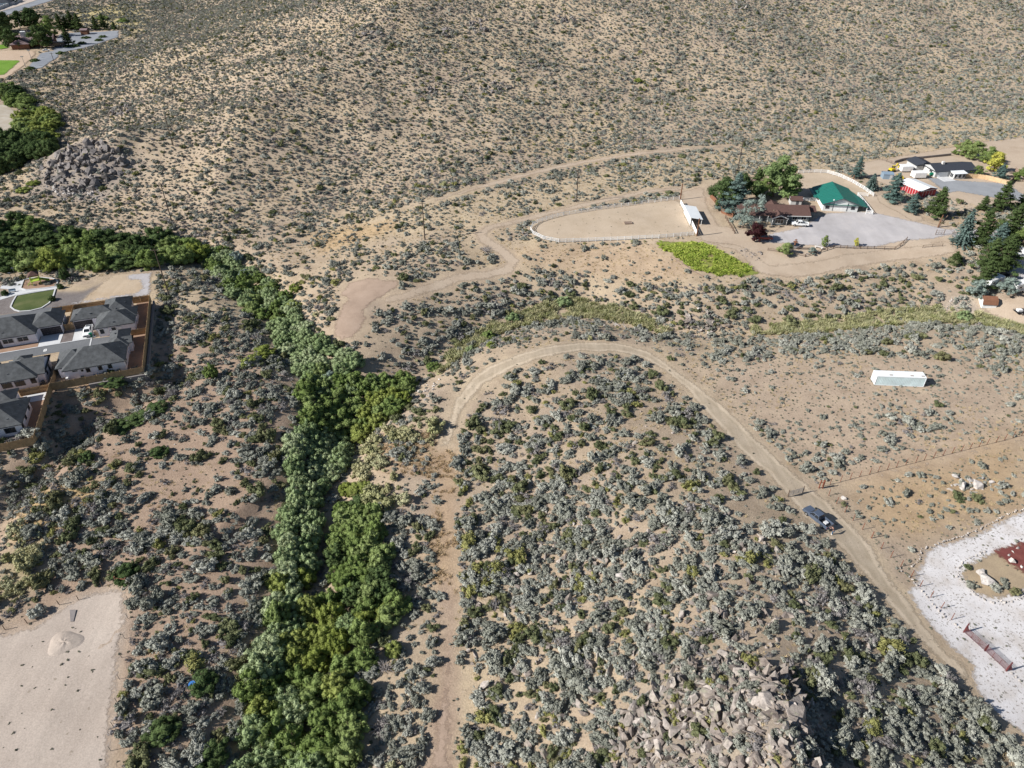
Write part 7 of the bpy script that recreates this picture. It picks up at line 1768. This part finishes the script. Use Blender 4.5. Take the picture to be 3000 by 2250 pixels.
TREE = {'spruce': [(spruce_mesh(TR, M['spruce_n']), trunk_mesh(TR, .1, 0, .9)) for _ in range(2)], 'pine': [(pine_mesh(TR, M['pine_n']), trunk_mesh(TR, .2, 0, .85)) for _ in range(3)],
        'greypine': [(pine_mesh(TR, M['spruce_n']), trunk_mesh(TR, .2, 0, .85)) for _ in range(2)],
        'cotton': [(broad_mesh(TR, M['cotton'], .05), trunk_mesh(TR, .25, .05)) for _ in range(2)], 'silver': [(broad_mesh(TR, M['olive'], .45, True), trunk_mesh(TR, .25, .45))],
        'silver_round': [(broad_mesh(TR, M['olive']), trunk_mesh(TR))], 'green': [(broad_mesh(TR, M['willow']), trunk_mesh(TR)) for _ in range(2)], 'dark': [(broad_mesh(TR, M['willow_dark']), trunk_mesh(TR)) for _ in range(2)],
        'plum': [(broad_mesh(TR, M['plum']), trunk_mesh(TR))], 'yellow': [(broad_mesh(TR, M['yellow_leaf']), trunk_mesh(TR))]}
NAMES = {'spruce': 'spruce_tree', 'pine': 'pine_tree', 'greypine': 'pine_tree', 'cotton': 'cottonwood_tree', 'silver': 'silver_tree', 'silver_round': 'silver_tree', 'green': 'leafy_tree', 'dark': 'leafy_tree', 'plum': 'plum_tree', 'yellow': 'leafy_tree'}
def tree(kind, u, v, h, label, w=1.0, rz=None):
    p = at(u, v); o = thing(NAMES[kind], label, 'tree', p, TR.uniform(0, 6.28) if rz is None else rz); c, t = TREE[kind][TR.randint(len(TREE[kind]))]
    h *= 1.16; ww = h * w * 1.08
    inst('crown', c, (0, 0, 0), 0, (ww, ww, h), o); inst('trunk', t, (0, 0, 0), 0, (h, h, h), o)
for a in [('dark', 2118, 612, 9.5, 'dark leafy tree at the left end of the ranch trees', 1.0), ('greypine', 2148, 618, 11.5, 'tall dense pine beside the brown board fence', 1.15), ('dark', 2166, 596, 9, 'dark tree behind the silver leaning tree', 1.0), ('pine', 2212, 570, 8, 'small dark pine left of the cottonwood', 1.1),
          ('cotton', 2262, 576, 12.5, 'tall windblown cottonwood behind the ranch house', 1.0), ('cotton', 2295, 578, 10, 'lower cottonwood leaning toward the barn', .9), ('green', 2235, 578, 6, 'bright low tree at the foot of the cottonwood', 1.2),
          ('plum', 2210, 707, 5.2, 'purple leaved plum tree over the dark red car', 1.15), ('green', 2299, 743, 3.2, 'round green bush below the fountain', 1.5), ('green', 2414, 722, 3.2, 'small lollipop tree on the gravel yard edge', .7), ('yellow', 2506, 721, 2.4, 'tiny yellowish tree on the gravel yard edge', .7),
          ('silver_round', 2378, 743, 1.8, 'small grey bush by the white slab bench', 1.4),
          ('greypine', 2508, 521, 7, 'thin grey pine beyond the corral fence', .9), ('spruce', 2550, 556, 5.2, 'round blue spruce beside the corral fence', 1.5), ('greypine', 2611, 588, 8.6, 'broad grey pine left of the red barn', 1.05), ('greypine', 2667, 624, 6, 'grey pine below the red barn', 1.1), ('pine', 2738, 636, 9, 'dark green pine before the red barn', 1.05),
          ('pine', 2876, 617, 4.5, 'low spreading pine below the asphalt driveway', 1.3), ('pine', 2928, 612, 8.6, 'tall pine at the end of the asphalt driveway', 1.05), ('pine', 2992, 608, 5.5, 'pine at the right edge by the asphalt driveway', 1.2),
          ('spruce', 2814, 716, 10, 'tall blue spruce beside the entry road', 1.05), ('pine', 2866, 720, 10.5, 'tall dark pine right of the blue spruce', .95), ('pine', 2955, 700, 10, 'big pine above the trailers at the right edge', 1.2), ('greypine', 2912, 735, 8, 'bluish pine below the entry road', 1.05), ('green', 2992, 724, 6.5, 'green tree at the right edge below the entry road', 1.0), ('pine', 2938, 752, 6.5, 'short pine between the bluish pine and the trailers', 1.1),
          ('pine', 2885, 792, 9, 'wide pine left of the trailer pad', 1.15), ('pine', 2928, 798, 10.5, 'tall pine right over the trailer pad', 1.1), ('pine', 2876, 840, 7.5, 'pine half covering the white trailer', 1.15), ('silver_round', 2856, 872, 5, 'silver grey tree above the barn shaped shed', 1.0), ('silver_round', 2948, 862, 4.6, 'silver grey bush between the white trailers', 1.15), ('pine', 2795, 772, 3.5, 'small olive juniper on the right bank', 1.4),
          ('green', 2823, 457, 5.5, 'round green tree at the top of the upper yard', 1.25), ('green', 2850, 467, 6.2, 'second round green tree in the upper yard', 1.3), ('green', 2893, 480, 5.6, 'green tree behind the yellow one', 1.3), ('yellow', 2908, 504, 6.6, 'bright yellow tree in the upper yard', 1.0), ('green', 2858, 515, 3.4, 'low green bush behind the curved pine fence', 1.6), ('greypine', 2928, 521, 4.5, 'round blue grey pine behind the curved pine fence', 1.4), ('green', 2995, 532, 4.5, 'green bush at the right edge of the upper yard', 1.5),
          ('green', 2795, 452, 1.6, 'small bush behind the slate roofed house', 1.6)]:
    tree(*a[:4], a[4], a[5])
tree('silver', 2172, 668, 9.5, 'silver leaved tree leaning right before the ranch house', 1.0, 0.25)
for k, (u, v, h, kd) in enumerate([(8, 96, 13, 'dark'), (28, 90, 11, 'dark'), (14, 128, 13, 'dark'), (44, 143, 11, 'dark'), (98, 84, 12, 'dark'), (112, 82, 11, 'dark'), (122, 142, 12, 'dark'), (137, 138, 11, 'dark'), (152, 108, 12, 'green'), (181, 90, 10, 'pine'), (198, 88, 8, 'pine'), (216, 87, 11, 'pine'), (235, 90, 10, 'pine'),
                                   (283, 88, 8, 'pine'), (307, 85, 9, 'pine'), (336, 88, 5, 'pine'), (202, 133, 10, 'pine'), (-15, 110, 12, 'dark'), (60, 82, 10, 'dark')]):
    lab = ['leftmost dark tree by the far hall', 'dark tree behind the left end of the far hall', 'large dark tree before the far hall at the left edge', 'dark tree covering the left wall of the far hall', 'dark tree behind the far hall roof', 'dark tree right behind the far hall roof', 'dark tree at the right front of the far hall', 'dark tree beside the far parking lot entry',
           'bright green tree right of the far hall', 'first dark pine along the far parking lot', 'second dark pine along the far parking lot', 'third dark pine along the far parking lot', 'fourth dark pine beside the red kiosk', 'pine alone above the far parking lot', 'pine near the end of the far parking lot', 'low pine at the far end of the parking lot', 'single pine inside the far parking lot', 'dark tree cut by the left edge', 'dark tree behind the middle of the far hall'][k]
    tree(kd, u, v, h, lab, 1.05)

# ------------------------------------------------------------------ far left: hall, kiosk, parked bus, wall
q = at(84, 138); fh, ro = house('assembly_hall', 'far hall with mauve brown gabled roof and small cupola', (q.x, q.y, q.z), math.radians(18), [(-8, 0, 16, 14, 'ggx'), (-8, -4, 4, 16, 'ggy'), (-9, -8, 3, -3, 'hgy')], 3.2, .42, M['redwood'], M['roof_mauve'], inset=.8, cat='hall')
o_ = MB().box(-3.6, 5.2, 5.0, -.6, 8.2, 8.6).build('cupola', M['white'], ro); MB().tube((-2.1, 6.7, 8.6), (-2.1, 6.7, 16), .12, .05).build('antenna', M['pipe_grey'], ro)
for x in (7, 10, 13): window(fh, x, .8, 1.6, 'S', 1.6, 1.4)
q = at(251, 101); s3, ro = house('kiosk', 'small red brown kiosk on the far parking lot', (q.x, q.y, q.z + .25), .1, [(-2.6, -2.4, 2.6, 2.4, 'ggx')], 3.0, .35, M['redwood'], M['roof_mauve'], inset=.3, cat='kiosk')
q = at(171, 138); o = thing('parked_bus', 'dark bus parked beside the far hall', 'bus', (q.x, q.y, q.z + .25), .1); MB().box(-5, -1.25, .5, 5, 1.25, 3.1).build('body', M['car_dark'], o, bevel=.15); MB().box(-4.4, -1.28, 1.7, 4.2, -1.25, 2.5).build('window_band', M['glass'], o); wheels(o, (-3.2, 3.2), 1.24, .5, .3)
q = at(137, 151); car('white car parked before the far hall', (q.x, q.y, q.z + .25), .3, M['car_white'])
for (u, v, lab) in [(103, 180, 'clipped hedge on the left edge of the far parking lot'), (88, 203, 'clipped hedge at the near corner of the far parking lot'), (178, 158, 'low hedge at the bend of the far parking lot'), (252, 113, 'row of low bushes inside the far parking lot'), (240, 129, 'low bushes in the lower far parking lot'), (290, 120, 'low bushes beside the pale island of the parking lot'), (302, 110, 'low bushes at the right of the far parking lot'), (200, 138, 'low hedge along the lower kerb of the far parking lot'), (220, 137, 'second low hedge along the lower kerb of the far parking lot')]:
    q = at(u, v); shrub('willow_dark', q.x, q.y, 1.8, 5.5, lab, None, rs, 'hedge', 'hedge')
def long_wall(label, px, h, th=.4):
    W = ats(px); o = thing('boundary_wall', label, 'wall', (W[0][0], W[0][1], gz(*W[0]))); base = Vector((W[0][0], W[0][1], gz(*W[0])))
    for a, b in bays(W, 6):
        A = Vector((*a, gz(*a))) - base; C = Vector((*b, gz(*b))) - base; MB().beam(A + Vector((0, 0, h / 2 - .2)), C + Vector((0, 0, h / 2 - .2)), th, h + .4).build('panel', M['concrete'], o); MB().box(C.x - .35, C.y - .35, C.z - .2, C.x + .35, C.y + .35, C.z + h + .25).build('pier', M['concrete'], o)
long_wall('pale boundary wall above the far highway', [(-60, 46), (0, 29), (30, 17), (66, 4)], 2.4)
q = at(8, 16); house('far_house', 'grey blue house behind the far boundary wall', (q.x, q.y, q.z), .3, [(-8, -6, 8, 6, 'hh')], 3.0, .4, M['blue_metal'], M['shingle_slate'])
q = at(35, 10); shrub('willow_dark', q.x, q.y, 5, 9, 'dark bush behind the far boundary wall', None, rs, 'shrub', 'shrub')
bpy.context.view_layer.update()
print('objects', len(bpy.data.objects))
